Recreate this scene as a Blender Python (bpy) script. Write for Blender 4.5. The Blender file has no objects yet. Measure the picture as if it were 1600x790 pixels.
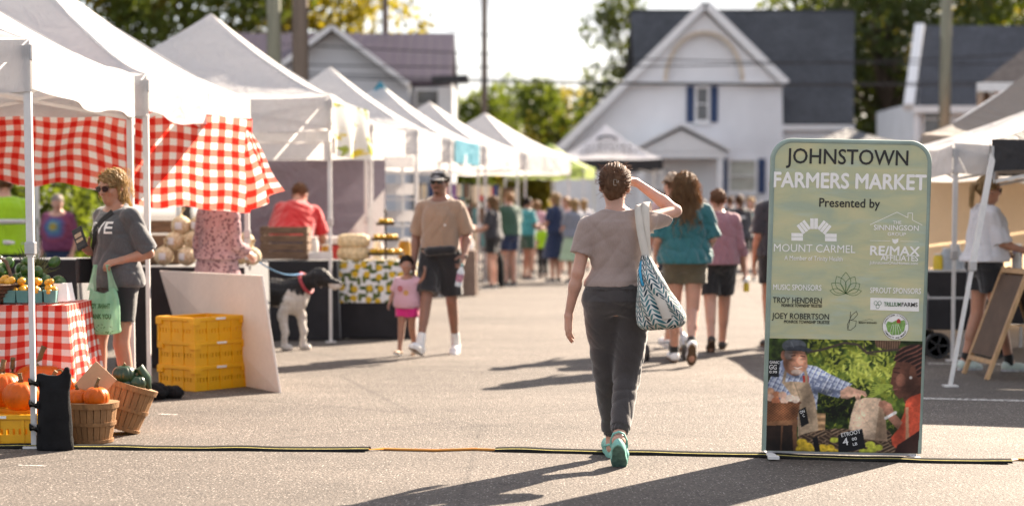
import bpy, bmesh, math, random
import numpy as np
from mathutils import Vector, Matrix, Euler, Quaternion
from mathutils.bvhtree import BVHTree
from math import sin, cos, pi, radians, sqrt

SC = bpy.context.scene
COL = SC.collection
rnd = random.Random(7)

# ------------------------------------------------------------------ camera, light, exposure
FPX, CAMZ, PITCH, HZY = 2900.0, 1.41, radians(4.0), 328.0
PY0 = HZY + FPX * math.tan(PITCH)
cam_d = bpy.data.cameras.new("camera")
cam = bpy.data.objects.new("camera", cam_d); COL.objects.link(cam)
cam.location = (0, 0, CAMZ); cam.rotation_euler = (pi / 2 - PITCH, 0, 0)
cam_d.sensor_width = 36.0; cam_d.lens = 36.0 * FPX / 1600.0
cam_d.shift_y = (PY0 - 395.0) / 1600.0
cam_d.clip_end = 2000.0
cam_d.dof.use_dof = True; cam_d.dof.focus_distance = 10.45; cam_d.dof.aperture_fstop = 1.6
SC.camera = cam

SUN_EL, SUN_AZ = radians(31.0), radians(37.0)          # azimuth east of +Y
w = bpy.data.worlds.new("World"); SC.world = w; w.use_nodes = True
wn = w.node_tree; wn.nodes.clear()
sky = wn.nodes.new("ShaderNodeTexSky"); sky.sky_type = 'NISHITA'; sky.sun_disc = False
sky.sun_elevation = SUN_EL; sky.sun_rotation = SUN_AZ
sky.air_density = 1.0; sky.dust_density = 1.6; sky.ozone_density = 1.0; sky.altitude = 200
bg = wn.nodes.new("ShaderNodeBackground"); bg.inputs[1].default_value = 0.11
wo = wn.nodes.new("ShaderNodeOutputWorld")
tint = wn.nodes.new('ShaderNodeMix'); tint.data_type = 'RGBA'; tint.blend_type = 'MULTIPLY'; tint.inputs[0].default_value = 1.0; tint.inputs[7].default_value = (1.0, .97, .96, 1)
wn.links.new(sky.outputs[0], tint.inputs[6]); 
_tc = wn.nodes.new('ShaderNodeTexCoord'); _mp = wn.nodes.new('ShaderNodeMapping'); _mp.inputs[3].default_value = (1, 1, 3.2); wn.links.new(_tc.outputs['Generated'], _mp.inputs[0])
_no = wn.nodes.new('ShaderNodeTexNoise'); _no.inputs['Scale'].default_value = 3.4; _no.inputs['Detail'].default_value = 6; _no.inputs['Roughness'].default_value = .58; wn.links.new(_mp.outputs[0], _no.inputs['Vector'])
_rp = wn.nodes.new('ShaderNodeValToRGB'); _rp.color_ramp.elements[0].position = .36; _rp.color_ramp.elements[0].color = (.62, .62, .62, 1); _rp.color_ramp.elements[1].position = .60; _rp.color_ramp.elements[1].color = (.97, .97, .97, 1); wn.links.new(_no.outputs[0], _rp.inputs[0])
cloud = wn.nodes.new('ShaderNodeMix'); cloud.data_type = 'RGBA'; wn.links.new(_rp.outputs[0], cloud.inputs[0]); wn.links.new(tint.outputs[2], cloud.inputs[6]); cloud.inputs[7].default_value = (1.85, 1.82, 1.90, 1)   # thin bright cloud
wn.links.new(cloud.outputs[2], bg.inputs[0]); wn.links.new(bg.outputs[0], wo.inputs[0])

sd = bpy.data.lights.new("sun", 'SUN'); sd.energy = 5.0; sd.angle = radians(0.53); sd.color = (1.0, 0.84, 0.67)
sun = bpy.data.objects.new("sun", sd); COL.objects.link(sun)
sdir = Vector((sin(SUN_AZ) * cos(SUN_EL), cos(SUN_AZ) * cos(SUN_EL), sin(SUN_EL)))
sun.rotation_euler = sdir.to_track_quat('Z', 'Y').to_euler(); sun.location = sdir * 60
vs = SC.view_settings
SC.display_settings.display_device = 'sRGB'
vs.view_transform = 'Standard'; vs.look = 'None'; vs.gamma = 1.0; vs.use_curve_mapping = False
vs.exposure = 2.22
try:
    SC.cycles.use_denoising = True; SC.cycles.max_bounces = 10; SC.cycles.transparent_max_bounces = 12
    SC.cycles.sample_clamp_indirect = 8.0; SC.cycles.caustics_reflective = False; SC.cycles.caustics_refractive = False
except Exception:
    pass

# ------------------------------------------------------------------ where things stand
def ray(x, y):
    cx, cy = (x - 800.0) / FPX, (PY0 - y) / FPX
    return Vector((cx, cos(PITCH) + cy * sin(PITCH), -sin(PITCH) + cy * cos(PITCH)))
def gnd(x, y, z=0.0):
    r = ray(x, y); t = (z - CAMZ) / r.z
    return Vector((r.x * t, r.y * t, z))
def pt(x, y, Y):
    r = ray(x, y); t = Y / r.y
    return Vector((r.x * t, Y, CAMZ + r.z * t))
def ppm(Y): return FPX / Y

# ------------------------------------------------------------------ nodes and materials
class NT:
    def __init__(s, name):
        s.m = bpy.data.materials.new(name); s.m.use_nodes = True
        s.t = s.m.node_tree; s.t.nodes.clear()
        s.out = s.t.nodes.new("ShaderNodeOutputMaterial")
    def n(s, typ, **kw):
        nd = s.t.nodes.new("ShaderNode" + typ)
        for k, v in kw.items(): setattr(nd, k, v)
        return nd
    def set(s, sock, v):
        if isinstance(v, bpy.types.NodeSocket): s.t.links.new(v, sock)
        elif isinstance(v, (tuple, list)) and len(v) == 3 and sock.type == 'RGBA': sock.default_value = (*v, 1)
        else: sock.default_value = v
    def math(s, op, a, b=None, c=None, clamp=False):
        nd = s.n("Math", operation=op, use_clamp=clamp)
        s.set(nd.inputs[0], a)
        if b is not None: s.set(nd.inputs[1], b)
        if c is not None: s.set(nd.inputs[2], c)
        return nd.outputs[0]
    def mix(s, f, a, b, mode='MIX'):
        nd = s.n("Mix", data_type='RGBA', blend_type=mode)
        s.set(nd.inputs[0], f); s.set(nd.inputs[6], a); s.set(nd.inputs[7], b)
        return nd.outputs[2]
    def coord(s, kind='Object'): return s.n("TexCoord").outputs[kind]
    def mapping(s, vec, scale=(1, 1, 1), rot=(0, 0, 0), loc=(0, 0, 0)):
        nd = s.n("Mapping"); s.set(nd.inputs[0], vec)
        nd.inputs[1].default_value = loc; nd.inputs[2].default_value = rot; nd.inputs[3].default_value = scale
        return nd.outputs[0]
    def noise(s, vec, scale, detail=3, rough=.55, dist=0.0):
        nd = s.n("TexNoise"); s.set(nd.inputs['Vector'], vec)
        nd.inputs['Scale'].default_value = scale; nd.inputs['Detail'].default_value = detail
        nd.inputs['Roughness'].default_value = rough; nd.inputs['Distortion'].default_value = dist
        return nd.outputs[0]
    def ramp(s, f, stops, interp='LINEAR'):
        nd = s.n("ValToRGB"); s.set(nd.inputs[0], f); cr = nd.color_ramp; cr.interpolation = interp
        while len(cr.elements) < len(stops): cr.elements.new(.5)
        for e, (p, c) in zip(cr.elements, stops):
            e.position = p; e.color = (c, c, c, 1) if isinstance(c, (int, float)) else (*c, 1)
        return nd.outputs[0]
    def bump(s, h, strength=.3, dist=.01):
        nd = s.n("Bump"); s.set(nd.inputs['Height'], h)
        nd.inputs['Strength'].default_value = strength; nd.inputs['Distance'].default_value = dist
        return nd.outputs[0]
    def sep(s, v):
        nd = s.n("SeparateXYZ"); s.set(nd.inputs[0], v); return nd.outputs
    def finish(s, col, rough=.6, metal=0., normal=None, trans=0., spec=.5, coat=0., sheen=0., tcol=None, alpha=None, transm=0., sss=0.):
        b = s.n("BsdfPrincipled")
        s.set(b.inputs['Base Color'], col); s.set(b.inputs['Roughness'], rough); s.set(b.inputs['Metallic'], metal)
        b.inputs['Specular IOR Level'].default_value = spec
        b.inputs['Coat Weight'].default_value = coat; b.inputs['Sheen Weight'].default_value = sheen
        b.inputs['Transmission Weight'].default_value = transm
        if sss: b.inputs['Subsurface Weight'].default_value = sss; b.inputs['Subsurface Radius'].default_value = (.02, .008, .004); b.inputs['Subsurface Scale'].default_value = .5
        if normal is not None: s.set(b.inputs['Normal'], normal)
        sh = b.outputs[0]
        if trans:
            t = s.n("BsdfTranslucent"); s.set(t.inputs[0], tcol if tcol is not None else col)
            if normal is not None: s.set(t.inputs[1], normal)
            mx = s.n("MixShader"); mx.inputs[0].default_value = trans
            s.t.links.new(sh, mx.inputs[1]); s.t.links.new(t.outputs[0], mx.inputs[2]); sh = mx.outputs[0]
        if alpha is not None:
            t = s.n("BsdfTransparent"); mx = s.n("MixShader"); s.set(mx.inputs[0], alpha)
            s.t.links.new(t.outputs[0], mx.inputs[1]); s.t.links.new(sh, mx.inputs[2]); sh = mx.outputs[0]
        s.t.links.new(sh, s.out.inputs[0]); return s.m

def mat(name, col, rough=.65, var=.12, scale=6., bump=0., bscale=80., trans=0., metal=0., spec=.4, sheen=0., coat=0., col2=None, stretch=(1, 1, 1), tcol=None, sss=0., lo=.3, hi=.7):
    t = NT(name); v = t.mapping(t.coord(), stretch)
    n = t.noise(v, scale, 4)
    a = tuple(max(0, c * (1 - var)) for c in col); b = col2 or tuple(min(1, c * (1 + var)) for c in col)
    c = t.ramp(n, [(lo, a), (hi, b)])
    f = t.noise(v, scale * 9, 2)
    c = t.mix(.25, c, t.ramp(f, [(.25, .72), (.75, 1.0)]), 'MULTIPLY')
    nm = t.bump(t.noise(v, bscale, 3), min(1, bump * 10), .004) if bump else None
    return t.finish(c, rough, metal, nm, trans, spec, coat, sheen, tcol, None, 0, sss)

# ------------------------------------------------------------------ objects
def tag(o, label=None, cat=None, group=None, kind=None):
    if label: o['label'] = label
    if cat: o['category'] = cat
    if group: o['group'] = group
    if kind: o['kind'] = kind
    return o
def thing(name, label, cat, loc=(0, 0, 0), rz=0., group=None, rot=None):
    o = bpy.data.objects.new(name, None); COL.objects.link(o)
    o.location = loc; o.rotation_euler = rot or (0, 0, rz); o.empty_display_size = .1
    return tag(o, label, cat, group)
def wmat(o):
    m = Matrix.LocRotScale(o.location, o.rotation_euler, o.scale)
    return wmat(o.parent) @ m if o.parent else m
def copy_tree(o, parent=None):
    c = o.copy(); COL.objects.link(c); c.parent = parent
    for ch in list(o.children): copy_tree(ch, c)
    return c
def dup(o, loc, rz=None, label=None, scale=None, rot=None, group=None):
    c = copy_tree(o); c.location = loc
    if rz is not None: c.rotation_euler = (o.rotation_euler[0], o.rotation_euler[1], rz)
    if rot is not None: c.rotation_euler = rot
    if scale is not None: c.scale = (scale,) * 3 if isinstance(scale, (int, float)) else scale
    if label: c['label'] = label
    if group: c['group'] = group
    return c
def mesh_np(name, V, F, m, parent=None, smooth=True, loc=None, mats=None, mi=None):
    """V (n,3), F (m,4) or (m,3) arrays"""
    V = np.asarray(V, np.float32); F = np.asarray(F, np.int32); k = F.shape[1]
    me = bpy.data.meshes.new(name)
    me.vertices.add(len(V)); me.vertices.foreach_set("co", V.ravel())
    me.loops.add(F.size); me.loops.foreach_set("vertex_index", F.ravel())
    me.polygons.add(len(F)); me.polygons.foreach_set("loop_start", np.arange(0, F.size, k, dtype=np.int32))
    me.polygons.foreach_set("use_smooth", np.full(len(F), smooth))
    for mm in (mats or [m]): me.materials.append(mm)
    if mi is not None: me.polygons.foreach_set("material_index", np.asarray(mi, np.int32))
    me.update(calc_edges=True)
    o = bpy.data.objects.new(name, me); COL.objects.link(o)
    if parent: o.parent = parent
    if loc is not None: o.location = loc
    return o

def frame_of(d, up=(0, 0, 1)):
    d = Vector(d).normalized(); up = Vector(up)
    if abs(d.dot(up)) > .99: up = Vector((0, 1, 0))
    x = d.cross(up).normalized(); y = x.cross(d).normalized()
    return x, y, d

class MB:
    def __init__(s, M=None): s.v = []; s.f = []; s.mi = []; s.uv = {}; s.M = M or Matrix(); s.cur = 0
    def add(s, vs, fs, M=None, uvs=None):
        n = len(s.v); MM = s.M @ M if M is not None else s.M
        s.v += [tuple(MM @ Vector(p)) for p in vs]
        for f in fs: s.f.append([i + n for i in f]); s.mi.append(s.cur)
        if uvs is not None:
            for i, u in enumerate(uvs): s.uv[n + i] = u
        return s
    def box(s, c, sz, R=None):
        x, y, z = sz[0] / 2, sz[1] / 2, sz[2] / 2
        vs = [(-x, -y, -z), (x, -y, -z), (x, y, -z), (-x, y, -z), (-x, -y, z), (x, -y, z), (x, y, z), (-x, y, z)]
        fs = [(0, 3, 2, 1), (4, 5, 6, 7), (0, 1, 5, 4), (1, 2, 6, 5), (2, 3, 7, 6), (3, 0, 4, 7)]
        M = Matrix.Translation(c)
        if R is not None: M = M @ (R.to_4x4() if not isinstance(R, Matrix) else R.to_4x4())
        return s.add(vs, fs, M)
    def bar(s, a, b, w, d=None, up=(0, 0, 1)):
        a = Vector(a); b = Vector(b); d = d or w; x, y, z = frame_of(b - a, up)
        M = Matrix((x, y, z)).transposed().to_4x4(); M.translation = (a + b) / 2
        return s.box((0, 0, 0), (w, d, (b - a).length)) if False else s._boxM(M, (w, d, (b - a).length))
    def _boxM(s, M, sz):
        x, y, z = sz[0] / 2, sz[1] / 2, sz[2] / 2
        vs = [(-x, -y, -z), (x, -y, -z), (x, y, -z), (-x, y, -z), (-x, -y, z), (x, -y, z), (x, y, z), (-x, y, z)]
        fs = [(0, 3, 2, 1), (4, 5, 6, 7), (0, 1, 5, 4), (1, 2, 6, 5), (2, 3, 7, 6), (3, 0, 4, 7)]
        return s.add(vs, fs, M)
    def tube(s, pts, r, n=8, cap=True, flat=None):
        pts = [Vector(p) for p in pts]; m = len(pts)
        rs = r if isinstance(r, (list, tuple)) else [r] * m
        vs = []; fs = []; px = None
        for i, p in enumerate(pts):
            d = (pts[min(i + 1, m - 1)] - pts[max(i - 1, 0)])
            if px is None: x, y, z = frame_of(d)
            else:
                z = d.normalized(); x = (px - z * px.dot(z)).normalized(); y = z.cross(x)
            px = x
            for k in range(n):
                a = 2 * pi * k / n
                vs.append(p + x * cos(a) * rs[i] + y * sin(a) * rs[i] * (flat or 1))
        for i in range(m - 1):
            for k in range(n):
                k2 = (k + 1) % n; fs.append((i * n + k, i * n + k2, (i + 1) * n + k2, (i + 1) * n + k))
        if cap: fs.append(tuple(range(n))[::-1]); fs.append(tuple((m - 1) * n + k for k in range(n)))
        return s.add(vs, fs)
    def lathe(s, prof, n=24, M=None, fn=None):
        vs = []; fs = []; m = len(prof)
        for (r, z) in prof:
            for k in range(n):
                a = 2 * pi * k / n; p = (r * cos(a), r * sin(a), z)
                vs.append(fn(p, a) if fn else p)
        for i in range(m - 1):
            for k in range(n):
                k2 = (k + 1) % n; fs.append((i * n + k, i * n + k2, (i + 1) * n + k2, (i + 1) * n + k))
        if prof[0][0] > 1e-6: fs.append(tuple(range(n))[::-1])
        if prof[-1][0] > 1e-6: fs.append(tuple((m - 1) * n + k for k in range(n)))
        return s.add(vs, fs, M)
    def grid(s, fn, nu, nv, M=None, wrapu=False):
        vs = []; fs = []; uv = []
        for j in range(nv + 1):
            for i in range(nu + 1):
                r = fn(i / nu, j / nv)
                if len(r) == 2 and not isinstance(r, Vector): p, u = r
                else: p, u = r, (i / nu, j / nv)
                vs.append(p); uv.append(u)
        for j in range(nv):
            for i in range(nu):
                a = j * (nu + 1) + i; fs.append((a, a + 1, a + nu + 2, a + nu + 1))
        return s.add(vs, fs, M, uv)
    def prism(s, poly, t, M=None):
        """poly in XZ plane (x,z), extruded along +y by t"""
        n = len(poly)
        vs = [(p[0], 0, p[1]) for p in poly] + [(p[0], t, p[1]) for p in poly]
        fs = [tuple(range(n)), tuple(range(2 * n - 1, n - 1, -1))]
        for i in range(n):
            j = (i + 1) % n; fs.append((j, i, n + i, n + j))
        return s.add(vs, fs, M)
    def build(s, name, m, parent=None, smooth=None, world=False, bevel=0., loc=None, solid=0., subsurf=0):
        V = s.v
        if world and parent:
            Mi = wmat(parent).inverted(); V = [tuple(Mi @ Vector(p)) for p in V]
        me = bpy.data.meshes.new(name); me.from_pydata(V, [], s.f); 
        for mm in (m if isinstance(m, list) else [m]): me.materials.append(mm)
        me.polygons.foreach_set("material_index", s.mi)
        if smooth is not None:
            me.polygons.foreach_set("use_smooth", [True] * len(s.f))
            if smooth: me.set_sharp_from_angle(angle=radians(smooth))
        if s.uv:
            ul = me.uv_layers.new(name="UVMap"); idx = np.zeros(len(me.loops), np.int32); me.loops.foreach_get("vertex_index", idx)
            U = np.zeros((len(V), 2), np.float32)
            for i, u in s.uv.items(): U[i] = u
            ul.data.foreach_set("uv", U[idx].ravel())
        me.update()
        o = bpy.data.objects.new(name, me); COL.objects.link(o)
        if parent: o.parent = parent
        if loc is not None: o.location = loc
        if bevel:
            b = o.modifiers.new("bevel", 'BEVEL'); b.width = bevel; b.segments = 2; b.limit_method = 'ANGLE'
        if subsurf:
            b = o.modifiers.new("sub", 'SUBSURF'); b.levels = b.render_levels = subsurf
        if solid:
            b = o.modifiers.new("solid", 'SOLIDIFY'); b.thickness = solid; b.offset = 0
        return o
    def build_at(s, name, m, label, cat, group=None, kind=None, **kw):
        """a thing that is one mesh, its origin at its base"""
        V = np.array(s.v); c = np.array([(V[:, 0].min() + V[:, 0].max()) / 2, (V[:, 1].min() + V[:, 1].max()) / 2, V[:, 2].min()])
        s.v = [tuple(p) for p in (V - c)]
        o = s.build(name, m, None, loc=tuple(c), **kw); return tag(o, label, cat, group, kind)

def text_mesh(body, size, bold=0., extrude=.0006, align='CENTER', shear=0., spacing=1.0, res=3, font=None):
    cu = bpy.data.curves.new("lettering", 'FONT'); cu.body = body; cu.size = size; cu.offset = bold
    cu.extrude = extrude; cu.align_x = align; cu.align_y = 'CENTER'; cu.shear = shear; cu.space_character = spacing; cu.resolution_u = res
    o = bpy.data.objects.new("lettering", cu); COL.objects.link(o)
    dg = bpy.context.evaluated_depsgraph_get(); dg.update()
    me = bpy.data.meshes.new_from_object(o.evaluated_get(dg))
    bpy.data.objects.remove(o); bpy.data.curves.remove(cu)
    return me
def text_obj(name, body, size, m, parent, M, width=None, fat=0., **kw):
    """lettering fitted to a width, placed by matrix M (text in its xy plane)"""
    me = text_mesh(body, size, **kw)
    xs = [v.co.x for v in me.vertices]
    if width and xs:
        k = width / (max(xs) - min(xs)); me.transform(Matrix.Diagonal((k, 1, 1, 1)))
    if fat:
        b = bmesh.new(); b.from_mesh(me); g0 = list(b.verts) + list(b.edges) + list(b.faces)
        for i, (ox, oy) in enumerate(((fat, 0), (-fat, 0), (0, fat), (0, -fat))):
            r = bmesh.ops.duplicate(b, geom=g0); bmesh.ops.translate(b, verts=[q for q in r['geom'] if isinstance(q, bmesh.types.BMVert)], vec=(ox, oy, .00018 * (i + 1)))
        b.to_mesh(me); b.free()
    me.transform(M); me.materials.clear(); me.materials.append(m)
    o = bpy.data.objects.new(name, me); COL.objects.link(o); o.parent = parent
    return o
# ------------------------------------------------------------------ people: distance fields meshed into one continuous skin
def surface_nets(f, lo, h):
    s = f < 0
    c = [s[i:s.shape[0] - 1 + i, j:s.shape[1] - 1 + j, k:s.shape[2] - 1 + k] for i in (0, 1) for j in (0, 1) for k in (0, 1)]
    cnt = sum(x.astype(np.int8) for x in c); mixed = (cnt > 0) & (cnt < 8)
    I, Jx, K = np.nonzero(mixed); n = len(I)
    idx = np.full(mixed.shape, -1, np.int32); idx[mixed] = np.arange(n)
    g = {}
    for i in (0, 1):
        for j in (0, 1):
            for k in (0, 1): g[i, j, k] = f[I + i, Jx + j, K + k]
    acc = np.zeros((n, 3)); num = np.zeros(n)
    for a in g:
        for ax in range(3):
            if a[ax] == 0:
                b = list(a); b[ax] = 1; b = tuple(b); v0, v1 = g[a], g[b]; cr = (v0 < 0) != (v1 < 0)
                t = np.where(cr, v0 / np.where(cr, v0 - v1, 1), 0)
                p = np.tile(np.array(a, float), (n, 1)); p[:, ax] += t
                acc += p * cr[:, None]; num += cr
    V = (np.stack([I, Jx, K], 1) + acc / np.maximum(num, 1)[:, None]) * h + np.array(lo)
    Q = []
    for ax in range(3):
        sl0 = [slice(None)] * 3; sl1 = [slice(None)] * 3; sl0[ax] = slice(0, -1); sl1[ax] = slice(1, None)
        ed = s[tuple(sl0)] != s[tuple(sl1)]; inside0 = s[tuple(sl0)]
        P = np.argwhere(ed); b, c2 = (ax + 1) % 3, (ax + 2) % 3
        P = P[(P[:, b] > 0) & (P[:, c2] > 0) & (P[:, b] < f.shape[b] - 1) & (P[:, c2] < f.shape[c2] - 1)]
        if not len(P): continue
        def cell(db, dc):
            q = P.copy(); q[:, b] += db; q[:, c2] += dc; return idx[q[:, 0], q[:, 1], q[:, 2]]
        q = np.stack([cell(-1, -1), cell(0, -1), cell(0, 0), cell(-1, 0)], 1)
        flip = ~inside0[P[:, 0], P[:, 1], P[:, 2]]; q[flip] = q[flip][:, ::-1]; Q.append(q)
    return V, np.concatenate(Q) if Q else np.zeros((0, 4), np.int32)

A3 = lambda v: np.array([v[0], v[1], v[2]], float)
def RC(a, b, ra, rb, k=.02, cut=None): return dict(t='rc', a=A3(a), b=A3(b), ra=ra, rb=rb, k=k, cut=cut)
def EL(c, r, R=None, k=.02, cut=None, neg=False): return dict(t='el', c=A3(c), r=A3(r), R=np.eye(3) if R is None else np.array(R, float), k=k, cut=cut, neg=neg)
def LOFT(P, R, L, prof, k=.03, cut=None): return dict(t='lo', P=A3(P), R=np.array(R, float), L=L, prof=np.array(prof, float), k=k, cut=cut)
def bbox(p, m):
    if p['t'] == 'rc':
        r = max(p['ra'], p['rb']); return np.minimum(p['a'], p['b']) - r - m, np.maximum(p['a'], p['b']) + r + m
    if p['t'] == 'el': r = p['r'].max(); return p['c'] - r - m, p['c'] + r + m
    pr = p['prof']; r = pr[:, 1:3].max() + np.abs(pr[:, 3]).max(); e = [p['P'] + p['R'][2] * p['L'] * t for t in (pr[0, 0], pr[-1, 0])]
    return np.minimum(*e) - r - m, np.maximum(*e) + r + m
def dist(p, X, Y, Z):
    if p['t'] == 'rc':
        a, ab = p['a'], p['b'] - p['a']; l2 = max(ab @ ab, 1e-9)
        x, y, z = X - a[0], Y - a[1], Z - a[2]
        t = np.clip((x * ab[0] + y * ab[1] + z * ab[2]) / l2, 0, 1)
        d = np.sqrt((x - ab[0] * t) ** 2 + (y - ab[1] * t) ** 2 + (z - ab[2] * t) ** 2) - (p['ra'] + (p['rb'] - p['ra']) * t)
    else:
        c = p['c'] if p['t'] == 'el' else p['P']; R = p['R']; x, y, z = X - c[0], Y - c[1], Z - c[2]
        u = R[0, 0] * x + R[0, 1] * y + R[0, 2] * z; v = R[1, 0] * x + R[1, 1] * y + R[1, 2] * z; q = R[2, 0] * x + R[2, 1] * y + R[2, 2] * z
        if p['t'] == 'el':
            r = p['r']; k0 = np.sqrt((u / r[0]) ** 2 + (v / r[1]) ** 2 + (q / r[2]) ** 2)
            k1 = np.sqrt((u / r[0] ** 2) ** 2 + (v / r[1] ** 2) ** 2 + (q / r[2] ** 2) ** 2)
            d = k0 * (k0 - 1) / np.maximum(k1, 1e-6)
        else:
            pr = p['prof']; t = q / p['L']
            rx, ry, oy = (np.interp(t, pr[:, 0], pr[:, i]) for i in (1, 2, 3))
            vv = v - oy; k0 = np.sqrt((u / rx) ** 2 + (vv / ry) ** 2); rad = np.sqrt(u * u + vv * vv)
            d = np.where(k0 > 1e-3, (k0 - 1) * rad / np.maximum(k0, 1e-3), -np.minimum(rx, ry)) * .85
            d = np.maximum(d, np.maximum((pr[0, 0] - t) * p['L'], (t - pr[-1, 0]) * p['L']))
    if p['cut']:
        for (o, n) in p['cut']: d = np.maximum(d, (X - o[0]) * n[0] + (Y - o[1]) * n[1] + (Z - o[2]) * n[2])
    return d
def field_mesh(prims, h, disp=None, cuts=()):
    bb = [bbox(p, 0) for p in prims if not p.get('neg')]
    lo = np.min([b[0] for b in bb], 0) - 4 * h; hi = np.max([b[1] for b in bb], 0) + 4 * h
    n = np.ceil((hi - lo) / h).astype(int) + 1
    f = np.full(n, .5, np.float32); ax = [(lo[i] + h * np.arange(n[i])).astype(np.float32) for i in range(3)]
    for p in prims:
        m = max(p['k'], 3 * h) + .01; b0, b1 = bbox(p, m)
        i0 = np.clip(np.floor((b0 - lo) / h).astype(int), 0, n - 1); i1 = np.clip(np.ceil((b1 - lo) / h).astype(int) + 1, 1, n)
        if (i1 <= i0).any(): continue
        sl = tuple(slice(i0[i], i1[i]) for i in range(3))
        d = dist(p, ax[0][sl[0]][:, None, None], ax[1][sl[1]][None, :, None], ax[2][sl[2]][None, None, :])
        g = f[sl]; k = p['k']
        if p.get('neg'):
            hh = np.maximum(k - np.abs(g + d), 0) / k; f[sl] = np.maximum(g, -d) + hh * hh * k / 4
        else:
            hh = np.maximum(k - np.abs(g - d), 0) / k; f[sl] = np.minimum(g, d) - hh * hh * k / 4
    if disp is not None:
        I = np.nonzero(np.abs(f) < .06)
        f[I] += disp(ax[0][I[0]], ax[1][I[1]], ax[2][I[2]])
    for (o, nn) in cuts:
        f = np.maximum(f, ((ax[0] - o[0]) * nn[0])[:, None, None] + ((ax[1] - o[1]) * nn[1])[None, :, None] + ((ax[2] - o[2]) * nn[2])[None, None, :])
    return surface_nets(f, lo, h)
def folds(seed, amp, fr=22., zs=.35):
    r = np.random.RandomState(seed); A = r.normal(0, 1, (5, 3)); A[:, 2] *= zs; A /= np.linalg.norm(A, axis=1)[:, None]; B = r.normal(0, 1, (5, 3)); ph = r.uniform(0, 6, 10)
    def d(x, y, z):
        o = 0
        for i in range(5):
            wv = 1.6 * np.sin((B[i, 0] * x + B[i, 1] * y + B[i, 2] * z) * 9 + ph[i])
            s = np.sin((A[i, 0] * x + A[i, 1] * y + A[i, 2] * z) * fr * (.6 + .35 * i) + wv + ph[i + 5])
            o = o + (1 - np.abs(s)) ** 2 * (1.2 - .15 * i) - .35
        return o * amp * .5
    return d

def R_yp(yaw=0, pitch=0, roll=0):
    """rows = local axes; yaw about z (left positive), pitch up positive, roll"""
    return np.array((Euler((0, 0, radians(yaw))).to_matrix() @ Euler((radians(pitch), 0, 0)).to_matrix() @ Euler((0, radians(roll), 0)).to_matrix()).transposed())
def unit(v): v = A3(v); return v / max(np.linalg.norm(v), 1e-9)

def std_pose(**kw):
    J = dict(pel=(0, 0, .93), top=(0, .0, 1.435), shR=(.168, -.005, 1.375), shL=(-.168, -.005, 1.375),
             elR=(.215, -.03, 1.10), elL=(-.215, -.03, 1.10), wrR=(.225, .06, .87), wrL=(-.225, .06, .87),
             hpR=(.085, 0, .91), hpL=(-.085, 0, .91), knR=(.09, .03, .49), knL=(-.09, .03, .49), anR=(.09, -.01, .085), anL=(-.09, -.01, .085),
             ftR=(-8, 0), ftL=(8, 0), head=(0, 0, 0), hc=(0, .02, .145), rx=(1, 0, 0), hdR=None, hdL=None, plR=(-1, 0, 0), plL=(1, 0, 0), cuR=.5, cuL=.5)
    J.update(kw); return J
WALK_R = dict(knR=(.075, .10, .50), anR=(.06, .20, .095), ftR=(-5, 12), knL=(-.07, -.06, .49), anL=(-.06, -.27, .15), ftL=(5, -38),
              elL=(-.22, .02, 1.11), wrL=(-.21, .17, .92), elR=(.22, -.09, 1.12), wrR=(.23, -.06, .88))
WALK_L = dict(knL=(-.075, .10, .50), anL=(-.06, .20, .095), ftL=(5, 12), knR=(.07, -.06, .49), anR=(.06, -.27, .15), ftR=(-5, -38),
              elR=(.22, .02, 1.11), wrR=(.21, .17, .92), elL=(-.22, -.09, 1.12), wrL=(-.23, -.06, .88))
FEM = [(-.22, .075, .075, -.01), (-.14, .125, .105, -.015), (-.04, .172, .128, -.022), (.10, .170, .120, -.012), (.22, .150, .106, 0), (.36, .128, .094, .004), (.52, .135, .102, .006), (.70, .148, .118, .016), (.82, .150, .108, .008), (.92, .128, .085, -.004), (1.0, .085, .066, -.006), (1.06, .055, .055, 0)]
MAL = [(-.22, .075, .075, -.01), (-.14, .125, .105, -.012), (-.04, .162, .120, -.015), (.10, .160, .116, -.006), (.22, .152, .112, 0), (.36, .148, .108, .006), (.52, .158, .115, .008), (.70, .172, .124, .012), (.82, .172, .114, .004), (.92, .145, .090, -.004), (1.0, .092, .070, -.006), (1.06, .06, .058, 0)]

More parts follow.
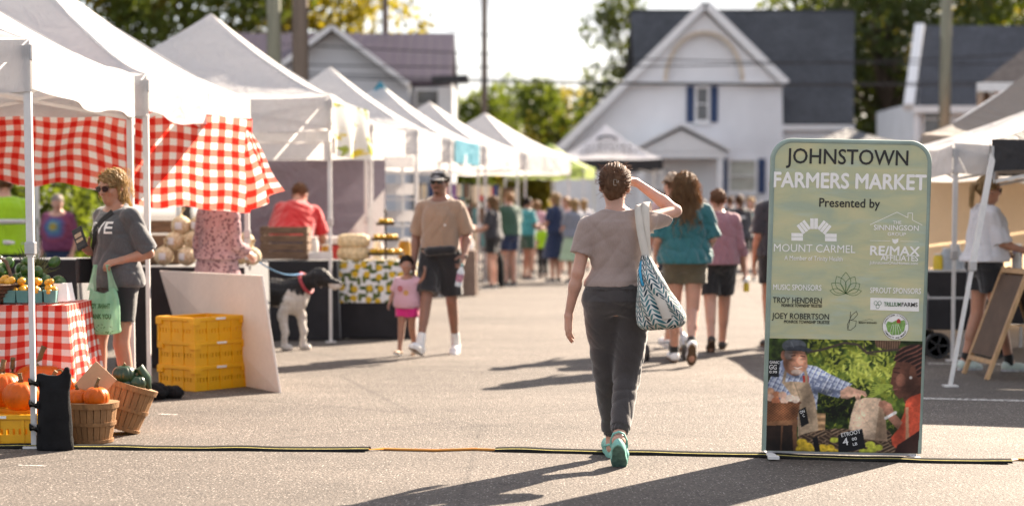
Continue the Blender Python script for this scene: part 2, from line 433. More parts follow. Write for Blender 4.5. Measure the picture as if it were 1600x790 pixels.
class Person:
    boxy = .010
    def __init__(s, label, loc, rz, height, J, male=False, wide=1.0, skin=None, h=.010, head=1.0, group=None, slim=1.0):
        s.J = J; s.male = male; s.w = wide; s.sc = height / 1.70; s.h = h; s.hs = head; s.seed = rnd.randrange(9999)
        s.prof = np.array(MAL if male else FEM); s.prof[:, 1] *= wide; s.prof[:, 2] *= (wide + 1) / 2 if wide < 1 else wide
        s.P, s.T = A3(J['pel']), A3(J['top']); s.L = np.linalg.norm(s.T - s.P); zz = (s.T - s.P) / s.L
        x = A3(J['rx']); x = x - zz * (x @ zz); x /= np.linalg.norm(x); s.R = np.array([x, np.cross(zz, x), zz])
        s.HR = R_yp(*J['head']); s.HC = s.T + A3(J['hc'])
        s.lm = (1.16 if male else 1.0) * slim
        V, F = s.body_mesh()
        s.o = mesh_np("person", V * s.sc, F, skin or SKIN); s.o.location = loc; s.o.rotation_euler = (0, 0, rz)
        tag(s.o, label, 'person', group)
    def hd(s, p): return s.HC + s.hs * (s.HR.T @ A3(p))
    def hel(s, c, r, **kw): return EL(s.hd(c), A3(r) * s.hs, s.HR, **kw)
    def torso(s, infl, t0, t1, k=.03, cut=None, shape=None):
        pr = s.prof.copy(); ts = np.linspace(t0, t1, 24)
        q = np.stack([ts] + [np.interp(ts, pr[:, 0], pr[:, i]) for i in (1, 2, 3)], 1)
        fi = infl if not callable(infl) else None
        for i, t in enumerate(ts):
            e = infl(t) if callable(infl) else infl
            e = e if isinstance(e, tuple) else (e, e)
            q[i, 1] += e[0]; q[i, 2] += e[1]
        return LOFT(s.P, s.R, s.L, q, k, cut)
    def shoulders(s, infl, cut=None):
        o = []
        for sd in 'RL':
            sh = A3(s.J['sh' + sd]); c = s.T + s.R[2] * -.015
            o.append(RC(c + (sh - c) * .15, sh + s.R[2] * -.005, .050 + infl, .047 * s.lm ** .5 + infl, .04, cut))
        return o
    def arm(s, sd, infl, frac=2.0, flare=0., k=.02):
        """frac of the arm covered: 1 = elbow, 2 = wrist"""
        J = s.J; a, b, c = A3(J['sh' + sd]), A3(J['el' + sd]), A3(J['wr' + sd]); m = s.lm
        if frac <= 1:
            e = a + (b - a) * frac; n = unit(b - a)
            return [RC(a, e + n * .03, .050 * m + infl, (.050 - .012 * frac) * m + infl + flare, k, cut=[(e, n)])]
        e = b + (c - b) * min(1, frac - 1); n = unit(c - b)
        cut = [(e, n)] if frac < 2 else None
        o = [RC(a, b, .049 * m + infl, .037 * m + infl, k), RC(b, b + (c - b) * .35, .036 * m + infl, .038 * m + infl, .015, cut), RC(b + (c - b) * .3, e, .038 * m + infl, (.038 - .013 * min(1, frac - 1)) * m + infl + flare, .015, cut)]
        return o
    def leg(s, sd, infl, frac=2.0, flare=0., k=.03, thigh=None):
        J = s.J; a, b, c = A3(J['hp' + sd]), A3(J['kn' + sd]), A3(J['an' + sd]); m = (1.05 if s.male else 1.) * s.w ** .6
        i1 = infl if thigh is None else thigh
        if frac <= 1:
            e = a + (b - a) * frac; n = unit(b - a)
            return [RC(a, e + n * .05, .088 * m + infl, (.088 - .03 * frac) * m + infl + flare, k, cut=[(e, n)])]
        ab = unit(b - a); cb = unit(c - b); back = -unit(np.cross(s.R[0], -cb)) if True else 0
        back = np.cross(s.R[0], cb); back = unit(back); back = back if back[1] * 1 < 0 or True else -back
        if back @ s.R[1] > 0: back = -back
        e = b + (c - b) * min(1, frac - 1); cut = [(e, cb)] if frac < 2 else None
        o = [RC(a, b, .088 * m + i1, .055 * m + infl, k), RC(b, e, .053 * m + infl, (.053 - .018 * min(1, frac - 1)) * m + infl + flare, .02, cut)]
        if infl < .012: o.append(RC(b + (c - b) * .15 + back * .010, b + (c - b) * .48 + back * .016, .044 * m + infl, .038 * m + infl, .03))
        return o
    def footframe(s, sd):
        yaw, pit = s.J['ft' + sd]; R = R_yp(yaw, pit); an = A3(s.J['an' + sd]); return an, R
    def fp(s, sd, p):
        an, R = s.footframe(sd); return an + R.T @ A3(p)
    def foot(s, sd, infl=0.):
        f = lambda p: s.fp(sd, p)
        return [RC(f((0, 0, .0)), f((0, -.035, -.045)), .034 + infl, .030 + infl, .02), RC(f((0, -.02, -.04)), f((0, .10, -.055)), .032 + infl, .030 + infl, .03), RC(f((-.012, .09, -.058)), f((-.008, .155, -.066)), .030 + infl, .017 + infl, .02), RC(f((.014, .08, -.058)), f((.018, .14, -.066)), .028 + infl, .016 + infl, .02)]
    def hand(s, sd):
        J = s.J; el, w = A3(J['el' + sd]), A3(J['wr' + sd]); d = unit(J['hd' + sd] if J['hd' + sd] is not None else w - el)
        n = A3(J['pl' + sd]); n = unit(n - d * (n @ d)); th = np.cross(d, n) * (1 if sd == 'R' else -1)
        cu = J['cu' + sd]; rr = max(.0085, s.h * .72) * (1.1 if s.male else 1.0); o = []; m = 1.08 if s.male else 1.0
        s.hands = getattr(s, 'hands', {}); s.hands[sd] = (w + d * .10 * m, d, n, th)
        for k, (ln, off) in enumerate(((.070, .0), (.078, .004), (.072, .0), (.056, -.008))):
            b = w + (d * (.086 + off) + th * (.028 - .019 * k)) * m
            o.append(RC(w + th * (.014 - .009 * k) + d * .012, b, .0165, .0115, .016))
            p = b; ang = cu * .45
            for q, fr in enumerate((.46, .30, .26)):
                dv = d * cos(ang) + n * sin(ang) + th * (.10 - .07 * k) * (1 - cu * .5); dv = unit(dv)
                e = p + dv * ln * fr * m; o.append(RC(p, e, rr * (1 - .08 * q), rr * (.94 - .08 * q), .004)); p = e; ang += cu * .75
        p = w + (d * .022 + th * .022 + n * .006) * m; dv = unit(d * .75 + th * .55 + n * .45 * (.4 + cu)); e = p + dv * .05 * m
        o.append(RC(p, e, .0155, .0115, .012)); dv = unit(d * .9 + th * .2 + n * .45 * (.4 + cu)); o.append(RC(e, e + dv * .036 * m, .0112, .0085, .006))
        return o
    def headprims(s):
        H = s.hel; m = 1.05 if s.male else 1.0
        o = [H((0, -.010, .028), (.074, .093, .088), k=.02), H((0, .026, -.030), (.059 * m, .066, .072), k=.04), H((0, .058, -.078), (.030 * m, .030, .026), k=.03),
             RC(s.hd((0, .082, .022)), s.hd((0, .103, -.018)), .009 * s.hs, .0125 * s.hs, .012), H((0, .100, -.020), (.017, .013, .010), k=.01),
             H((.027, .080, .032), (.024, .012, .007), k=.014), H((-.027, .080, .032), (.024, .012, .007), k=.014),
             H((.040, .062, -.020), (.022, .02, .02), k=.02), H((-.040, .062, -.020), (.022, .02, .02), k=.02),
             H((0, .086, -.047), (.021, .009, .005), k=.008), H((0, .083, -.058), (.019, .009, .006), k=.008)]
        for sx in (1, -1):
            o.append(EL(s.hd((sx * .077, -.008, -.005)), A3((.010, .019, .031)) * s.hs, s.HR, k=.008))
            o.append(H((sx * .030, .097, .010), (.017, .014, .011), k=.010, neg=True))
        o.append(H((0, .100, -.0525), (.016, .010, .0022), k=.004, neg=True))
        return o
    def body_mesh(s):
        o = [s.torso(0, -.22, 1.06)] + s.shoulders(0)
        for sd in 'RL': o += s.arm(sd, 0) + s.leg(sd, 0) + s.foot(sd)
        o.append(RC(s.T + s.R[2] * -.03, s.HC + s.hs * (s.HR.T @ A3((0, -.02, -.06))), .056 * s.lm ** .4, .050 * s.lm ** .4, .03)); o += s.headprims()
        for sd in 'RL': o += s.hand(sd)
        return field_mesh(o, s.h)
    def part(s, name, V, F, m, parent=None, label=None):
        p = mesh_np(name, V * s.sc, F, m, parent or s.o)
        if label: p['label'] = label
        return p
    # ---- clothing
    def shirt(s, m, name='t_shirt', sleeve=.62, hem=.02, infl=.016, loose=.012, amp=.010, neck=.045, flare=.014, hemcut=None, fr=22., seed=None, blouson=0.):
        fi = lambda t: infl + (loose * np.clip((.78 - t) / .4, 0, 1) if t < .9 else 0) - (.006 if t > .95 else 0) + blouson * np.exp(-((t - hem - .07) / .06) ** 2)
        fi2 = lambda t: (fi(t) + (s.boxy if .15 < t < .6 else 0), fi(t))
        o = [s.torso(fi2, hem, 1.03)] + s.shoulders(.010)
        for sd in 'RL': o += s.arm(sd, .013, sleeve, flare)
        nz = s.T + s.R[2] * (.012)
        cuts = [(nz + s.R[1] * .0, unit(s.R[2] + s.R[1] * .55))] if neck else []
        cuts.append((nz + s.R[2] * .02, s.R[2]))
        cuts.append((s.P + s.R[2] * s.L * (hem + .008) if hemcut is None else hemcut, -s.R[2]))
        V, F = field_mesh(o, s.h * .9, folds(seed or s.seed, amp, fr), cuts)
        s.shirt_o = s.part(name, V, F, m); return s.shirt_o
    def trousers(s, m, name='trousers', frac=1.9, infl=.018, top=.30, amp=.010, flare=0., fr=20., thigh=None, seed=None, zs=.35):
        o = [s.torso(infl * .8, -.20, top)]
        for sd in 'RL': o += s.leg(sd, infl, frac, flare, .035, thigh)
        V, F = field_mesh(o, s.h * .9, folds((seed or s.seed) + 1, amp, fr, zs), [(s.P + s.R[2] * s.L * (top - .01), s.R[2])])
        return s.part(name, V, F, m)
    def skirt(s, m, name='skirt', hemz=.5, flare=.10, top=.34, amp=.014, infl=.014):
        z0 = (hemz - s.P[2]) / s.L; ts = np.linspace(z0, top, 20); pr = s.prof
        q = np.stack([ts] + [np.interp(ts, pr[:, 0], pr[:, i]) for i in (1, 2, 3)], 1)
        hip = np.interp(-.04, pr[:, 0], pr[:, 1]); hy = np.interp(-.04, pr[:, 0], pr[:, 2])
        for i, t in enumerate(ts):
            if t < -.04: g = flare * (-.04 - t) / max(1e-3, -.04 - z0); q[i, 1] = hip + g; q[i, 2] = hy + g * 1.1
            q[i, 1:3] += infl
        V, F = field_mesh([LOFT(s.P, s.R, s.L, q, .03)], s.h * .9, folds(s.seed + 2, amp, 24., .1), [(s.P + s.R[2] * s.L * (z0 + .01), -s.R[2]), (s.P + s.R[2] * s.L * (top - .01), s.R[2])])
        return s.part(name, V, F, m)
    def shoes(s, m, sole, name='shoe', socks=None, sockh=.06):
        for sd in 'RL':
            f = lambda p: s.fp(sd, p); an, R = s.footframe(sd)
            up = R.T @ A3((0, 0, 1)); o = s.foot(sd, .010)[1:] + [RC(f((0, -.012, -.015)), f((0, -.030, -.045)), .036, .038, .02, cut=[(f((0, 0, .012)), up)])]
            V, F = field_mesh(o, min(s.h, .009), None, [(f((0, 0, -.070)), -up), (f((0, 0, .02)), up)])
            sh = s.part(name, V, F, m)
            b = MB(); n = 28; pts = []
            for i in range(n):
                a = 2 * pi * i / n; y = .055 + .128 * sin(a); wd = .046 + .006 * sin(a) - (.010 * np.exp(-((y - .04) / .03) ** 2)); pts.append((wd * cos(a) * (1 if abs(sin(a)) < .9 else 1), y))
            vs = [tuple(f((p[0], p[1], z)) * s.sc) for z in (-.085, -.064) for p in pts]
            b.add(vs, [tuple(range(n))[::-1], tuple(range(n, 2 * n))] + [(i, (i + 1) % n, n + (i + 1) % n, n + i) for i in range(n)])
            b.build('sole', sole, sh, smooth=40)
            if socks:
                V, F = field_mesh([RC(f((0, 0, -.03)), an + unit(A3(s.J['kn' + sd]) - an) * sockh, .043, .043, .02)], .009); s.part('sock', V, F, socks)
    def cap(s, m, brim_m=None):
        H = s.hd; e = s.hel((0, -.012, .042), (.088, .106, .086), k=.01, cut=[(H((0, 0, .045)), s.HR.T @ A3((0, .12, -1)))])
        V, F = field_mesh([e], min(s.h, .008)); c = s.part('cap', V, F, m)
        b = MB()
        def fn(u, v):
            a = (u - .5) * 2.0; r0, r1 = .080, .080 + .085 * cos(a * .72)
            y = .005 + cos(a) * (r0 + (r1 - r0) * v) * 1.05 + .01; x = sin(a) * (.078 + .008 * v)
            return tuple(H((x, y, .050 - .022 * v - .05 * x * x / .006 * .1)) * s.sc)
        b.grid(fn, 12, 4); b.build('brim', brim_m or m, c, smooth=60, solid=.004); return c
    def glasses(s, m):
        b = MB(); H = lambda p: tuple(s.hd(p) * s.sc)
        for sx in (1, -1):
            n = 14; ring = [(sx * .033 + .027 * cos(2 * pi * i / n), .104 - .010 * abs(cos(2 * pi * i / n)) * (1 if sx * cos(2 * pi * i / n) > 0 else .2), .010 + .021 * sin(2 * pi * i / n)) for i in range(n)]
            b.add([H(p) for p in ring] + [H((p[0], p[1] - .005, p[2])) for p in ring], [tuple(range(n)), tuple(range(2 * n - 1, n - 1, -1))] + [(i, (i + 1) % n, n + (i + 1) % n, n + i) for i in range(n)])
            b.tube([H((sx * .058, .096, .018)), H((sx * .076, .05, .018)), H((sx * .080, -.005, .014))], .003 * s.sc, 6)
        b.tube([H((-.008, .108, .016)), H((.008, .108, .016))], .003, 6)
        return b.build('sunglasses', m, s.o, smooth=40)
    def eyes(s):
        for sx in (1, -1):
            b = MB(); M = Matrix.Translation(Vector(s.hd((sx * .030, .079, .010)) * s.sc)) @ Matrix(s.HR.T).to_4x4()
            rr = .0125 * s.hs * s.sc
            b.lathe([(rr * sin(a), rr * cos(a)) for a in np.linspace(0, pi, 9)], 12, M @ Matrix.Rotation(-pi / 2, 4, 'X'))
            e = b.build('eye', EYEM, s.o, smooth=60)
    def hair(s, style, m, seed=1, n=None, fine=1.0):
        """a close cap under many tapering locks that follow the scalp"""
        H, E = s.hd, s.hel; h = min(s.h, .009); F3 = lambda v: s.HR.T @ A3(v); r = np.random.RandomState(seed)
        hl = dict(short=((0, .056, .035), (0, .78, -.62)), updo=((0, .060, .03), (0, .85, -.5)), bob=((0, .062, .045), (0, .86, -.50)), curly=((0, .064, .03), (0, .88, -.45)), ponytail=((0, .055, .03), (0, .82, -.55)), long=((0, .060, .03), (0, .85, -.5)))[style]
        o = [E((0, -.016, .036), (.080, .098, .088), k=.02, cut=[(H(hl[0]), F3(hl[1]))])]
        if style == 'updo': o += [E((0, -.080, .010), (.052, .044, .062), k=.03), E((-.01, -.06, -.045), (.045, .036, .036), k=.03)]
        if style in ('curly', 'long'): o += [E((0, -.065, -.07), (.070, .038, .11), k=.03)]
        if style == 'bob': o += [E((0, -.055, -.03), (.074, .045, .055), k=.03)]
        V, F = field_mesh(o, h, folds(seed + 50, .004, 60, .6)); s.hair_o = s.part('hair', V, F, m)
        C = np.array([0, -.016, .036]); RR = np.array([.083, .101, .091]); n = n or dict(short=150, updo=260, bob=300, curly=420, ponytail=190, long=260)[style]; n = int(n * (1 if s.h < .0095 else .55)); b = MB(); k0 = fine if s.h < .0095 else 1.35
        def on_scalp(q, off): d = (q - C) / RR; return C + d / np.linalg.norm(d) * (RR + off)
        cnt = 0
        while cnt < n:
            d = r.normal(size=3); d /= np.linalg.norm(d); q = C + d * RR
            if (q - A3(hl[0])) @ A3(hl[1]) > -.004 or q[2] < -.055: continue
            cnt += 1; pts = []; off = r.uniform(-.001, .005); ph = r.uniform(0, 6.3); rad = r.uniform(.0045, .0080) * k0
            if style == 'short': L, st = r.uniform(.02, .035), 4
            elif style == 'bob': L, st = r.uniform(.11, .19), 10
            elif style == 'curly': L, st = r.uniform(.24, .44), 16
            elif style == 'long': L, st = r.uniform(.24, .34), 10
            else: L, st = .30, 10
            part = np.array([.03, .05, .12]); dl = L / st; wav = dict(bob=.0085, curly=.014, long=.003, short=.002, updo=.002, ponytail=.001)[style]; side = np.sign(q[0] - .02) or 1; tgt = np.array([0, -.118, .012]) if style == 'updo' else np.array([0, -.112, .052]); free = False; q0 = q.copy(); done = 0
            for i in range(st + 1):
                nrm = (q - C) / RR ** 2; nrm /= np.linalg.norm(nrm); tg = np.cross(nrm, [0, 0, 1.0]); nt = np.linalg.norm(tg); tg = tg / nt if nt > .1 else np.array([1.0, 0, 0])
                w_ = wav * min(1, i / st * 2.5) * (1 + .5 * (i / st)); pts.append(q + tg * w_ * sin(ph + i * (1.25 if style != 'curly' else 1.15)) + nrm * w_ * cos(ph + i * 1.2) * .8)
                if style in ('updo', 'ponytail'):
                    v = tgt - q; dist_ = np.linalg.norm(v)
                    if dist_ < .03:
                        break
                    q = q + v / dist_ * min(dl, dist_); q = on_scalp(q, off + .004 * sin(pi * i / st)) if dist_ > .05 else q
                else:
                    v = np.array([side * .35 * max(0, q[2] - .06) / .06, -.55 * max(0, (q[2] - .03) / .09) + (-.25 if style == 'short' else -.12), -1.0]) if style != 'short' else np.array([side * .2, -.6 if q[2] > .03 else -.2, -.8])
                    if q[1] > .02 and style != 'short': v = v + np.array([side * .7, -.5, 0])
                    v /= np.linalg.norm(v); q = q + v * dl
                    if q[2] > -.035: q = on_scalp(q, off + (.006 if style != 'short' else .001) * i / st + (.008 if style == 'curly' else 0))
                    else: q = q + np.array([d[0], d[1], 0]) * (.22 if style == 'curly' else .04 if style == 'long' else -.05 if i > st * .7 else .12) * dl
            if len(pts) < 3: continue
            m_ = len(pts) - 1; b.tube([Vector(H(x_) * s.sc) for x_ in pts], [rad * s.hs * s.sc * (.55 + .9 * sin(pi * min(1, .25 + .75 * i / m_)) * .6) * (1 - .75 * (i / m_) ** 3) for i in range(m_ + 1)], 5, flat=.65)
        if style == 'updo':
            for i in range(46):
                a0 = r.uniform(0, 6.3); zz = r.uniform(-.045, .065); b.tube([Vector(H((.050 * cos(a0 + t * 1.8) * (1 - abs(zz) * 4), -.085 + .042 * sin(-abs(a0 + t * 1.8) % pi), zz + .045 * (t - .5) + .004 * sin(9 * t))) * s.sc) for t in np.linspace(0, 1, 8)], [.003, .006, .007, .007, .007, .006, .005, .002], 5)
        if style == 'ponytail':
            for i in range(46):
                a0 = r.uniform(0, 6.3); u_ = r.uniform(0, .022); L = r.uniform(.14, .22); b.tube([Vector(H((u_ * cos(a0) * (1 + .6 * sin(pi * t)), -.118 - .035 * sin(min(1, t * 3) * pi / 2) + u_ * sin(a0), .052 - L * t ** 1.3 + .01 * sin(t * 5))) * s.sc) for t in np.linspace(0, 1, 9)], [.006, .007, .007, .007, .006, .006, .005, .004, .001], 5)
        b.build('locks', m, s.hair_o, smooth=80); return s.hair_o
    def strands(s, m, n, pts_fn, r=.0008):
        """loose strands: thin three-sided tubes, part of the hair"""
        b = MB()
        for i in range(n):
            p = pts_fn(i); b.tube([Vector(s.hd(q) * s.sc) for q in p], r, 3, cap=False)
        return b.build('loose_strands', m, s.hair_o, smooth=80)
# ------------------------------------------------------------------ materials
def skinmat(name, c, seed=0):
    t = NT(name); v = t.coord(); n = t.noise(v, 9, 4); f = t.noise(v, 140, 2)
    c0 = t.ramp(n, [(.3, tuple(x * .86 for x in c)), (.7, (min(1, c[0] * 1.12), c[1] * 1.0, c[2] * .98))])
    c0 = t.mix(.35, c0, t.ramp(f, [(.3, .8), (.6, 1.0)]), 'MULTIPLY')
    return t.finish(c0, .42, 0, t.bump(t.noise(v, 220, 3), .25, .002), 0, .5, sss=.18, sheen=.25)
SKIN = skinmat('skin', (.50, .285, .205)); SKIN_TAN = skinmat('tanned_skin', (.40, .205, .130)); SKIN_BROWN = skinmat('brown_skin', (.235, .118, .075)); SKIN_OLIVE = skinmat('olive_skin', (.33, .175, .115))
EYEM = mat('eye_white', (.35, .33, .31), .2)
def hairmat(name, c, tr=.38):
    t = NT(name); v = t.mapping(t.coord(), (1, 1, .16)); n = t.noise(v, 75, 4, .7); 
    col = t.ramp(n, [(.3, tuple(x * .45 for x in c)), (.7, tuple(min(1, x * 1.5) for x in c))])
    return t.finish(col, .5, 0, t.bump(t.noise(v, 150, 3), .9, .004), tr, .25, tcol=tuple(min(1, x * 3.2) for x in c) )
HAIR_BROWN = hairmat('brown_hair', (.15, .082, .046)); HAIR_DARK = hairmat('dark_hair', (.022, .015, .011)); HAIR_BLOND = hairmat('blond_hair', (.36, .245, .125), .35)
HAIR_AUBURN = hairmat('auburn_hair', (.20, .125, .066), .38); HAIR_GREY = hairmat('grey_hair', (.30, .28, .26)); HAIR_FAIR = hairmat('fair_hair', (.30, .19, .10), .3)
def cloth(name, c, rough=.85, weave=420, var=.10, trans=.06, bump=.35, heather=0.):
    t = NT(name); v = t.coord(); n = t.noise(v, 7, 3)
    col = t.ramp(n, [(.3, tuple(x * (1 - var) for x in c)), (.7, tuple(min(1, x * (1 + var)) for x in c))])
    if heather: col = t.mix(heather, col, t.ramp(t.noise(t.mapping(v, (1, 1, .25)), 190, 2), [(.35, .55), (.65, 1.3)]), 'MULTIPLY')
    return t.finish(col, rough, 0, t.bump(t.math('ADD', t.noise(v, weave, 2), t.math('MULTIPLY', t.noise(v, 26, 4), 1.5)), bump, .004), trans, .2, sheen=.5)
def stripes_uv(t, s):
    uv = t.coord('UV'); x, y, _ = t.sep(uv)
    a = t.math('LESS_THAN', t.math('FRACT', t.math('DIVIDE', x, s)), .5); b = t.math('LESS_THAN', t.math('FRACT', t.math('DIVIDE', y, s)), .5)
    return t.math('MULTIPLY', t.math('ADD', a, b), .5), uv
def gingham(name, s, trans=.35):
    t = NT(name); f, uv = stripes_uv(t, s); th = t.noise(uv, 260, 2)
    col = t.ramp(f, [(0, (.80, .77, .74)), (.5, (.72, .13, .09)), (1.0, (.58, .018, .012))])
    col = t.ramp(f, [(0, (.80, .77, .74)), (.25, (.74, .20, .15)), (.75, (.60, .020, .012))], 'CONSTANT')
    col = t.mix(.2, col, t.ramp(th, [(.3, .7), (.7, 1.0)]), 'MULTIPLY')
    return t.finish(col, .8, 0, t.bump(th, .2, .002), trans, .2)
GINGHAM = gingham('red_gingham', .119, .45); GINGHAM_S = gingham('red_gingham_table', .078, .2)
def canopymat(name, c, tr=.42, tc=None):
    t = NT(name); v = t.coord(); n = t.noise(v, 1.1, 5, .6); f = t.noise(v, 14, 4)
    col = t.ramp(n, [(.3, tuple(x * .90 for x in c)), (.65, c)]); col = t.mix(.22, col, t.ramp(f, [(.3, .75), (.6, 1.0)]), 'MULTIPLY')
    hgt = t.math('ADD', t.noise(v, 2.3, 4, .5, 1.2), t.math('MULTIPLY', t.noise(v, 700, 2), .03))
    return t.finish(col, .62, 0, t.bump(hgt, .55, .12), tr, .3, tcol=tc)
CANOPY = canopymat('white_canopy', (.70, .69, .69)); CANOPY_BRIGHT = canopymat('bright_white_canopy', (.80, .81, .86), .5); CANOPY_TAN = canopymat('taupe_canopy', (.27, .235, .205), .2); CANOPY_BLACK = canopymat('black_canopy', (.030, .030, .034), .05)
CANOPY_LIME = canopymat('lime_canopy', (.42, .52, .16), .4); CANOPY_GREY = canopymat('grey_sidewall', (.19, .165, .20), .06); CANOPY_BEIGE = canopymat('beige_sidewall', (.72, .56, .38), .55, (.82, .62, .40)); CANOPY_TEAL = canopymat('teal_panel', (.05, .24, .33), .2)
CANOPY_DARK = canopymat('charcoal_canopy', (.09, .095, .105), .08)
STEEL = mat('white_powder_steel', (.62, .61, .60), .42, .10, 5, spec=.5); ALU = mat('grey_steel', (.40, .40, .41), .35, .15, 9, metal=.6); BLACKP = mat('black_plastic', (.025, .025, .027), .45, .2)
BLACKC = cloth('black_cloth', (.020, .019, .022), .9, 300, .2, 0, .5); WHITE_PRINT = mat('white_print', (.88, .87, .85), .6, .02, trans=.1); BLACK_PRINT = mat('black_print', (.022, .022, .022), .6, .1); GREEN_PRINT = mat('green_print', (.03, .13, .035), .6, .1)
WOOD = mat('pale_wood', (.46, .29, .15), .65, .25, 5, .08, 60, stretch=(6, 6, .7)); WOODDARK = mat('weathered_wood', (.17, .105, .065), .75, .35, 7, .1, 50, stretch=(1, 6, 6)); BASKETW = mat('basket_wood', (.28, .145, .06), .6, .28, 7, .08, 60, stretch=(5, 5, .6))
YELLOWP = mat('yellow_crate_plastic', (.80, .40, .005), .38, .06, 4, .01, 200, spec=.5, trans=.06)
RUBBER = mat('white_rubber', (.72, .71, .69), .7, .06)

def asphalt():
    t = NT('aged_asphalt'); v = t.coord()  # own tone of aged asphalt, the same in sun and shade
    big = t.noise(v, .35, 5, .6); mid = t.noise(v, 3.2, 5, .65); fine = t.noise(v, 62, 3, .75)
    vo = t.n("TexVoronoi"); t.set(vo.inputs['Vector'], v); vo.inputs['Scale'].default_value = 66
    col = t.ramp(big, [(.3, (.088, .074, .063)), (.7, (.128, .108, .092))])
    col = t.mix(.55, col, t.ramp(mid, [(.25, .72), (.7, 1.05)]), 'MULTIPLY')
    col = t.mix(.8, col, t.ramp(fine, [(.34, .38), (.5, 1.0), (.66, 1.65)]), 'MULTIPLY')
    col = t.mix(.75, col, t.ramp(t.sep(vo.outputs['Color'])[2], [(0, .66), (.5, .96), (1, 1.38)]), 'MULTIPLY')
    grit = t.math('LESS_THAN', vo.outputs['Distance'], .32); g2 = t.math('MULTIPLY', grit, t.ramp(t.sep(vo.outputs['Color'])[0], [(.80, 0), (.84, .8)]))
    col = t.mix(g2, col, (.50, .45, .40))
    g3 = t.math('MULTIPLY', grit, t.ramp(t.sep(vo.outputs['Color'])[1], [(.80, 0), (.84, .85)])); col = t.mix(g3, col, (.045, .042, .04))
    cr = t.n("TexVoronoi", feature='DISTANCE_TO_EDGE'); t.set(cr.inputs['Vector'], t.mix(.12, v, t.n("TexNoise").outputs['Color'])); cr.inputs['Scale'].default_value = .28
    ck = t.ramp(cr.outputs['Distance'], [(.001, .4), (.005, 1.0)]); col = t.mix(.5, col, ck, 'MULTIPLY')
    st = t.ramp(t.noise(v, 1.3, 6, .75), [(.56, 1.0), (.72, .62)]); col = t.mix(.85, col, st, 'MULTIPLY'); s2 = t.ramp(t.noise(t.mapping(v, (1, 1, 1), (0, 0, 0), (9, 4, 0)), 5.5, 5, .7), [(.64, 1.0), (.70, .55)]); col = t.mix(.7, col, s2, 'MULTIPLY'); s3 = t.ramp(t.noise(t.mapping(v, (.25, 1.6, 1), (0, 0, .5)), .9, 4), [(.35, .86), (.65, 1.08)]); col = t.mix(1, col, s3, 'MULTIPLY')
    hgt = t.math('ADD', t.math('MULTIPLY', fine, 1.0), t.math('MULTIPLY', vo.outputs['Distance'], .6))
    return t.finish(col, .82, 0, t.bump(hgt, .75, .010), 0, .35)
ASPHALT = asphalt()
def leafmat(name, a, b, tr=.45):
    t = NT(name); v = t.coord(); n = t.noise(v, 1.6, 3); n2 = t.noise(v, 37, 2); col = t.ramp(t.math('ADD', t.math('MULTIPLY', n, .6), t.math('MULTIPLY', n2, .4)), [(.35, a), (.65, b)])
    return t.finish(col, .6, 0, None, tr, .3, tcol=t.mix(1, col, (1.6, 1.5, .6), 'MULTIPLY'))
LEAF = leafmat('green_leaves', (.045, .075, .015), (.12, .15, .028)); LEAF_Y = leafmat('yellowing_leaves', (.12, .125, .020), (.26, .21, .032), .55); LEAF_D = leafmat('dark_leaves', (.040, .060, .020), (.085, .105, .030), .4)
BARK = mat('bark', (.11, .085, .065), .9, .3, 12, .1, 30, stretch=(1, 1, .2)); POLEWOOD = mat('weathered_pole', (.16, .125, .10), .85, .3, 9, .06, 40, stretch=(1, 1, .1)); POLEGREEN = mat('treated_pole', (.23, .235, .18), .85, .25, 9, .05, 40, stretch=(1, 1, .1))
def siding(name, c, pitch=.11):
    t = NT(name); v = t.coord(); x, y, z = t.sep(v); fr = t.math('FRACT', t.math('DIVIDE', z, pitch))
    col = t.ramp(t.noise(v, .8, 4), [(.3, tuple(q * .88 for q in c)), (.7, c)]); col = t.mix(1, col, t.ramp(fr, [(.0, .72), (.10, 1.0)]), 'MULTIPLY')
    return t.finish(col, .55, 0, t.bump(fr, .5, .02), 0, .3)
SIDING = siding('white_siding', (.80, .81, .83), .13); SIDING_G = siding('grey_siding', (.55, .57, .60), .13)
def shingle(name, c, metal=False):
    t = NT(name); v = t.coord('UV'); 
    if metal:
        x, y, _ = t.sep(v); fr = t.math('FRACT', t.math('DIVIDE', x, .4)); col = t.mix(1, t.ramp(t.noise(v, .7, 4), [(.3, tuple(q * .8 for q in c)), (.7, c)]), t.ramp(fr, [(.05, .6), (.12, 1.0)]), 'MULTIPLY'); return t.finish(col, .45, 0, t.bump(fr, .4, .03), 0, .5)
    br = t.n("TexBrick"); t.set(br.inputs[0], v); br.inputs['Scale'].default_value = 3.2; br.inputs['Color1'].default_value = (*c, 1); br.inputs['Color2'].default_value = (*[q * 1.5 for q in c], 1); br.inputs['Mortar'].default_value = (*[q * .45 for q in c], 1); br.inputs['Mortar Size'].default_value = .012
    col = t.mix(.6, br.outputs[0], t.ramp(t.noise(v, .6, 5), [(.3, .6), (.7, 1.15)]), 'MULTIPLY')
    return t.finish(col, .85, 0, t.bump(br.outputs[1], .5, -.02), 0, .3)
ROOF_GREY = shingle('grey_shingles', (.060, .063, .070)); ROOF_PURPLE = shingle('plum_metal_roof', (.055, .034, .058), True); ROOF_BLUE = shingle('slate_shingles', (.058, .062, .072))
TRIM = mat('white_trim', (.74, .74, .74), .5, .05); NAVY = mat('navy_shutter', (.022, .050, .13), .5, .1); BRICK = mat('orange_brick', (.42, .16, .07), .8, .2)
def glassmat():
    t = NT('window_glass'); n = t.noise(t.coord(), .9, 3); return t.finish(t.ramp(n, [(.3, (.05, .055, .06)), (.7, (.16, .165, .17))]), .06, 0, None, 0, .6)
GLASS = glassmat()
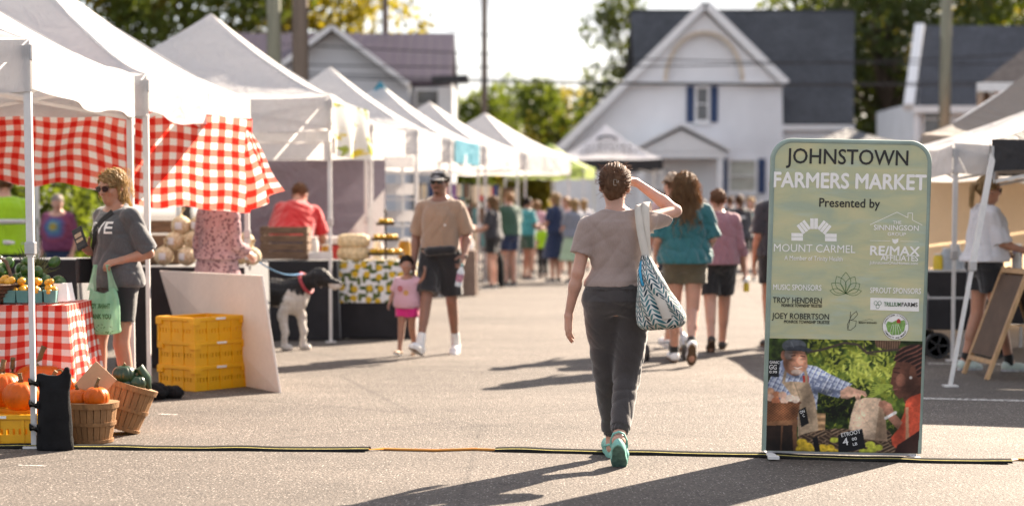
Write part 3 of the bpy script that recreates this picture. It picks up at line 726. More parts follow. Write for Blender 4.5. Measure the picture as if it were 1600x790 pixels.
# ------------------------------------------------------------------ ground
b = MB()
b.grid(lambda u, v: ((u - .5) * 700, -20 + v * 720, 0), 20, 20)
tag(b.build('ground', ASPHALT), kind='structure')
PAINT_SUN = NT('worn_paint_sun_strip'); _v = PAINT_SUN.coord()
PAINT_SUN = PAINT_SUN.finish((.60, .57, .53), .7, 0, None, 0, .3, alpha=PAINT_SUN.ramp(PAINT_SUN.noise(_v, 28, 5, .7), [(.36, 0), (.55, .9)]))
for (xa, ya, xb, yb, wd) in ((28, 727, 72, 728, .03), (247, 647, 278, 648, .04), (355, 546, 390, 547, .05), (1420, 622, 1760, 630, .11), (1450, 568, 1900, 572, .1)):  # last strip is a sunlit gap between shadows, put in as white colour
    a, c = gnd(xa, ya), gnd(xb, yb); d = (c - a).normalized(); nrm = Vector((-d.y, d.x, 0)) * wd / 2
    b = MB(); b.add([a - nrm, c - nrm, c + nrm, a + nrm], [(0, 1, 2, 3)]); b.v = [(p[0], p[1], .004) for p in b.v]
    tag(b.build('parking_line_sun_strip', PAINT_SUN), kind='structure')

# ------------------------------------------------------------------ houses
def wall_poly(b, poly, Y, t=.2): b.prism(poly, t, Matrix.Translation((0, Y, 0)))
def px(Y, *pts): return [(pt(x, y, Y).x, pt(x, y, Y).z) for x, y in pts]
def roof_quad(b, p, th=.18):
    p = [Vector(q) for q in p]; n = (p[1] - p[0]).cross(p[3] - p[0]).normalized() * th; u = (p[1] - p[0]).length; v = (p[3] - p[0]).length
    vs = p + [q - n for q in p]; b.add(vs, [(0, 1, 2, 3), (7, 6, 5, 4), (1, 0, 4, 5), (2, 1, 5, 6), (3, 2, 6, 7), (0, 3, 7, 4)], None, [(0, 0), (u, 0), (u, v), (0, v)] * 2)
CURTAIN = mat('curtained_glass', (.40, .43, .38), .25, .15, 3)
def window(parent, cx, cz, wd, ht, Y, name='window', label=None, rows=2, shut=None, gm=None):
    b = MB(); t = .09
    for (x, z, sx, sz) in ((cx, cz + ht / 2, wd + 2 * t, t), (cx, cz - ht / 2, wd + 2 * t, t), (cx - wd / 2 - t / 2, cz, t, ht - t), (cx + wd / 2 + t / 2, cz, t, ht - t), (cx, cz, wd, .05)):
        b.box((x, Y - .06, z), (sx, .12, sz))
    f = b.build(name, TRIM, parent, world=True)
    b = MB(); b.box((cx, Y - .02, cz), (wd - .002, .02, ht - t - .002)); b.build('pane', gm or GLASS, f, world=True)
    b = MB(); b.box((cx, Y - .09, cz - ht / 2 - t / 2 - .04), (wd + .36, .18, .07)); b.build('sill', TRIM, f, world=True)
    if shut:
        for sx in (-1, 1):
            b = MB(); x = cx + sx * (wd / 2 + t + shut / 2 + .03)
            b.box((x, Y - .03, cz), (shut, .06, ht + .1))
            for i in range(int(ht / .12)): b.box((x, Y - .068, cz - ht / 2 + .1 + i * .12), (shut * .72, .016, .05))
            b.build('shutter', NAVY, parent, world=True)
    return f

Y1 = 75.0
base = pt(1100, 380, Y1); base.z = 0
h1 = thing('white_house', 'white gabled house with navy shutters and dark shingle roof', 'house', base)
P1 = px(Y1, (1100, 14), (1222, 133), (1222, 134), (1226, 430), (865, 430), (868, 240)); zr = P1[0][1]
P1 = [(x, max(z, -.05)) for x, z in P1]
b = MB(); wall_poly(b, P1, Y1, .3); wall_poly(b, [(x, max(z, -.05)) for x, z in px(Y1 + .5, (1222, 190), (1328, 190), (1328, 430), (1222, 430))], Y1 + .5, .3)
b.box((8.4, Y1 + 4.5, 2.2), (9.6, 8.4, 4.4)); b.build('wall', SIDING, h1, world=True)
# upper gable with arch recess
out = px(Y1 - .3, (1100, 20), (1216, 130), (984, 130)); cxg, czg = px(Y1 - .3, (1100, 128))[0]; R1 = (px(Y1 - .3, (1160, 128))[0][0] - cxg)
b = MB(); N = 24; A = []; O = []
tri = [Vector((*out[1], 0)), Vector((*out[0], 0)), Vector((*out[2], 0))]
for i in range(N + 1):
    a = pi * i / N; A.append((cxg + R1 * cos(a), czg + 1.28 * R1 * sin(a)))
    s = i / N; O.append(tuple((tri[0].lerp(tri[1], s * 2) if s < .5 else tri[1].lerp(tri[2], s * 2 - 1))[:2]))
for i in range(N):
    q = [A[i], O[i], O[i + 1], A[i + 1]]
    b.add([(p[0], Y1 - .3, p[1]) for p in q] + [(p[0], Y1 - .004, p[1]) for p in q], [(0, 1, 2, 3), (7, 6, 5, 4), (4, 0, 3, 7), (1, 5, 6, 2), (0, 4, 5, 1), (2, 6, 7, 3)])
b.build('gable_panel', SIDING, h1, world=True)
b = MB(); b.tube([(p[0], Y1 - .30, p[1]) for p in A], .09, 6); b.build('arch_trim', mat('cream_trim', (.60, .52, .42), .6), h1, world=True)
b = MB()
for (p, q) in (((1100, 8), (1226, 132)), ((1100, 8), (868, 238))):
    a, c = [Vector((x, Y1 - .42, z)) for x, z in px(Y1, p, q)]; b.bar(a, c, .30, .42, (0, 1, 0))
a, c = [Vector((x, Y1 - .34, z)) for x, z in px(Y1, (982, 131), (1226, 131))]; b.bar(a, c, .10, .16)
b.build('rake_trim', TRIM, h1, world=True)
yr, zrg = Y1 + 5.0, pt(1100, 15, Y1 + 5).z; xl, xr = pt(985, 15, Y1 + 5).x, pt(1336, 15, Y1 + 5).x; ze = pt(1210, 193, Y1 + .2).z; xr2 = pt(1334, 193, Y1 + .2).x
b = MB(); roof_quad(b, [(xl, Y1 + .25, ze), (xr2, Y1 + .25, ze), (xr, yr, zrg), (xl, yr, zrg)]); roof_quad(b, [(xr, yr + 5, ze), (xl, yr + 5, ze), (xl, yr, zrg), (xr, yr, zrg)])
pk = [P1[0][0], zr + .12]; e1 = px(Y1, (1226, 132))[0]; e2 = px(Y1, (866, 238))[0]
roof_quad(b, [(e1[0], Y1 - .4, e1[1] + .1), (e1[0], Y1 + 5, e1[1] + .1), (pk[0], Y1 + 5, pk[1]), (pk[0], Y1 - .4, pk[1])], .1)
roof_quad(b, [(e2[0], Y1 + 8, e2[1] + .1), (e2[0], Y1 - .4, e2[1] + .1), (pk[0], Y1 - .4, pk[1]), (pk[0], Y1 + 8, pk[1])], .1)
b.build('roof', ROOF_GREY, h1, world=True)
b = MB(); b.box(((pt(1210, 194, Y1).x + xr2) / 2, Y1 + .12, ze - .16), (xr2 - pt(1210, 194, Y1).x, .22, .2)); b.build('gutter', TRIM, h1, world=True)
c = pt(1097, 163, Y1); window(h1, c.x, c.z, .42, 1.35, Y1, shut=.30)
c = pt(1160, 275, Y1); window(h1, c.x, c.z, 1.0, 1.3, Y1, shut=.30, gm=CURTAIN)
# porch
pc = pt(1064, 237, Y1 - 2); pw = 1.75
pch = thing('porch_tmp', 'x', 'x', (0, 0, 0)); bpy.data.objects.remove(pch)
b = MB(); b.prism([(pc.x - pw, pc.z), (pc.x + pw, pc.z), (pc.x, pc.z + .85)], .12, Matrix.Translation((0, Y1 - 2, 0)))
b.box((pc.x, Y1 - 1, pc.z - .13), (2 * pw, 2.0, .22)); po = b.build('porch', TRIM, h1, world=True)
b = MB(); roof_quad(b, [(pc.x - pw - .2, Y1 - 2.2, pc.z), (pc.x, Y1 - 2.2, pc.z + 1.0), (pc.x, Y1 - .02, pc.z + 1.0), (pc.x - pw - .2, Y1 - .02, pc.z)][::-1], .1); roof_quad(b, [(pc.x, Y1 - 2.2, pc.z + 1.0), (pc.x + pw + .2, Y1 - 2.2, pc.z), (pc.x + pw + .2, Y1 - .02, pc.z), (pc.x, Y1 - .02, pc.z + 1.0)][::-1], .1)
b.build('porch_roof', TRIM, po, world=True)
for sx in (-1, 1):
    b = MB(); b.box((pc.x + sx * (pw - .2), Y1 - 1.85, (pc.z - .24) / 2), (.22, .22, pc.z - .25)); b.build('porch_post', TRIM, po, world=True)
b = MB(); b.box((pc.x - .3, Y1 - .04, 1.1), (1.0, .08, 2.2)); dr = b.build('door', mat('dark_door', (.05, .05, .055), .5), h1, world=True)
b = MB(); b.lathe([(.0, 0), (.035, .01), (.035, .04), (0, .05)], 10, Matrix.Translation((pc.x + .1, Y1 - .08, 1.05)) @ Matrix.Rotation(pi / 2, 4, 'X')); b.build('handle', ALU, dr, world=True)

Y2 = 70.0
base = pt(560, 380, Y2); base.z = 0
h2 = thing('grey_house', 'grey house with plum metal roof behind the white tents', 'house', base)
P2 = px(Y2, (521, 50), (640, 132), (640, 420), (400, 420), (400, 132)); P2 = [(x, max(z, -.05)) for x, z in P2]
b = MB(); wall_poly(b, P2, Y2, .3); wall_poly(b, [(x, max(z, -.05)) for x, z in px(Y2 + 1, (600, 128), (706, 128), (706, 420), (600, 420))], Y2 + 1, 6); b.build('wall', SIDING_G, h2, world=True)
pk = px(Y2, (521, 40))[0]; er = px(Y2, (642, 130))[0]; el = px(Y2, (400, 128))[0]
b = MB(); roof_quad(b, [(er[0], Y2 - .5, er[1]), (er[0], Y2 + 5, er[1]), (pk[0], Y2 + 5, pk[1]), (pk[0], Y2 - .5, pk[1])]); roof_quad(b, [(el[0], Y2 + 5, el[1]), (el[0], Y2 - .5, el[1]), (pk[0], Y2 - .5, pk[1]), (pk[0], Y2 + 5, pk[1])])
zrg = pt(640, 52, Y2 + 5).z; ze2 = pt(640, 128, Y2 + .8).z; xa, xb = pt(300, 52, Y2 + 5).x, pt(711, 52, Y2 + 5).x
roof_quad(b, [(xa, Y2 + .8, ze2), (xb, Y2 + .8, ze2), (xb, Y2 + 5, zrg), (xa, Y2 + 5, zrg)]); roof_quad(b, [(xb, Y2 + 9.5, ze2), (xa, Y2 + 9.5, ze2), (xa, Y2 + 5, zrg), (xb, Y2 + 5, zrg)])
b.build('roof', ROOF_PURPLE, h2, world=True)
b = MB(); a, c = [Vector((x, Y2 - .55, z)) for x, z in px(Y2, (521, 44), (640, 134))]; b.bar(a, c, .16, .25, (0, 1, 0)); a, c = [Vector((x, Y2 - .55, z)) for x, z in px(Y2, (521, 44), (402, 134))]; b.bar(a, c, .16, .25, (0, 1, 0)); b.build('rake_trim', TRIM, h2, world=True)
b = MB(); a, c = pt(676, 126, Y2 - 1), pt(732, 124, Y2 - 1); b.bar(a, c, 1.6, .22); b.build('eave_end', mat('dark_fascia', (.03, .03, .035), .6), h2, world=True)
c = pt(668, 165, Y2 + 1); window(h2, c.x, c.z, .8, 1.2, Y2 + 1)
b = MB(); a = pt(697, 130, Y2 + .6); b.box((a.x, Y2 + .6, a.z / 2), (.5, .4, a.z - .3)); b.build('corner_post', TRIM, h2, world=True)

Y3 = 68.0
base = pt(1520, 380, Y3); base.z = 0
h3 = thing('white_cottage', 'white house with steep slate roof behind the wooden utility pole on the right', 'house', base)
b = MB(); wall_poly(b, [(x, max(z, -.05)) for x, z in px(Y3 + .4, (1428, 160), (1660, 160), (1660, 420), (1428, 420))], Y3 + .4, 7); b.build('wall', SIDING, h3, world=True)
za, zb = pt(1500, 166, Y3).z, pt(1500, 40, Y3 + 4).z; xa, xb = pt(1436, 166, Y3).x, pt(1436, 40, Y3 + 4).x
kx = xa / Y3; xb = pt(1442, 40, Y3 + 4).x; xa = pt(1424, 166, Y3).x; kx = xa / Y3; xc = kx * (Y3 + 8); b = MB(); roof_quad(b, [(xa, Y3, za), (28, Y3, za), (28, Y3 + 4, zb), (xb, Y3 + 4, zb)]); roof_quad(b, [(28, Y3 + 8, za), (xc, Y3 + 8, za), (xb, Y3 + 4, zb), (28, Y3 + 4, zb)]); b.build('roof', ROOF_BLUE, h3, world=True)
b = MB(); b.prism([(Y3, za), (Y3 + 4, zb), (Y3 + 8, za), (Y3 + 8, 0), (Y3, 0)], .2, Matrix(((kx, 1, 0, .1), (1, 0, 0, 0), (0, 0, 1, 0), (0, 0, 0, 1)))); b.build('gable_wall', SIDING, h3, world=True)
b = MB(); b.bar((xa - .12, Y3 - .1, za - .05), (xb - .12, Y3 + 4, zb - .05), .35, .3); b.bar((xa, Y3 - .1, za - .12), (26, Y3 - .1, za - .12), .12, .25); b.build('rake_trim', TRIM, h3, world=True)
c = pt(1458, 186, Y3 + .4); window(h3, c.x, c.z, .7, 1.2, Y3 + .4)
Y4 = 42.0
c = pt(1536, 128, Y4); e = pt(1600, 68, Y4)
h4 = thing('brick_house', 'brick house corner with white gutter at the right edge', 'house', (c.x + 4, Y4 + 3, 0))
b = MB(); kq = c.x / Y4; roof_quad(b, [(c.x, Y4, c.z), (c.x + 9, Y4, c.z), (c.x + 10, Y4 + 4, c.z + 3.2), (c.x + 4.6, Y4 + 4, c.z + 3.2)]); roof_quad(b, [(c.x + 8 * kq, Y4 + 8, c.z), (c.x, Y4, c.z), (c.x + 4.6, Y4 + 4, c.z + 3.2), (c.x + 4.62, Y4 + 4.1, c.z + 3.2)]); b.build('roof', mat('brown_roof', (.16, .13, .11), .85, .25), h4, world=True)
b = MB(); b.box((c.x + 4.5, Y4 - .06, c.z - .12), (9.2, .16, .2)); b.bar((c.x - .06, Y4, c.z - .12), (c.x - .06 + 8 * kq, Y4 + 8, c.z - .12), .16, .2); b.tube([(c.x + .15, Y4 - .1, c.z - .2), (c.x + .55, Y4 + .5, c.z - .7), (c.x + .55, Y4 + .5, .2)], .05, 8); b.build('gutter', TRIM, h4, world=True)
b = MB(); b.box((c.x + 6.0, Y4 + 3.2, (c.z - .25) / 2), (8.6, 4.4, c.z - .25)); b.build('wall', BRICK, h4, world=True)

# ------------------------------------------------------------------ utility poles and wires
poles = []
for (x, Y, dia, top, m, lab) in ((430, 40, .30, -400, POLEGREEN, 'greenish treated utility pole left of the thick brown pole'), (471, 38, .33, -420, POLEWOOD, 'thick brown utility pole above the large white tent peak'), (603, 78, .30, -130, POLEWOOD, 'thin dark utility pole in front of the plum roof'), (757, 84, .28, -150, POLEWOOD, 'thin dark utility pole over the far green trees'), (1474, 50, .31, -300, POLEGREEN, 'pale wooden utility pole in front of the slate roof')):
    c = pt(x, 300, Y); ht = pt(x, top, Y).z
    t = thing('utility_pole', lab, 'utility pole', (c.x, Y, 0)); b = MB(); b.tube([(0, 0, -.05), (0, 0, ht / 2), (.02, 0, ht)], [dia / 2 * 1.08, dia / 2, dia / 2 * .8], 14); b.build('shaft', m, t, smooth=50)
    b = MB(); b.box((0, -dia * .45, ht - .6), (2.2, .1, .12)); b.build('crossarm', POLEWOOD, t); poles.append(t)
    for sx in (-.9, -.4, .4, .9):
        b = MB(); b.lathe([(.05, 0), (.06, .06), (.03, .1), (.05, .14), (0, .17)], 8, Matrix.Translation((sx, -dia * .45, ht - .54))); b.build('insulator', GLASS, t)
WIRE = mat('wire', (.03, .03, .032), .6)
for (x0, y0, x1, y1, Y, sag, lab) in ((420, 68, 1700, 100, 66, 10, 'topmost of the black overhead wires crossing the street'), (420, 100, 1720, 78, 62, 14, 'second overhead wire from the top crossing the white gable'), (420, 112, 1720, 124, 64, 12, 'third overhead wire from the top crossing the white gable'), (420, 120, 1720, 132, 58, 6, 'lowest of the long overhead wires crossing the white gable'), (600, 5, 830, 50, 76, 22, 'short service wire sagging from the thin pole')):
    b = MB(); pp = []
    for i in range(25):
        s = i / 24; pp.append(pt(x0 + (x1 - x0) * s, y0 + (y1 - y0) * s + sag * 4 * s * (1 - s), Y))
    b.tube(pp, .022, 5); b.build_at('utility_wire', WIRE, lab, 'wire', 'overhead wires')

# ------------------------------------------------------------------ trees
def crown_np(rs, blobs, n, size):
    V = np.zeros((n * 4, 3)); bl = np.array(blobs); vol = bl[:, 3] * bl[:, 4] * bl[:, 5]; pick = rs.choice(len(bl), n, p=vol ** .7 / (vol ** .7).sum())
    d = rs.normal(size=(n, 3)); d /= np.linalg.norm(d, axis=1)[:, None]; r = rs.uniform(.35, 1.0, n) ** .45
    c = bl[pick, :3] + d * bl[pick, 3:6] * r[:, None] + rs.normal(0, .06, (n, 3)) * bl[pick, 3:6]
    u = rs.normal(size=(n, 3)); u /= np.linalg.norm(u, axis=1)[:, None]; q = rs.normal(size=(n, 3)); v = np.cross(u, q); v /= np.linalg.norm(v, axis=1)[:, None]
    sz = size * rs.uniform(.6, 1.4, n)[:, None]
    V[0::4] = c - u * sz; V[1::4] = c + v * sz * .55; V[2::4] = c + u * sz; V[3::4] = c - v * sz * .55
    return V, np.arange(n * 4).reshape(-1, 4)
def tree(label, loc, ht, cr, m, n=5000, leaf=.16, seed=1, trunk_r=.22, crown_lo=.35, nb=16, squash=.8, name='broadleaf_tree'):
    rs = np.random.RandomState(seed); t = thing(name, label, 'tree', loc)
    b = MB(); th = ht * (crown_lo + .25); b.tube([(0, 0, -.1), (.05 * ht * .1, 0, th * .5), (0, .1, th), (.1, 0, ht * .8)], [trunk_r * 1.2, trunk_r * .9, trunk_r * .65, trunk_r * .2], 10); blobs = []
    for i in range(nb):
        a = rs.uniform(0, 2 * pi); zz = rs.uniform(crown_lo + .12, .90); k = sqrt(max(.08, 1 - ((zz - .62) / .42) ** 2)); r = cr * k * rs.uniform(.25, .8); c = (r * cos(a), r * sin(a), ht * zz)
        br = cr * rs.uniform(.26, .46); blobs.append((*c, br, br, br * squash)); p = Vector((0, 0, min(th, c[2] * .7))); b.tube([p, p.lerp(Vector(c), .5) + Vector((0, 0, -.15)), c], [trunk_r * .4, trunk_r * .25, trunk_r * .06], 6)
    b.build('trunk', BARK, t, smooth=50); V, F = crown_np(rs, blobs, n, leaf); mesh_np('crown', V, F, m, t, smooth=False); return t
def gp(x, Y): p = pt(x, 300, Y); return (p.x, Y, 0)
tree('tall yellow-green tree behind the left tents and utility poles', gp(470, 88), 17, 6.2, LEAF_Y, 7000, .20, 3, nb=22)
tree('broad leafy tree rising over the second tent on the left', gp(290, 84), 16.5, 5.6, LEAF, 6000, .20, 4, nb=18)
tree('leafy tree above the near tent roofs at top left', gp(110, 82), 16.0, 4.6, LEAF_Y, 5000, .20, 5)
for i, (x, Y, ht, cr, m, lab) in enumerate(((735, 120, 9.6, 4.4, LEAF, 'rounded green tree just right of the plum-roofed house'), (795, 128, 10.4, 4.6, LEAF, 'rounded green tree between the two thin poles and the white house'), (850, 118, 8.8, 4.0, LEAF_Y, 'yellow-green tree in the row beyond the tents'), (905, 112, 9.4, 4.2, LEAF, 'green tree against the low slope of the white roof'), (822, 100, 4.2, 1.8, LEAF_Y, 'low golden bush below the far tree row'))):
    tree(lab, gp(x, Y), ht, cr, m, 4200, .22, 20 + i, crown_lo=.1, nb=14)
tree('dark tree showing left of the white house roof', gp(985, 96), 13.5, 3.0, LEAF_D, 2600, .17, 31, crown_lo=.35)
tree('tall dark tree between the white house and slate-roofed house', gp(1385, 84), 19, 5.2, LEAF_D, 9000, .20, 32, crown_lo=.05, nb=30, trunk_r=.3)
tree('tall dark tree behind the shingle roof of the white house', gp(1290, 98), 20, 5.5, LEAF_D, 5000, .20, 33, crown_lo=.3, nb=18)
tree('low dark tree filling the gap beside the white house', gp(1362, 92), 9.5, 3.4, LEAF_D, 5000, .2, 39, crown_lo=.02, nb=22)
tree('golden-green tree behind the slate roof at top right', gp(1530, 92), 19, 6.0, LEAF_Y, 7000, .20, 34, crown_lo=.3, nb=22)
tree('green tree in the far top right corner', gp(1640, 86), 18, 5.5, LEAF, 5000, .20, 35, crown_lo=.3, nb=18)
tree('low leafy tree seen under the gingham curtain', gp(78, 30), 3.0, 1.35, LEAF, 2600, .075, 36, crown_lo=.1, nb=14, trunk_r=.07, name='shrub')
tree('leafy bush behind the hi-vis worker', gp(-40, 29), 2.9, 1.25, LEAF, 2200, .075, 37, crown_lo=.05, nb=12, trunk_r=.07, name='shrub')
tree('dark leafy bush behind the tie-dye shirt', gp(150, 33), 2.8, 1.1, LEAF, 2000, .075, 38, crown_lo=.05, nb=12, trunk_r=.07, name='shrub')
# ------------------------------------------------------------------ canopy tents
def tent(label, nr, rot, size, eave, val, peak, m=CANOPY, legs=(0, 1, 2, 3), group='canopy tents along the market street', legm=STEEL, truss=True, splay=0., wave=.02, seed=1, vm=None, depth=None, panel=None, pw=1.35):
    """nr = near-right corner on the ground; rot = how far the right side turns from straight away, clockwise"""
    dv = Vector((sin(rot), cos(rot), 0)); rv = Vector((cos(rot), -sin(rot), 0)); D = depth or size
    O = Vector((nr[0], nr[1], 0)); c = [O, O + dv * D, O + dv * D - rv * size, O - rv * size]; ctr = sum(c, Vector()) / 4
    t = thing('canopy_tent', label, 'tent', ctr, 0, group); L = [p - ctr for p in c]; r = random.Random(seed); ph = [r.uniform(0, 6) for _ in range(8)]
    def roofp(a, b_, u, v):
        e = a.lerp(b_, u); p = e.lerp(Vector((0, 0, 0)), v); s = sin(pi * u)
        z = eave + (peak - eave) * (v ** pw) - .07 * s * (1 - v) * (.35 + v) + .010 * sin(11 * u + ph[0]) * (1 - v) + .008 * sin(23 * v + 7 * u + ph[1]) * s
        return Vector((p.x, p.y, z))
    b = MB()
    for i in range(4): b.grid(lambda u, v: roofp(L[i], L[(i + 1) % 4], u, v), 22, 16)
    b.build('canopy', m, t, smooth=50)
    b = MB()
    for i in range(4):
        a, e = L[i], L[(i + 1) % 4]; out = (a + e).normalized()
        def vp(u, v):
            p = a.lerp(e, u); zt = roofp(a, e, u, 0).z; q = v * val
            o = (.012 + wave * sin(9 * u + ph[2 + i]) * v + .010 * sin(31 * u + ph[3] + 2 * v) * v) * min(1, 6 * u, 6 * (1 - u))
            return p + out * (o + .012) + Vector((0, 0, zt - q - .012 * sin(17 * u + ph[4]) * v))
        b.grid(vp, 40, 5)
    b.build('valance', vm or m, t, smooth=50)
    if panel:
        panel(t, L)
    for i in legs:
        p = L[i] * .985; q = p * (1 + splay); b = MB(); h1 = eave - .05
        b.bar((q.x, q.y, .01), p.lerp(q, .45).to_tuple()[:2] + (h1 * .55,), .030, up=(1, 0, 0)); b.bar(p.lerp(q, .52).to_tuple()[:2] + (h1 * .48,), (p.x, p.y, h1), .042, up=(1, 0, 0)); lg = b.build('leg', legm, t)
        b = MB(); b.box((q.x, q.y, .008), (.11, .11, .012)); b.build('foot_plate', legm, lg)
        b = MB(); mid = p.lerp(q, .5); b.box((mid.x, mid.y, h1 * .50), (.060, .060, .075)); b.build('bracket', ALU, lg, bevel=.006); b = MB(); b.box((p.x, p.y, h1 - .04), (.062, .062, .09)); b.build('bracket', ALU, lg, bevel=.006)
    if truss:
        b = MB()
        for i in range(4):
            a, e = L[i] * .985, L[(i + 1) % 4] * .985; z0, z1 = eave - .33, eave - .07
            for k in range(2):
                p, q = a.lerp(e, k / 2), a.lerp(e, (k + 1) / 2)
                b.bar((p.x, p.y, z1), (q.x, q.y, z0), .014, .026); b.bar((p.x * .99, p.y * .99, z0), (q.x * .99, q.y * .99, z1), .014, .026)
        for i in range(4):
            p = L[i] * .97; b.bar((p.x, p.y, eave - .08), (0, 0, peak - .12), .02, .03)
        b.build('truss', legm, t)
    return t
def g2(x, y): p = gnd(x, y); return (p.x, p.y)
EMBLEM = mat('faded_print', (.36, .34, .32), .7, .2, 20)
def patchB(t, L):
    b = MB(); M = Matrix.Identity(4); a, e = L[0], L[1]; out = (a + e).normalized()
    def fn(u, v): p = a.lerp(e, .52 + .20 * u) + out * (.034); return (p.x, p.y, 2.385 - .29 * (1 - v))
    b.grid(fn, 6, 6); b.build('sign_patch', mat('patch_vinyl', (.58, .56, .54), .5, .1, 9), t)
    b = MB(); n = 40; pts = []
    for i in range(n):
        f = i / n; q = .5 + (.36 - .25 * abs(((f * 2) % 1) - .5)) * cos(2 * pi * f) * (1 if f < .5 else 1) ; pts.append((q, .15 + .7 * (f * 2 if f < .5 else 2 - f * 2)))
    tri = [(.5, .86), (.36, .62), (.44, .62), (.30, .40), (.45, .40), (.45, .18), (.55, .18), (.55, .40), (.70, .40), (.56, .62), (.64, .62)]
    vs = []
    for (u, v) in tri: p = a.lerp(e, .52 + .20 * u) + out * .037; vs.append((p.x, p.y, 2.385 - .29 * (1 - v)))
    b.add(vs, [tuple(range(len(vs)))]); b.build('emblem', EMBLEM, t)
tA = tent('nearest white canopy tent at the left edge over the pumpkins', g2(58, 700), 0.0, 3.0, 2.42, .31, 3.35, depth=2.95, seed=2)
tB = tent('second white canopy tent with a faded square emblem on its valance', (-2.735, 14.02), radians(6.3), 3.05, 2.43, .30, 3.50, seed=3, panel=patchB)
BAND = canopymat('painted_sun_band', (.80, .80, .80), .7); LEMONB = NT('lemon_banner'); _v = LEMONB.coord('UV'); _n = LEMONB.noise(_v, 3.2, 3, .5, 1.5); _y = LEMONB.noise(LEMONB.mapping(_v, (1, 1, 1), (0, 0, .6), (7, 3, 0)), 3.6, 2, .5, 1.0)
_c = LEMONB.ramp(_n, [(.50, (.78, .77, .72)), (.54, (.30, .36, .05)), (.60, (.42, .45, .08)), (.66, (.78, .77, .72))]); _c = LEMONB.mix(LEMONB.ramp(_y, [(.58, 0), (.62, 1)]), _c, (.72, .55, .05)); LEMONB = LEMONB.finish(_c, .7, 0, None, .45, .2)
def panelC(t, L):
    b = MB(); a, e = L[3], L[0]
    b.grid(lambda u, v: (a.lerp(e, u).x, a.lerp(e, u).y - .03 + .012 * sin(20 * u), 2.62 - .38 - .11 * (1 - v)), 30, 2); b.build('sun_band', BAND, t)  # sunlight from behind put into the colour as a pale, translucent strip
    b = MB(); b.grid(lambda u, v: (a.lerp(e, u).x, a.lerp(e, u).y - .02 + .012 * sin(20 * u + 1), 2.62 - .51 - .17 * (1 - v)), 30, 2); b.build('lower_valance', CANOPY, t)
tC = tent('large white canopy tent with the tallest front peak left of the utility poles', g2(520, 535), radians(2.5), 3.2, 2.62, .36, 3.65, seed=4, panel=panelC)
def cloth_sheet(name, label, cat, corners, m, uvs, amp=.02, fr=3., nu=24, nv=14, group=None, sag=0., seed=0, thick=.002, drape=0.):
    tl, tr_, br, bl = [Vector(c) for c in corners]; nrm = (tr_ - tl).cross(bl - tl).normalized(); b = MB()
    def fn(u, v):
        p = tl.lerp(tr_, u).lerp(bl.lerp(br, u), v); o = amp * (sin(fr * 6.28 * u + seed) * (.3 + v) + .5 * sin(fr * 3.1 * u + 5 * v + seed * 2)) * min(1, .2 + v * 1.2)
        return p + nrm * o + Vector((0, 0, sag * sin(pi * u) * (v if sag > 0 else 1) + drape * (sin(9.5 * u + seed) + .6 * sin(17 * u + 4 * v + seed)) * (.25 + v))), (u * uvs[0] + drape * .5 * sin(8 * v + 6 * u), (1 - v) * uvs[1] + .01 * sin(14 * u))
    b.grid(fn, nu, nv); return b.build_at(name, m, label, cat, group, smooth=60)
cloth_sheet('banner', 'lemon-patterned cloth banner hanging from the large white tent corner', 'banner', [pt(521, 160, 19.6), pt(574, 172, 20.2), pt(583, 252, 20.3), pt(523, 243, 19.5)], LEMONB, (.42, .6), .03, 2)
tC2 = tent('lower white canopy tent tucked behind the tall-peaked one', (-1.74, 23.3), radians(3.5), 3.3, 2.52, .40, 3.10, seed=5)
tD = tent('white canopy tent whose peak stands left of the teal-topped tent', (-1.38, 27.3), radians(4), 3.1, 2.62, .42, 3.62, seed=6)
def panelE(t, L):
    a, e = L[0], L[1]; b = MB(); out = (a + e).normalized()
    b.grid(lambda u, v: (a.lerp(e, .05 + .85 * u) + out * (.045 + .01 * sin(9 * u)) + Vector((0, 0, 2.60 - .40 * (1 - v)))), 12, 3); b.build('teal_banner', CANOPY_TEAL, t)
    b = MB(); p = Vector((0, 0, 3.66)); b.lathe([(.34, -.36), (.20, -.2), (.08, -.05), (.0, .02)], 4, Matrix.Translation(p) @ Matrix.Rotation(pi / 4, 4, 'Z')); b.build('teal_cap', CANOPY_TEAL, t)
tE = tent('white canopy tent with a teal peak and teal valance graphic', (-1.02, 31.2), radians(8), 3.05, 2.62, .42, 3.62, seed=7, panel=panelE)
tF = tent('white canopy tent in shade behind the teal-topped tent', (-.50, 36.0), radians(12), 3.05, 2.66, .40, 3.60, seed=8)
tG = tent('farthest white canopy tent of the left row', (.30, 40.2), radians(20), 3.05, 2.66, .42, 3.60, seed=9)
tH = tent('lime green canopy tent at the far end of the left row', (1.78, 46.0), radians(10), 2.0, 2.48, .26, 3.10, m=CANOPY_LIME, seed=10)
LOGO = mat('dark_logo', (.05, .05, .06), .6)
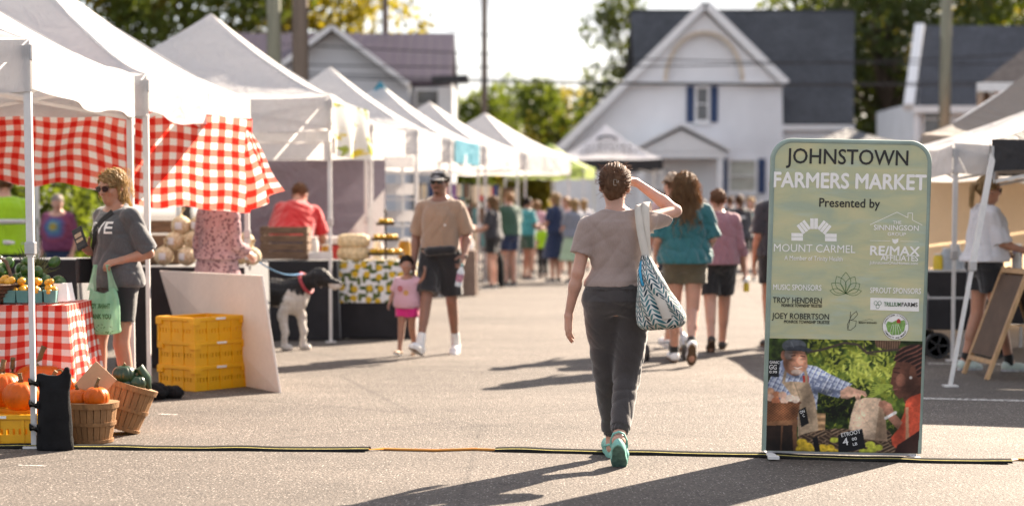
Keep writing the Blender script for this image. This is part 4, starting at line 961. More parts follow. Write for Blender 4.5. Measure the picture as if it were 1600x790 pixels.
def panelI(t, L):
    b = MB(); a, e = L[3], L[0]; c0 = (a + e) / 2
    def rp(u, v): # front roof face, u -1..1, v 0..1
        q = c0.lerp(Vector((0, 0, 0)), v) + Vector((u, 0, 0)); return Vector((q.x, q.y - .13, 2.86 + 1.02 * v ** 1.35 + .06))
    n = 20; ring = [(.30 * cos(2 * pi * i / n), .62 + .10 * sin(2 * pi * i / n)) for i in range(n)]; inner = [(.24 * cos(2 * pi * i / n), .595 + .06 * sin(2 * pi * i / n)) for i in range(n)]
    vs = [rp(*q) for q in ring] + [rp(*q) for q in inner]; b.add(vs, [(i, (i + 1) % n, n + (i + 1) % n, n + i) for i in range(n)])
    r = random.Random(4)
    for row, (v0, h, wd) in enumerate(((.38, .10, .62), (.22, .10, .75))):
        x = -wd
        while x < wd:
            w_ = r.uniform(.05, .12); hh = h * r.uniform(.6, 1); b.add([rp(x, v0), rp(x + w_, v0), rp(x + w_ * .8, v0 + hh), rp(x + .02, v0 + hh)], [(0, 1, 2, 3)]); x += w_ + .05
    b.build('logo', LOGO, t)
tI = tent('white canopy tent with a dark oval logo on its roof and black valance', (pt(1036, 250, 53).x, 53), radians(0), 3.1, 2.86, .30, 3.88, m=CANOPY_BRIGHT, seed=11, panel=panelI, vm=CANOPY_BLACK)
_x = pt(1440, 220, 21.5).x; tR1 = tent('taupe canopy tent on the right behind the white one', (_x + 3.1 * cos(.22), 21.5 - 3.1 * sin(.22)), .22, 3.1, 2.28, .28, 3.35, m=CANOPY_TAN, seed=12, group='canopy tents on the right side')
tR2 = tent('white canopy tent on the right over the vendor in a white tee', (4.10 + 3.2, 17.3), radians(0), 3.2, 2.03, .28, 2.62, seed=13, group='canopy tents on the right side', legs=(3, 2, 0))
tR3 = tent('black canopy tent with slanted white legs at the right edge', (3.86 + 2.6 * cos(radians(15)), 15.0 - 2.6 * sin(radians(15))), radians(15), 2.6, 1.97, .24, 2.75, m=CANOPY_BLACK, seed=14, group='canopy tents on the right side', splay=.24)
tR4 = tent('charcoal canopy tent peak showing above the green sign board', (pt(1440, 228, 45).x, 45), 0, 3.0, 2.97, .25, 3.45, m=CANOPY_DARK, seed=15, group='canopy tents on the right side')
# sidewalls and curtains
cloth_sheet('tent_sidewall', 'beige tent sidewall glowing behind the vendor in white tee', 'tent wall', [pt(1425, 262, 22.6), pt(1720, 262, 22.6), (pt(1720, 400, 22.6).x, 22.6, .02), (pt(1425, 400, 22.6).x, 22.6, .02)], CANOPY_BEIGE, (1, 1), .03, 2)
cloth_sheet('tent_sidewall', 'grey tent sidewall behind the man in red tee', 'tent wall', [pt(330, 250, 23.2), pt(602, 250, 23.6), (pt(602, 400, 23.6).x, 23.6, .02), (pt(330, 400, 23.2).x, 23.2, .02)], CANOPY_GREY, (1, 1), .03, 3)
cloth_sheet('gingham_curtain', 'red gingham tablecloth hung as a curtain, left one with wavy hem', 'curtain', [pt(-45, 160, 15.6), pt(209, 168, 15.6), pt(204, 316, 15.6), pt(-45, 290, 15.6)], GINGHAM, (1.37, .82), .05, 2.5, 70, 30, 'red gingham curtains', sag=.09, seed=1, drape=.022)
cloth_sheet('gingham_curtain', 'red gingham tablecloth hung straight under the valance with emblem', 'curtain', [pt(211, 168, 15.5), pt(394, 186, 15.5), pt(391, 331, 15.5), pt(208, 320, 15.55)], GINGHAM, (1.00, .84), .026, 2, 50, 30, 'red gingham curtains', seed=3, drape=.009)
cloth_sheet('gingham_curtain', 'loose gingham corner blowing out past the tent post', 'curtain', [pt(384, 202, 15.45), pt(393, 208, 15.4), pt(446, 298, 15.1), pt(391, 330, 15.45)], GINGHAM, (.34, .72), .05, 1.2, 20, 20, 'red gingham curtains', seed=5)
# ------------------------------------------------------------------ stalls and what lies on them
def sphere_prof(r, n=12, sq=1.0): return [(r * sin(pi * i / n), -r * cos(pi * i / n) * sq) for i in range(n + 1)]
PUMPKIN = NT('pumpkin_skin'); _v = PUMPKIN.coord(); _c = PUMPKIN.ramp(PUMPKIN.noise(_v, 6, 4), [(.3, (.48, .078, .004)), (.7, (.62, .13, .008))]); _c = PUMPKIN.mix(.5, _c, PUMPKIN.ramp(PUMPKIN.noise(_v, 40, 5, .75), [(.55, 1.0), (.72, .55)]), 'MULTIPLY'); PUMPKIN = PUMPKIN.finish(_c, .38, 0, PUMPKIN.bump(PUMPKIN.noise(_v, 60, 3), .2, .004), 0, .25)
STEM = mat('pumpkin_stem', (.16, .115, .05), .8, .4, 30, .1, 60); SQUASH = mat('dark_green_squash', (.018, .045, .018), .32, .5, 14, spec=.5); PEPPER = mat('green_pepper', (.045, .115, .022), .28, .4, 16, spec=.55); TOMATO = mat('ripe_tomato', (.60, .07, .02), .25, .25, 10, spec=.5); TOMATO_Y = mat('yellow_tomato', (.72, .36, .03), .25, .25, 10, spec=.5)
def pumpkin(label, loc, r, sq=.85, ribs=12, stem=(.02, .01, .09), loop=False, m=None, rz=0., tilt=0., group='pumpkins for sale', name='pumpkin', cat='pumpkin'):
    t = thing(name, label, cat, loc, rz, group, (tilt, tilt * .4, rz)); b = MB(); ph = rnd.uniform(0, 6)
    def fn(p, a):
        k = 1 - .055 * abs(sin(ribs * a / 2 + ph)) ** .6 * 0 - .06 * (1 - abs(sin(ribs * a / 2 + ph))) ** 2; x, y, z = p; rr = sqrt(x * x + y * y) / r
        return (x * k, y * k, z + r * sq - .22 * r * (1 - rr) ** 2 * (1 if z > 0 else -.6) * 1.0)
    b.lathe(sphere_prof(r, 18, sq), 72, None, fn); bd = b.build('body', m or PUMPKIN, t, smooth=70)
    b = MB(); z0 = r * sq * 2 - .20 * r; s = stem
    pts = [(0, 0, z0 - .01), (s[0] * .2, s[1] * .2, z0 + s[2] * .35), (s[0] * .6, s[1] * .6, z0 + s[2] * .75), (s[0], s[1], z0 + s[2])]
    if loop: pts = [(0, 0, z0 - .01), (-.005, 0, z0 + .03), (-.025, 0, z0 + .05), (-.045, 0, z0 + .045), (-.055, 0, z0 + .02)]
    k = r / .1; b.tube(pts, [.022 * k, .013 * k, .011 * k, .013 * k] if not loop else [.012, .008, .007, .007, .006], 8); b.build('stem', STEM, t, smooth=60); return t
def at_g(x, y, z=0.): p = gnd(x, y, z); return p
def crate(label, loc, rz, w_=.6, d=.4, h=.19, group='yellow plastic crates', m=YELLOWP):
    t = thing('plastic_crate', label, 'crate', loc, rz, group); b = MB(); th = .012
    def wallp(x0, y0, x1, y1, n):
        # a wall of vertical ribs between bottom band and rim, a grid of holes in the panels
        a, e = Vector((x0, y0, 0)), Vector((x1, y1, 0)); d_ = (e - a); L = d_.length; ang = math.atan2(d_.y, d_.x); R = Matrix.Rotation(ang, 3, 'Z'); c = (a + e) / 2
        b.box((c.x, c.y, h * .18), (L, th, h * .36 - .002), R); b.box((c.x, c.y, h * .72), (L, th, h * .36), R)
        for i in range(n + 1):
            p = a.lerp(e, i / n); b.box((p.x, p.y, h * .46), (.020, th + .012, h * .9), R)
        nn = n * 4
        for i in range(nn + 1):
            p = a.lerp(e, i / nn); b.box((p.x, p.y, h * .45), (.022, th - .003, h * .22), R)
    w2, d2 = w_ / 2 - .018, d / 2 - .018
    wallp(-w2, -d2, w2, -d2, 4); wallp(w2, -d2, w2, d2, 3); wallp(w2, d2, -w2, d2, 4); wallp(-w2, d2, -w2, -d2, 3); b.box((0, 0, .010), (w_ - .05, d - .05, .016))
    b.build('body', m, t); b = MB()
    for (cx, cy, sx, sy) in ((0, -d / 2 + .014, w_, .028), (0, d / 2 - .014, w_, .028), (-w_ / 2 + .014, 0, .028, d - .056), (w_ / 2 - .014, 0, .028, d - .056)): b.box((cx, cy, h - .014), (sx, sy, .030))
    for sx in (-1, 1):
        for sy in (-1, 1): b.box((sx * (w_ / 2 - .03), sy * (d / 2 - .03), h - .035), (.066, .066, .05))
    b.build('rim', m, t, bevel=.004)
    b = MB(); b.box((0, -d / 2 - .001, h - .014), (.10, .004, .016)); b.build('rim_label', WHITE_PRINT, t); return t
c = at_g(305, 612); cr = crate('bottom crate of the three stacked yellow crates', (c.x, c.y + .36, 0), radians(52), .56, .44, .195)
dup(cr, (c.x + .004, c.y + .363, .190), radians(51.4), 'middle crate of the three stacked yellow crates'); dup(cr, (c.x - .006, c.y + .358, .380), radians(52.8), 'top crate of the three stacked yellow crates, open and empty')
# leaning board
BOARD = mat('foam_board', (.74, .66, .60), .6, .05, 3, trans=.10)
bl, br = gnd(300, 587), gnd(440, 613); tl, tr_ = pt(252, 422, bl.y + .25), pt(411, 430, br.y + .25)
b = MB(); nn = (br - bl).cross(tl - bl).normalized() * .018; b.add([bl, br, tr_, tl, bl + nn, br + nn, tr_ + nn, tl + nn], [(0, 1, 2, 3), (7, 6, 5, 4), (1, 0, 4, 5), (2, 1, 5, 6), (3, 2, 6, 7), (0, 3, 7, 4)]); b.build_at('display_board', BOARD, 'blank white board leaning against the black-skirted table', 'board', bevel=.003)
# ---- tables
def cloth_table(label, x0, x1, y0, y1, z, m, drop=0., name='table', group=None, flare=.03, skirt_m=None, amp=.012, fr=11., cat='table', uvk=True):
    cx, cy = (x0 + x1) / 2, (y0 + y1) / 2; t = thing(name, label, cat, (cx, cy, 0), 0, group); hx, hy = (x1 - x0) / 2, (y1 - y0) / 2
    b = MB(); b.box((0, 0, z - .02), (2 * hx - .01, 2 * hy - .01, .03)); b.build('tabletop', RUBBER, t)
    for sx in (-1, 1):
        for sy in (-1, 1): b = MB(); b.tube([(sx * (hx - .08), sy * (hy - .06), 0), (sx * (hx - .08), sy * (hy - .06), z - .03)], .014, 8); b.build('leg', ALU, t, smooth=50)
    def loopm(zt, zb, mm, nm, off):
        b = MB(); per = [(-hx, -hy), (hx, -hy), (hx, hy), (-hx, hy)]; Ls = [2 * hx, 2 * hy, 2 * hx, 2 * hy]; s0 = 0
        for i in range(4):
            a, e = Vector((*per[i], 0)), Vector((*per[(i + 1) % 4], 0)); out = Vector(((e - a).y, -(e - a).x, 0)).normalized(); n = max(8, int(Ls[i] * 26))
            def fn(u, v):
                p = a.lerp(e, u); q = zt - (zt - zb) * v; o = off + flare * v + amp * v * (sin(fr * (s0 + u * Ls[i])) + .6 * sin(fr * 2.3 * (s0 + u * Ls[i]) + 1.3)); cs = (a + e) * 0
                cor = (p.normalized() * .02 * v) if u in (0, 1) else Vector(); d_ = out
                if u == 0: d_ = (out + Vector(((per[i][0] - per[i - 1][0]) * 0, 0, 0))).normalized()
                k = min(u, 1 - u) * Ls[i] / .08
                dd = out * o
                if k < 1:
                    o2 = Vector((p.x / hx if abs(abs(p.x) - hx) < .09 else 0, p.y / hy if abs(abs(p.y) - hy) < .09 else 0, 0)); 
                    dd = out * o + ((e - a).normalized() * (1 if u > .5 else -1)) * (off + flare * v) * (1 - k)
                return p + dd + Vector((0, 0, q)), (s0 + u * Ls[i] + amp * .9 * v * sin(fr * 1.3 * (s0 + u * Ls[i]) + .8), z - q + amp * .8 * v * sin(fr * (s0 + u * Ls[i]) + 1))
            b.grid(fn, n, 10); s0 += Ls[i]
        b.grid(lambda u, v: (Vector((-hx - off + 2 * (hx + off) * u, -hy - off + 2 * (hy + off) * v, zt + .002 * sin(9 * u) * sin(7 * v))), (u * 2 * hx, v * 2 * hy)), 10, 6)
        return b.build(nm, mm, t, smooth=60)
    if skirt_m: loopm(z - .004, .015, skirt_m, 'skirt', .004)
    tc = loopm(z, max(drop, .012), m, 'tablecloth', .010); return t
cloth_table('table with red gingham cloth heaped with produce behind the pumpkins', -5.2, -2.87, 11.92, 12.62, .80, GINGHAM_S, .22, flare=.06, amp=.030, fr=15.)
cloth_table('black-clothed table between the produce table and the tie-dye shirt', -4.75, -3.62, 15.4, 16.0, 1.0, BLACKC)
cloth_table('black-skirted table holding the netted cauliflowers', -3.5, -2.40, 16.6, 18.2, .90, BLACKC)
cloth_table('black-skirted table behind the dog holding the slatted crate', pt(392, 500, 20.1).x, pt(526, 500, 20.1).x, 20.1, 20.8, .86, BLACKC)
LEMON = NT('lemon_print'); _uv = LEMON.coord('UV')
def spots(t, sc, loc, r, stretch=(1, 1, 1), rot=0):
    v = t.n("TexVoronoi", voronoi_dimensions='2D'); t.set(v.inputs['Vector'], t.mapping(_uv, (sc * stretch[0], sc * stretch[1], 1), (0, 0, rot), loc)); v.inputs['Scale'].default_value = 1; v.inputs['Randomness'].default_value = .55; return t.math('LESS_THAN', v.outputs['Distance'], r), v
_y, _vv = spots(LEMON, 7.6, (0, 0, 0), .27); _g, _ = spots(LEMON, 6.5, (.4, .3, 0), .30, (1, 2.2, 1), .7); _g2, _ = spots(LEMON, 6.2, (.1, .7, 0), .30, (2.3, 1, 1), .4)
_c = LEMON.mix(_g, (.74, .75, .76), (.05, .085, .022)); _c = LEMON.mix(_g2, _c, (.11, .14, .04)); _c = LEMON.mix(_y, _c, (.60, .40, .035)); LEMON = LEMON.finish(_c, .75, 0, None, .05, .2)
lt = cloth_table('table with a lemon-print cloth over a black skirt', pt(530, 500, 20.3).x, pt(648, 500, 20.3).x, 20.3, 21.0, .85, LEMON, .40, skirt_m=BLACKC, flare=.012, amp=.006)
# ---- pumpkins, baskets, weights near the front post
c = at_g(2, 696); crate('yellow crate on the ground holding the big pumpkins', (c.x - .02, c.y + .22, 0), 0, .62, .42, .185, 'yellow plastic crates')
crate('yellow crate behind the front pumpkin crate', (c.x + .02, c.y + .66, 0), 0, .62, .40, .185, 'yellow plastic crates')
def on(x, y, Y, z): p = pt(x, y, Y); return (p.x, Y, z)
pumpkin('large front pumpkin with a short star stem on the yellow crate', on(33, 640, 11.22, .185), .112, .90, 14, (-.005, 0, .06))
pumpkin('large pumpkin half cut off by the left edge', on(4, 640, 11.42, .185), .130, .92, 14, (.02, 0, .09), rz=1)
pumpkin('widest pumpkin at the back with a tall bent stem', on(62, 600, 11.86, .185), .165, .78, 16, (.035, 0, .13), rz=.3)
pumpkin('pumpkin with a curved stem just right of the tent post', on(80, 640, 11.5, .185), .105, .80, 12, (.035, -.01, .08), rz=.2)
pumpkin('pumpkin tucked behind the left-edge pumpkin', on(20, 610, 11.80, .185), .125, .84, 13, (-.03, 0, .10), rz=2.0)
pumpkin('small pumpkin wedged low beside the weight bag', on(92, 640, 11.30, .185), .070, .88, 11, (.01, 0, .05), rz=.8)
pumpkin('small pumpkin with a looped stem', on(101, 615, 11.75, .230), .080, .85, 10, loop=True)
def basket(label, loc, rt, rb, h, tilt=(0, 0, 0)):
    t = thing('bushel_basket', label, 'basket', loc, 0, 'slatted wooden baskets', tilt); b = MB(); n = 22
    for i in range(n):
        a = 2 * pi * i / n; w2 = pi / n * .90; vs = []
        for (r, z) in ((rb, 0), ((rt + rb) / 2 + .004, h * .5), (rt, h - .004)):
            for (q, o) in ((a - w2, 0), (a + w2, 0), (a + w2, .005), (a - w2, .005)): vs.append(((r - o) * cos(q), (r - o) * sin(q), z))
        b.add(vs, [(0, 1, 5, 4), (4, 5, 9, 8), (2, 3, 7, 6), (6, 7, 11, 10), (1, 2, 6, 5), (5, 6, 10, 9), (3, 0, 4, 7), (7, 4, 8, 11)])
    b.lathe([(0, .004), (rb - .004, .004), (rb - .004, .012), (0, .012)], 32); b.build('slats', BASKETW, t)
    for z, hh in ((h - .032, .034), (h * .44, .022), (.004, .020)):
        r0 = rb + (rt - rb) * (z / h) + .005; r1 = rb + (rt - rb) * ((z + hh) / h) + .005; b = MB(); b.lathe([(r0, z), (r0 + .006, z), (r1 + .006, z + hh), (r1, z + hh)], 40); b.build('hoop', BASKETW, t, smooth=40)
    return t
p1 = gnd(140, 694); B1 = (p1.x - .01, p1.y + .12, 0); basket('upright wooden basket holding small pumpkins beside the black weight bag', B1, .155, .115, .245)
p2 = gnd(166, 686); B2 = (p2.x + .02, p2.y + .30, .03); basket('wooden basket tilted to the right holding dark green squash', B2, .150, .115, .29, (-.10, .30, 0))
pumpkin('small pumpkin with a pale stem on top of the upright basket', (B1[0] + .04, B1[1] - .055, .205), .080, .92, 11, (.02, 0, .06))
pumpkin('small pumpkin at the left rim of the upright basket', (B1[0] - .085, B1[1] - .01, .20), .075, .90, 11, (-.01, 0, .03))
pumpkin('small pumpkin at the back of the upright basket', (B1[0] - .01, B1[1] + .075, .19), .072, .90, 11, (0, 0, .03))
b = MB(); b.box((0, 0, 0), (.17, .006, .20), Matrix.Rotation(.75, 3, 'Y')); o = b.build('cardboard_sign', mat('cardboard', (.50, .31, .18), .8, .1, 5), bevel=.001); o.location = (B1[0] + .01, B1[1] + .06, .36); tag(o, 'blank brown cardboard diamond stuck in the upright basket', 'cardboard')
ac = pumpkin('roundest dark green squash on top of the tilted basket', (B2[0] + .035, B2[1] - .02, .31), .074, .90, 9, (.01, 0, .02), m=SQUASH, group='dark green squash', name='acorn_squash', cat='squash')
for (dx, dy, dz, sc, lab) in ((.115, -.01, .265, .85, 'dark green squash at the low rim of the tilted basket'), (.05, -.035, .275, .62, 'smallest dark green squash at the front of the tilted basket'), (-.03, .06, .27, .8, 'dark green squash at the back of the tilted basket')): dup(ac, (B2[0] + dx, B2[1] + dy, dz), 1.3, lab, sc)
b = MB(); b.tube([(0, 0, 0), (.05, 0, .035), (.11, 0, .0), (.16, 0, -.05)], [.018, .036, .036, .015], 12); o = b.build('zucchini', SQUASH, smooth=60); o.location = (B2[0] + .07, B2[1] + .02, .40); o.rotation_euler = (0, .5, 0); tag(o, 'long dark zucchini leaning at the right of the tilted basket', 'squash')
# weight bag strapped to the post
NYLON = mat('black_nylon', (.012, .012, .013), .85, .3, 8, .08, 240, spec=.15)
pA = gnd(58, 700); wb = thing('weight_bag', 'upright black weight bag strapped to the nearest tent post', 'weight bag', (pA.x + .125, pA.y - .07, 0))
V, F = field_mesh([LOFT((0, 0, 0), np.eye(3), .44, [(.0, .105, .055, 0), (.05, .108, .060, 0), (.3, .100, .060, 0), (.6, .092, .058, .004), (.80, .088, .048, 0), (.92, .092, .030, 0), (1.0, .094, .018, 0)], .02), RC((.055, 0, .40), (.080, -.01, .475), .030, .016, .03), RC((-.07, 0, .41), (-.075, 0, .435), .024, .016, .03)], .006, folds(77, .004, 22, .4)); mesh_np('bag', V, F, NYLON, wb)
for z in (.395, .265, .125): b = MB(); b.tube([(-.085, -.045, z), (-.150, .025, z + .004), (-.170, .085, z + .004), (-.115, .115, z), (-.07, .05, z)], .007, 6, flat=3.2); b.build('strap', NYLON, wb, smooth=50)
pB = gnd(213, 622)
for (nm, lab, loc, sc, rz) in (('sand_bag', 'black sandbag slumped at the feet of the twin tent posts', (pB.x + .10, pB.y - .10, 0), 1.0, .15), ('sand_bag', 'smaller dark sandbag touching the slumped one', (pB.x + .235, pB.y + .02, 0), .78, -.3)):
    V, F = field_mesh([EL((0, 0, .055), (.145, .075, .058)), EL((.06, .01, .06), (.09, .07, .062)), EL((-.07, -.01, .055), (.08, .07, .058))], .007, folds(int(sc * 90), .014, 34, .8), [((0, 0, .004), (0, 0, -1))]); o = mesh_np(nm, V, F, NYLON); o.location = loc; o.scale = (sc,) * 3; o.rotation_euler = (0, 0, rz); tag(o, lab, 'sandbag', 'black sandbags')
# ---- produce heap
def lump(name, r, sx, sz, m, seed, lobes=3, amp=.10):
    rs = np.random.RandomState(seed); ph = rs.uniform(0, 6); b = MB()
    b.lathe(sphere_prof(r, 12, sz), 28, None, lambda p, a: (p[0] * sx * (1 - amp * abs(sin(lobes * a / 2 + ph))), p[1] * (1 - amp * abs(sin(lobes * a / 2 + ph))), p[2] + r * sz)); return b.build(name, m, smooth=70)
o0 = lump('green_pepper', .037, 1.0, 1.25, PEPPER, 1, 4, .14); tag(o0, 'green pepper in the heap on the gingham table', 'pepper', 'green peppers heaped on the table'); rs = np.random.RandomState(3); first = True
for lay, (n, zz, ry) in enumerate(((26, .85, .28), (24, .91, .20), (20, .97, .12), (15, 1.03, .1))):
    for i in range(n):
        x = -2.98 - (.93 if lay == 0 else .84 if lay == 1 else .78) * (i + .5) / n - (.0 if lay < 2 else .12) + rs.uniform(-.02, .02); y = 12.33 + rs.uniform(-.08, .17) ; q = o0 if first else o0.copy()
        if not first: COL.objects.link(q)
        first = False; q.location = (x, y, zz + rs.uniform(-.01, .015)); q.rotation_euler = tuple(rs.uniform(-1.2, 1.2, 3)); q.scale = (rs.uniform(.8, 1.15),) * 3
cu = MB(); cu.tube([(-.09, 0, .022), (-.06, 0, .023), (0, .006, .024), (.06, 0, .023), (.09, -.006, .022)], [.008, .019, .022, .020, .007], 12); cu = cu.build('cucumber', SQUASH, smooth=60); tag(cu, 'dark cucumber lying along the front of the pepper heap', 'cucumber', 'cucumbers before the pepper heap')
for i in range(14):
    q = cu if i == 0 else cu.copy()
    if i: COL.objects.link(q)
    q.location = (-2.96 - .052 * i + rs.uniform(-.02, .02), 12.17 + rs.uniform(-.03, .04), .815 + .04 * (i % 3)); q.rotation_euler = (rs.uniform(-.2, .2), rs.uniform(-.25, .25), rs.uniform(-.7, .7)); q.scale = (rs.uniform(.8, 1.1),) * 3
PINT = mat('teal_pulp', (.11, .25, .23), .8, .1); 
def pint(loc, label, rz):
    t = thing('berry_box', label, 'berry box', loc, rz, 'pint boxes along the table edge'); b = MB(); w_, h = .036, .080
    for (a, e) in (((-w_, -w_), (w_, -w_)), ((w_, -w_), (w_, w_)), ((w_, w_), (-w_, w_)), ((-w_, w_), (-w_, -w_))):
        k = 1.12; b.add([(a[0], a[1], 0), (e[0], e[1], 0), (e[0] * k, e[1] * k, h), (a[0] * k, a[1] * k, h), (a[0] * .96, a[1] * .96, 0), (e[0] * .96, e[1] * .96, 0), (e[0] * k * .96, e[1] * k * .96, h), (a[0] * k * .96, a[1] * k * .96, h)], [(0, 1, 2, 3), (7, 6, 5, 4), (3, 2, 6, 7), (1, 0, 4, 5), (0, 3, 7, 4), (2, 1, 5, 6)])
    b.add([(-w_, -w_, .006), (w_, -w_, .006), (w_, w_, .006), (-w_, w_, .006)], [(0, 1, 2, 3)]); b.build('box', PINT, t, bevel=.001); return t
to = lump('tomato', .027, 1, .86, TOMATO, 8, 5, .05); ty = lump('tomato', .026, 1, .86, TOMATO_Y, 9, 5, .05); tag(to, 'red tomato heaped in the pint boxes', 'tomato', 'red tomatoes in pint boxes'); tag(ty, 'yellow tomato heaped in the pint boxes', 'tomato', 'yellow tomatoes in pint boxes')
k = 0; fr_, fy = True, True
for i in range(9):
    x = -2.99 - i * .088; pb = pint((x, 12.03, .812), 'teal pulp pint box of tomatoes in the row along the table edge', rs.uniform(-.1, .1))
    for j in range(5):
        src, f1 = (to, fr_) if (i * 5 + j) % 5 in (0, 2) and i > 2 else (ty, fy); q = src if f1 else src.copy()
        if not f1: COL.objects.link(q)
        if src is to: fr_ = False
        else: fy = False
        q.location = (x + rs.uniform(-.02, .02), 12.03 + rs.uniform(-.02, .02), .812 + .055 + .028 * (j > 2) + .01 * j); q.rotation_euler = tuple(rs.uniform(-.6, .6, 3)); q.scale = (rs.uniform(.8, 1.1),) * 3
hv = lump('heirloom_tomato', .046, 1.0, .80, TOMATO, 19, 7, .08); hy = lump('yellow_squash', .044, 1.0, 1.2, TOMATO_Y, 20, 3, .03); tag(hv, 'big red-orange tomato at the left of the pepper heap', 'tomato', 'big tomatoes by the pepper heap'); tag(hy, 'round yellow squash lying before the pepper heap', 'squash', 'yellow squash by the pepper heap')
for i in range(9):
    src = (hv, hy)[i % 2]; q = src if i < 2 else src.copy()
    if i >= 2: COL.objects.link(q)
    q.location = (-3.28 - .06 * i + rs.uniform(-.02, .02), 12.13 + .03 * (i % 3), .86 + .03 * (i % 2)); q.rotation_euler = tuple(rs.uniform(-.5, .5, 3))
b = MB()
for i in range(9): b.bar((-.16 + .02 * sin(i), -.14 + .035 * i, .01), (.16, -.14 + .035 * i, .01), .012)
HB = thing('wicker_basket', 'dark wicker basket of peppers at the left of the produce table', 'basket', (-3.42, 12.12, .812)); b = MB()
for i in range(10): b.lathe([(.165 + .006 * i + .006 * (i % 2), .012 * i), (.175 + .006 * i + .006 * (i % 2), .012 * i + .006), (.165 + .006 * i + .006 * (i % 2), .012 * i + .012)], 36)
b.lathe([(0, .004), (.165, .004), (.165, .010), (0, .010)], 24); b.build('weave', WOODDARK, HB, smooth=60)
q = MB(); q.tube([(-.17, 0, .10), (-.12, 0, .26), (0, 0, .33), (.12, 0, .26), (.17, 0, .10)], .012, 8); q.build('handle', WOODDARK, HB, smooth=60)
for (x, y, rz, lab) in ((-2.93, 12.06, .5, 'small white price card propped at the table corner'), (-2.90, 12.18, 1.0, 'small white price card leaning behind the corner one'), (-3.46, 11.98, .1, 'white price card in front of the wicker basket')):
    t_ = thing('price_card', lab, 'sign', (x, y, .812), rz, None, (-.25, 0, rz)); q = MB(); q.box((0, 0, .065), (.085, .004, .12)); q.build('card', WHITE_PRINT, t_)
    q = MB(); q.bar((0, .01, .10), (0, .07, .012), .01); q.build('strut', WOOD, t_)
b = MB()
for i in range(60):
    a = rs.uniform(0, 6.28); d = rs.uniform(.0, .10); b.tube([(d * .4 * cos(a), .4 * d * sin(a), 0), (d * cos(a), d * sin(a), .10), (1.9 * d * cos(a + .3), 1.9 * d * sin(a + .3), .17 + rs.uniform(-.05, .05))], [.006, .005, .001], 4)
o = b.build('herb_bunch', mat('dried_herb', (.13, .13, .05), .8, .3)); o.location = (-3.25, 12.48, .93); o.rotation_euler = (.1, .5, .4); tag(o, 'bushy bunch of dried herbs lying behind the green peppers', 'herbs')
# ---- netted cauliflowers on the black table
NET = NT('netted_cauliflower'); _v = NET.coord(); _w = NET.n("TexVoronoi"); NET.set(_w.inputs['Vector'], _v); _w.inputs['Scale'].default_value = 70
NET = NET.finish(NET.ramp(_w.outputs['Distance'], [(.25, (.80, .72, .54)), (.65, (.50, .38, .22))]), .8, 0, NET.bump(_w.outputs['Distance'], .8, .01), .1, .2)
LBL = mat('pale_label', (.58, .62, .66), .5)
def netball(loc, label, r=.088, rz=0.):
    t = thing('netted_bag', label, 'produce bag', loc, rz, 'netted cream produce bags piled on black table'); b = MB(); b.lathe(sphere_prof(r, 12), 24, Matrix.Translation((0, 0, r)), lambda p, a: (p[0] * (1 + .04 * sin(3 * a)), p[1] * (1 + .04 * cos(4 * a)), p[2])); b.build('bag', NET, t, smooth=70)
    b = MB(); b.grid(lambda u, v: Vector((sin((u - .5) * .7) * cos((v - .5) * .7), -cos((u - .5) * .7) * cos((v - .5) * .7), sin((v - .5) * .7))) * (r * 1.05) + Vector((0, 0, r)), 6, 6); b.build('tag', LBL, t, smooth=70)
    b = MB(); b.tube([(0, 0, 2 * r - .01), (.01, 0, 2 * r + .03), (.02, .005, 2 * r + .07)], [.02, .008, .022], 7); b.build('knot', NET, t, smooth=60); return t
nb0 = None
for i, (x, y, Y) in enumerate(((256, 419, 16.85), (292, 419, 16.85), (325, 419, 16.85), (273, 398, 16.95), (302, 395, 16.95), (283, 374, 17.0), (312, 372, 17.0), (376, 419, 17.2), (394, 418, 17.0), (384, 398, 17.1))):
    p = pt(x, y, Y); lab = 'cream netted bag in the left pile on the black table' if i < 7 else 'cream netted bag beside the blue cloth near the post'; z = .905 if y > 410 else p.z - .02
    z = {0: .905, 1: .905, 2: .905, 3: 1.04, 4: 1.045, 5: 1.175, 6: 1.18, 7: .905, 8: .905, 9: 1.04}[i]
    if nb0 is None: nb0 = netball((p.x, Y, z), lab)
    else: dup(nb0, (p.x, Y, z), rnd.uniform(-.5, .5), lab, rnd.uniform(.92, 1.05))
def slat_crate(label, loc, w_, d, h, rz=0., m=WOODDARK, rows=4, cat='crate'):
    t = thing('wooden_crate', label, cat, loc, rz); b = MB(); sh = h / rows * .80
    for r in range(rows):
        z = h / rows * (r + .5)
        for sy in (-1, 1): b.box((0, sy * (d / 2 - .006), z), (w_, .012, sh))
        for sx in (-1, 1): b.box((sx * (w_ / 2 - .006), 0, z), (.012, d - .026, sh))
    b.build('slats', m, t, bevel=.002); b = MB()
    for sx in (-1, 1):
        for sy in (-1, 1): b.box((sx * (w_ / 2 - .032), sy * (d / 2 - .030), h / 2), (.036, .034, h))
    b.box((0, 0, .008), (w_ - .03, d - .03, .012)); b.build('corner_posts', m, t); return t
p = pt(443, 416, 20.2); slat_crate('weathered slatted wooden crate in front of the man in red tee', (p.x, 20.42, .872), .52, .38, .36, .0)
p = pt(247, 370, 17.6); slat_crate('large brown wooden crate behind the netted bags', (p.x, 17.5, .905), .50, .4, .42, .0, WOODDARK, 3)
TRAY = mat('galvanised_tray', (.55, .56, .57), .4, .12, metal=.5)
p = pt(500, 425, 20.15); b = MB()
for q in (((0, -.10, .04), (.24, .006, .08)), ((0, .10, .04), (.24, .006, .08)), ((-.117, 0, .04), (.006, .194, .08)), ((.117, 0, .04), (.006, .194, .08)), ((0, 0, .003), (.228, .194, .006))): b.box(*q)
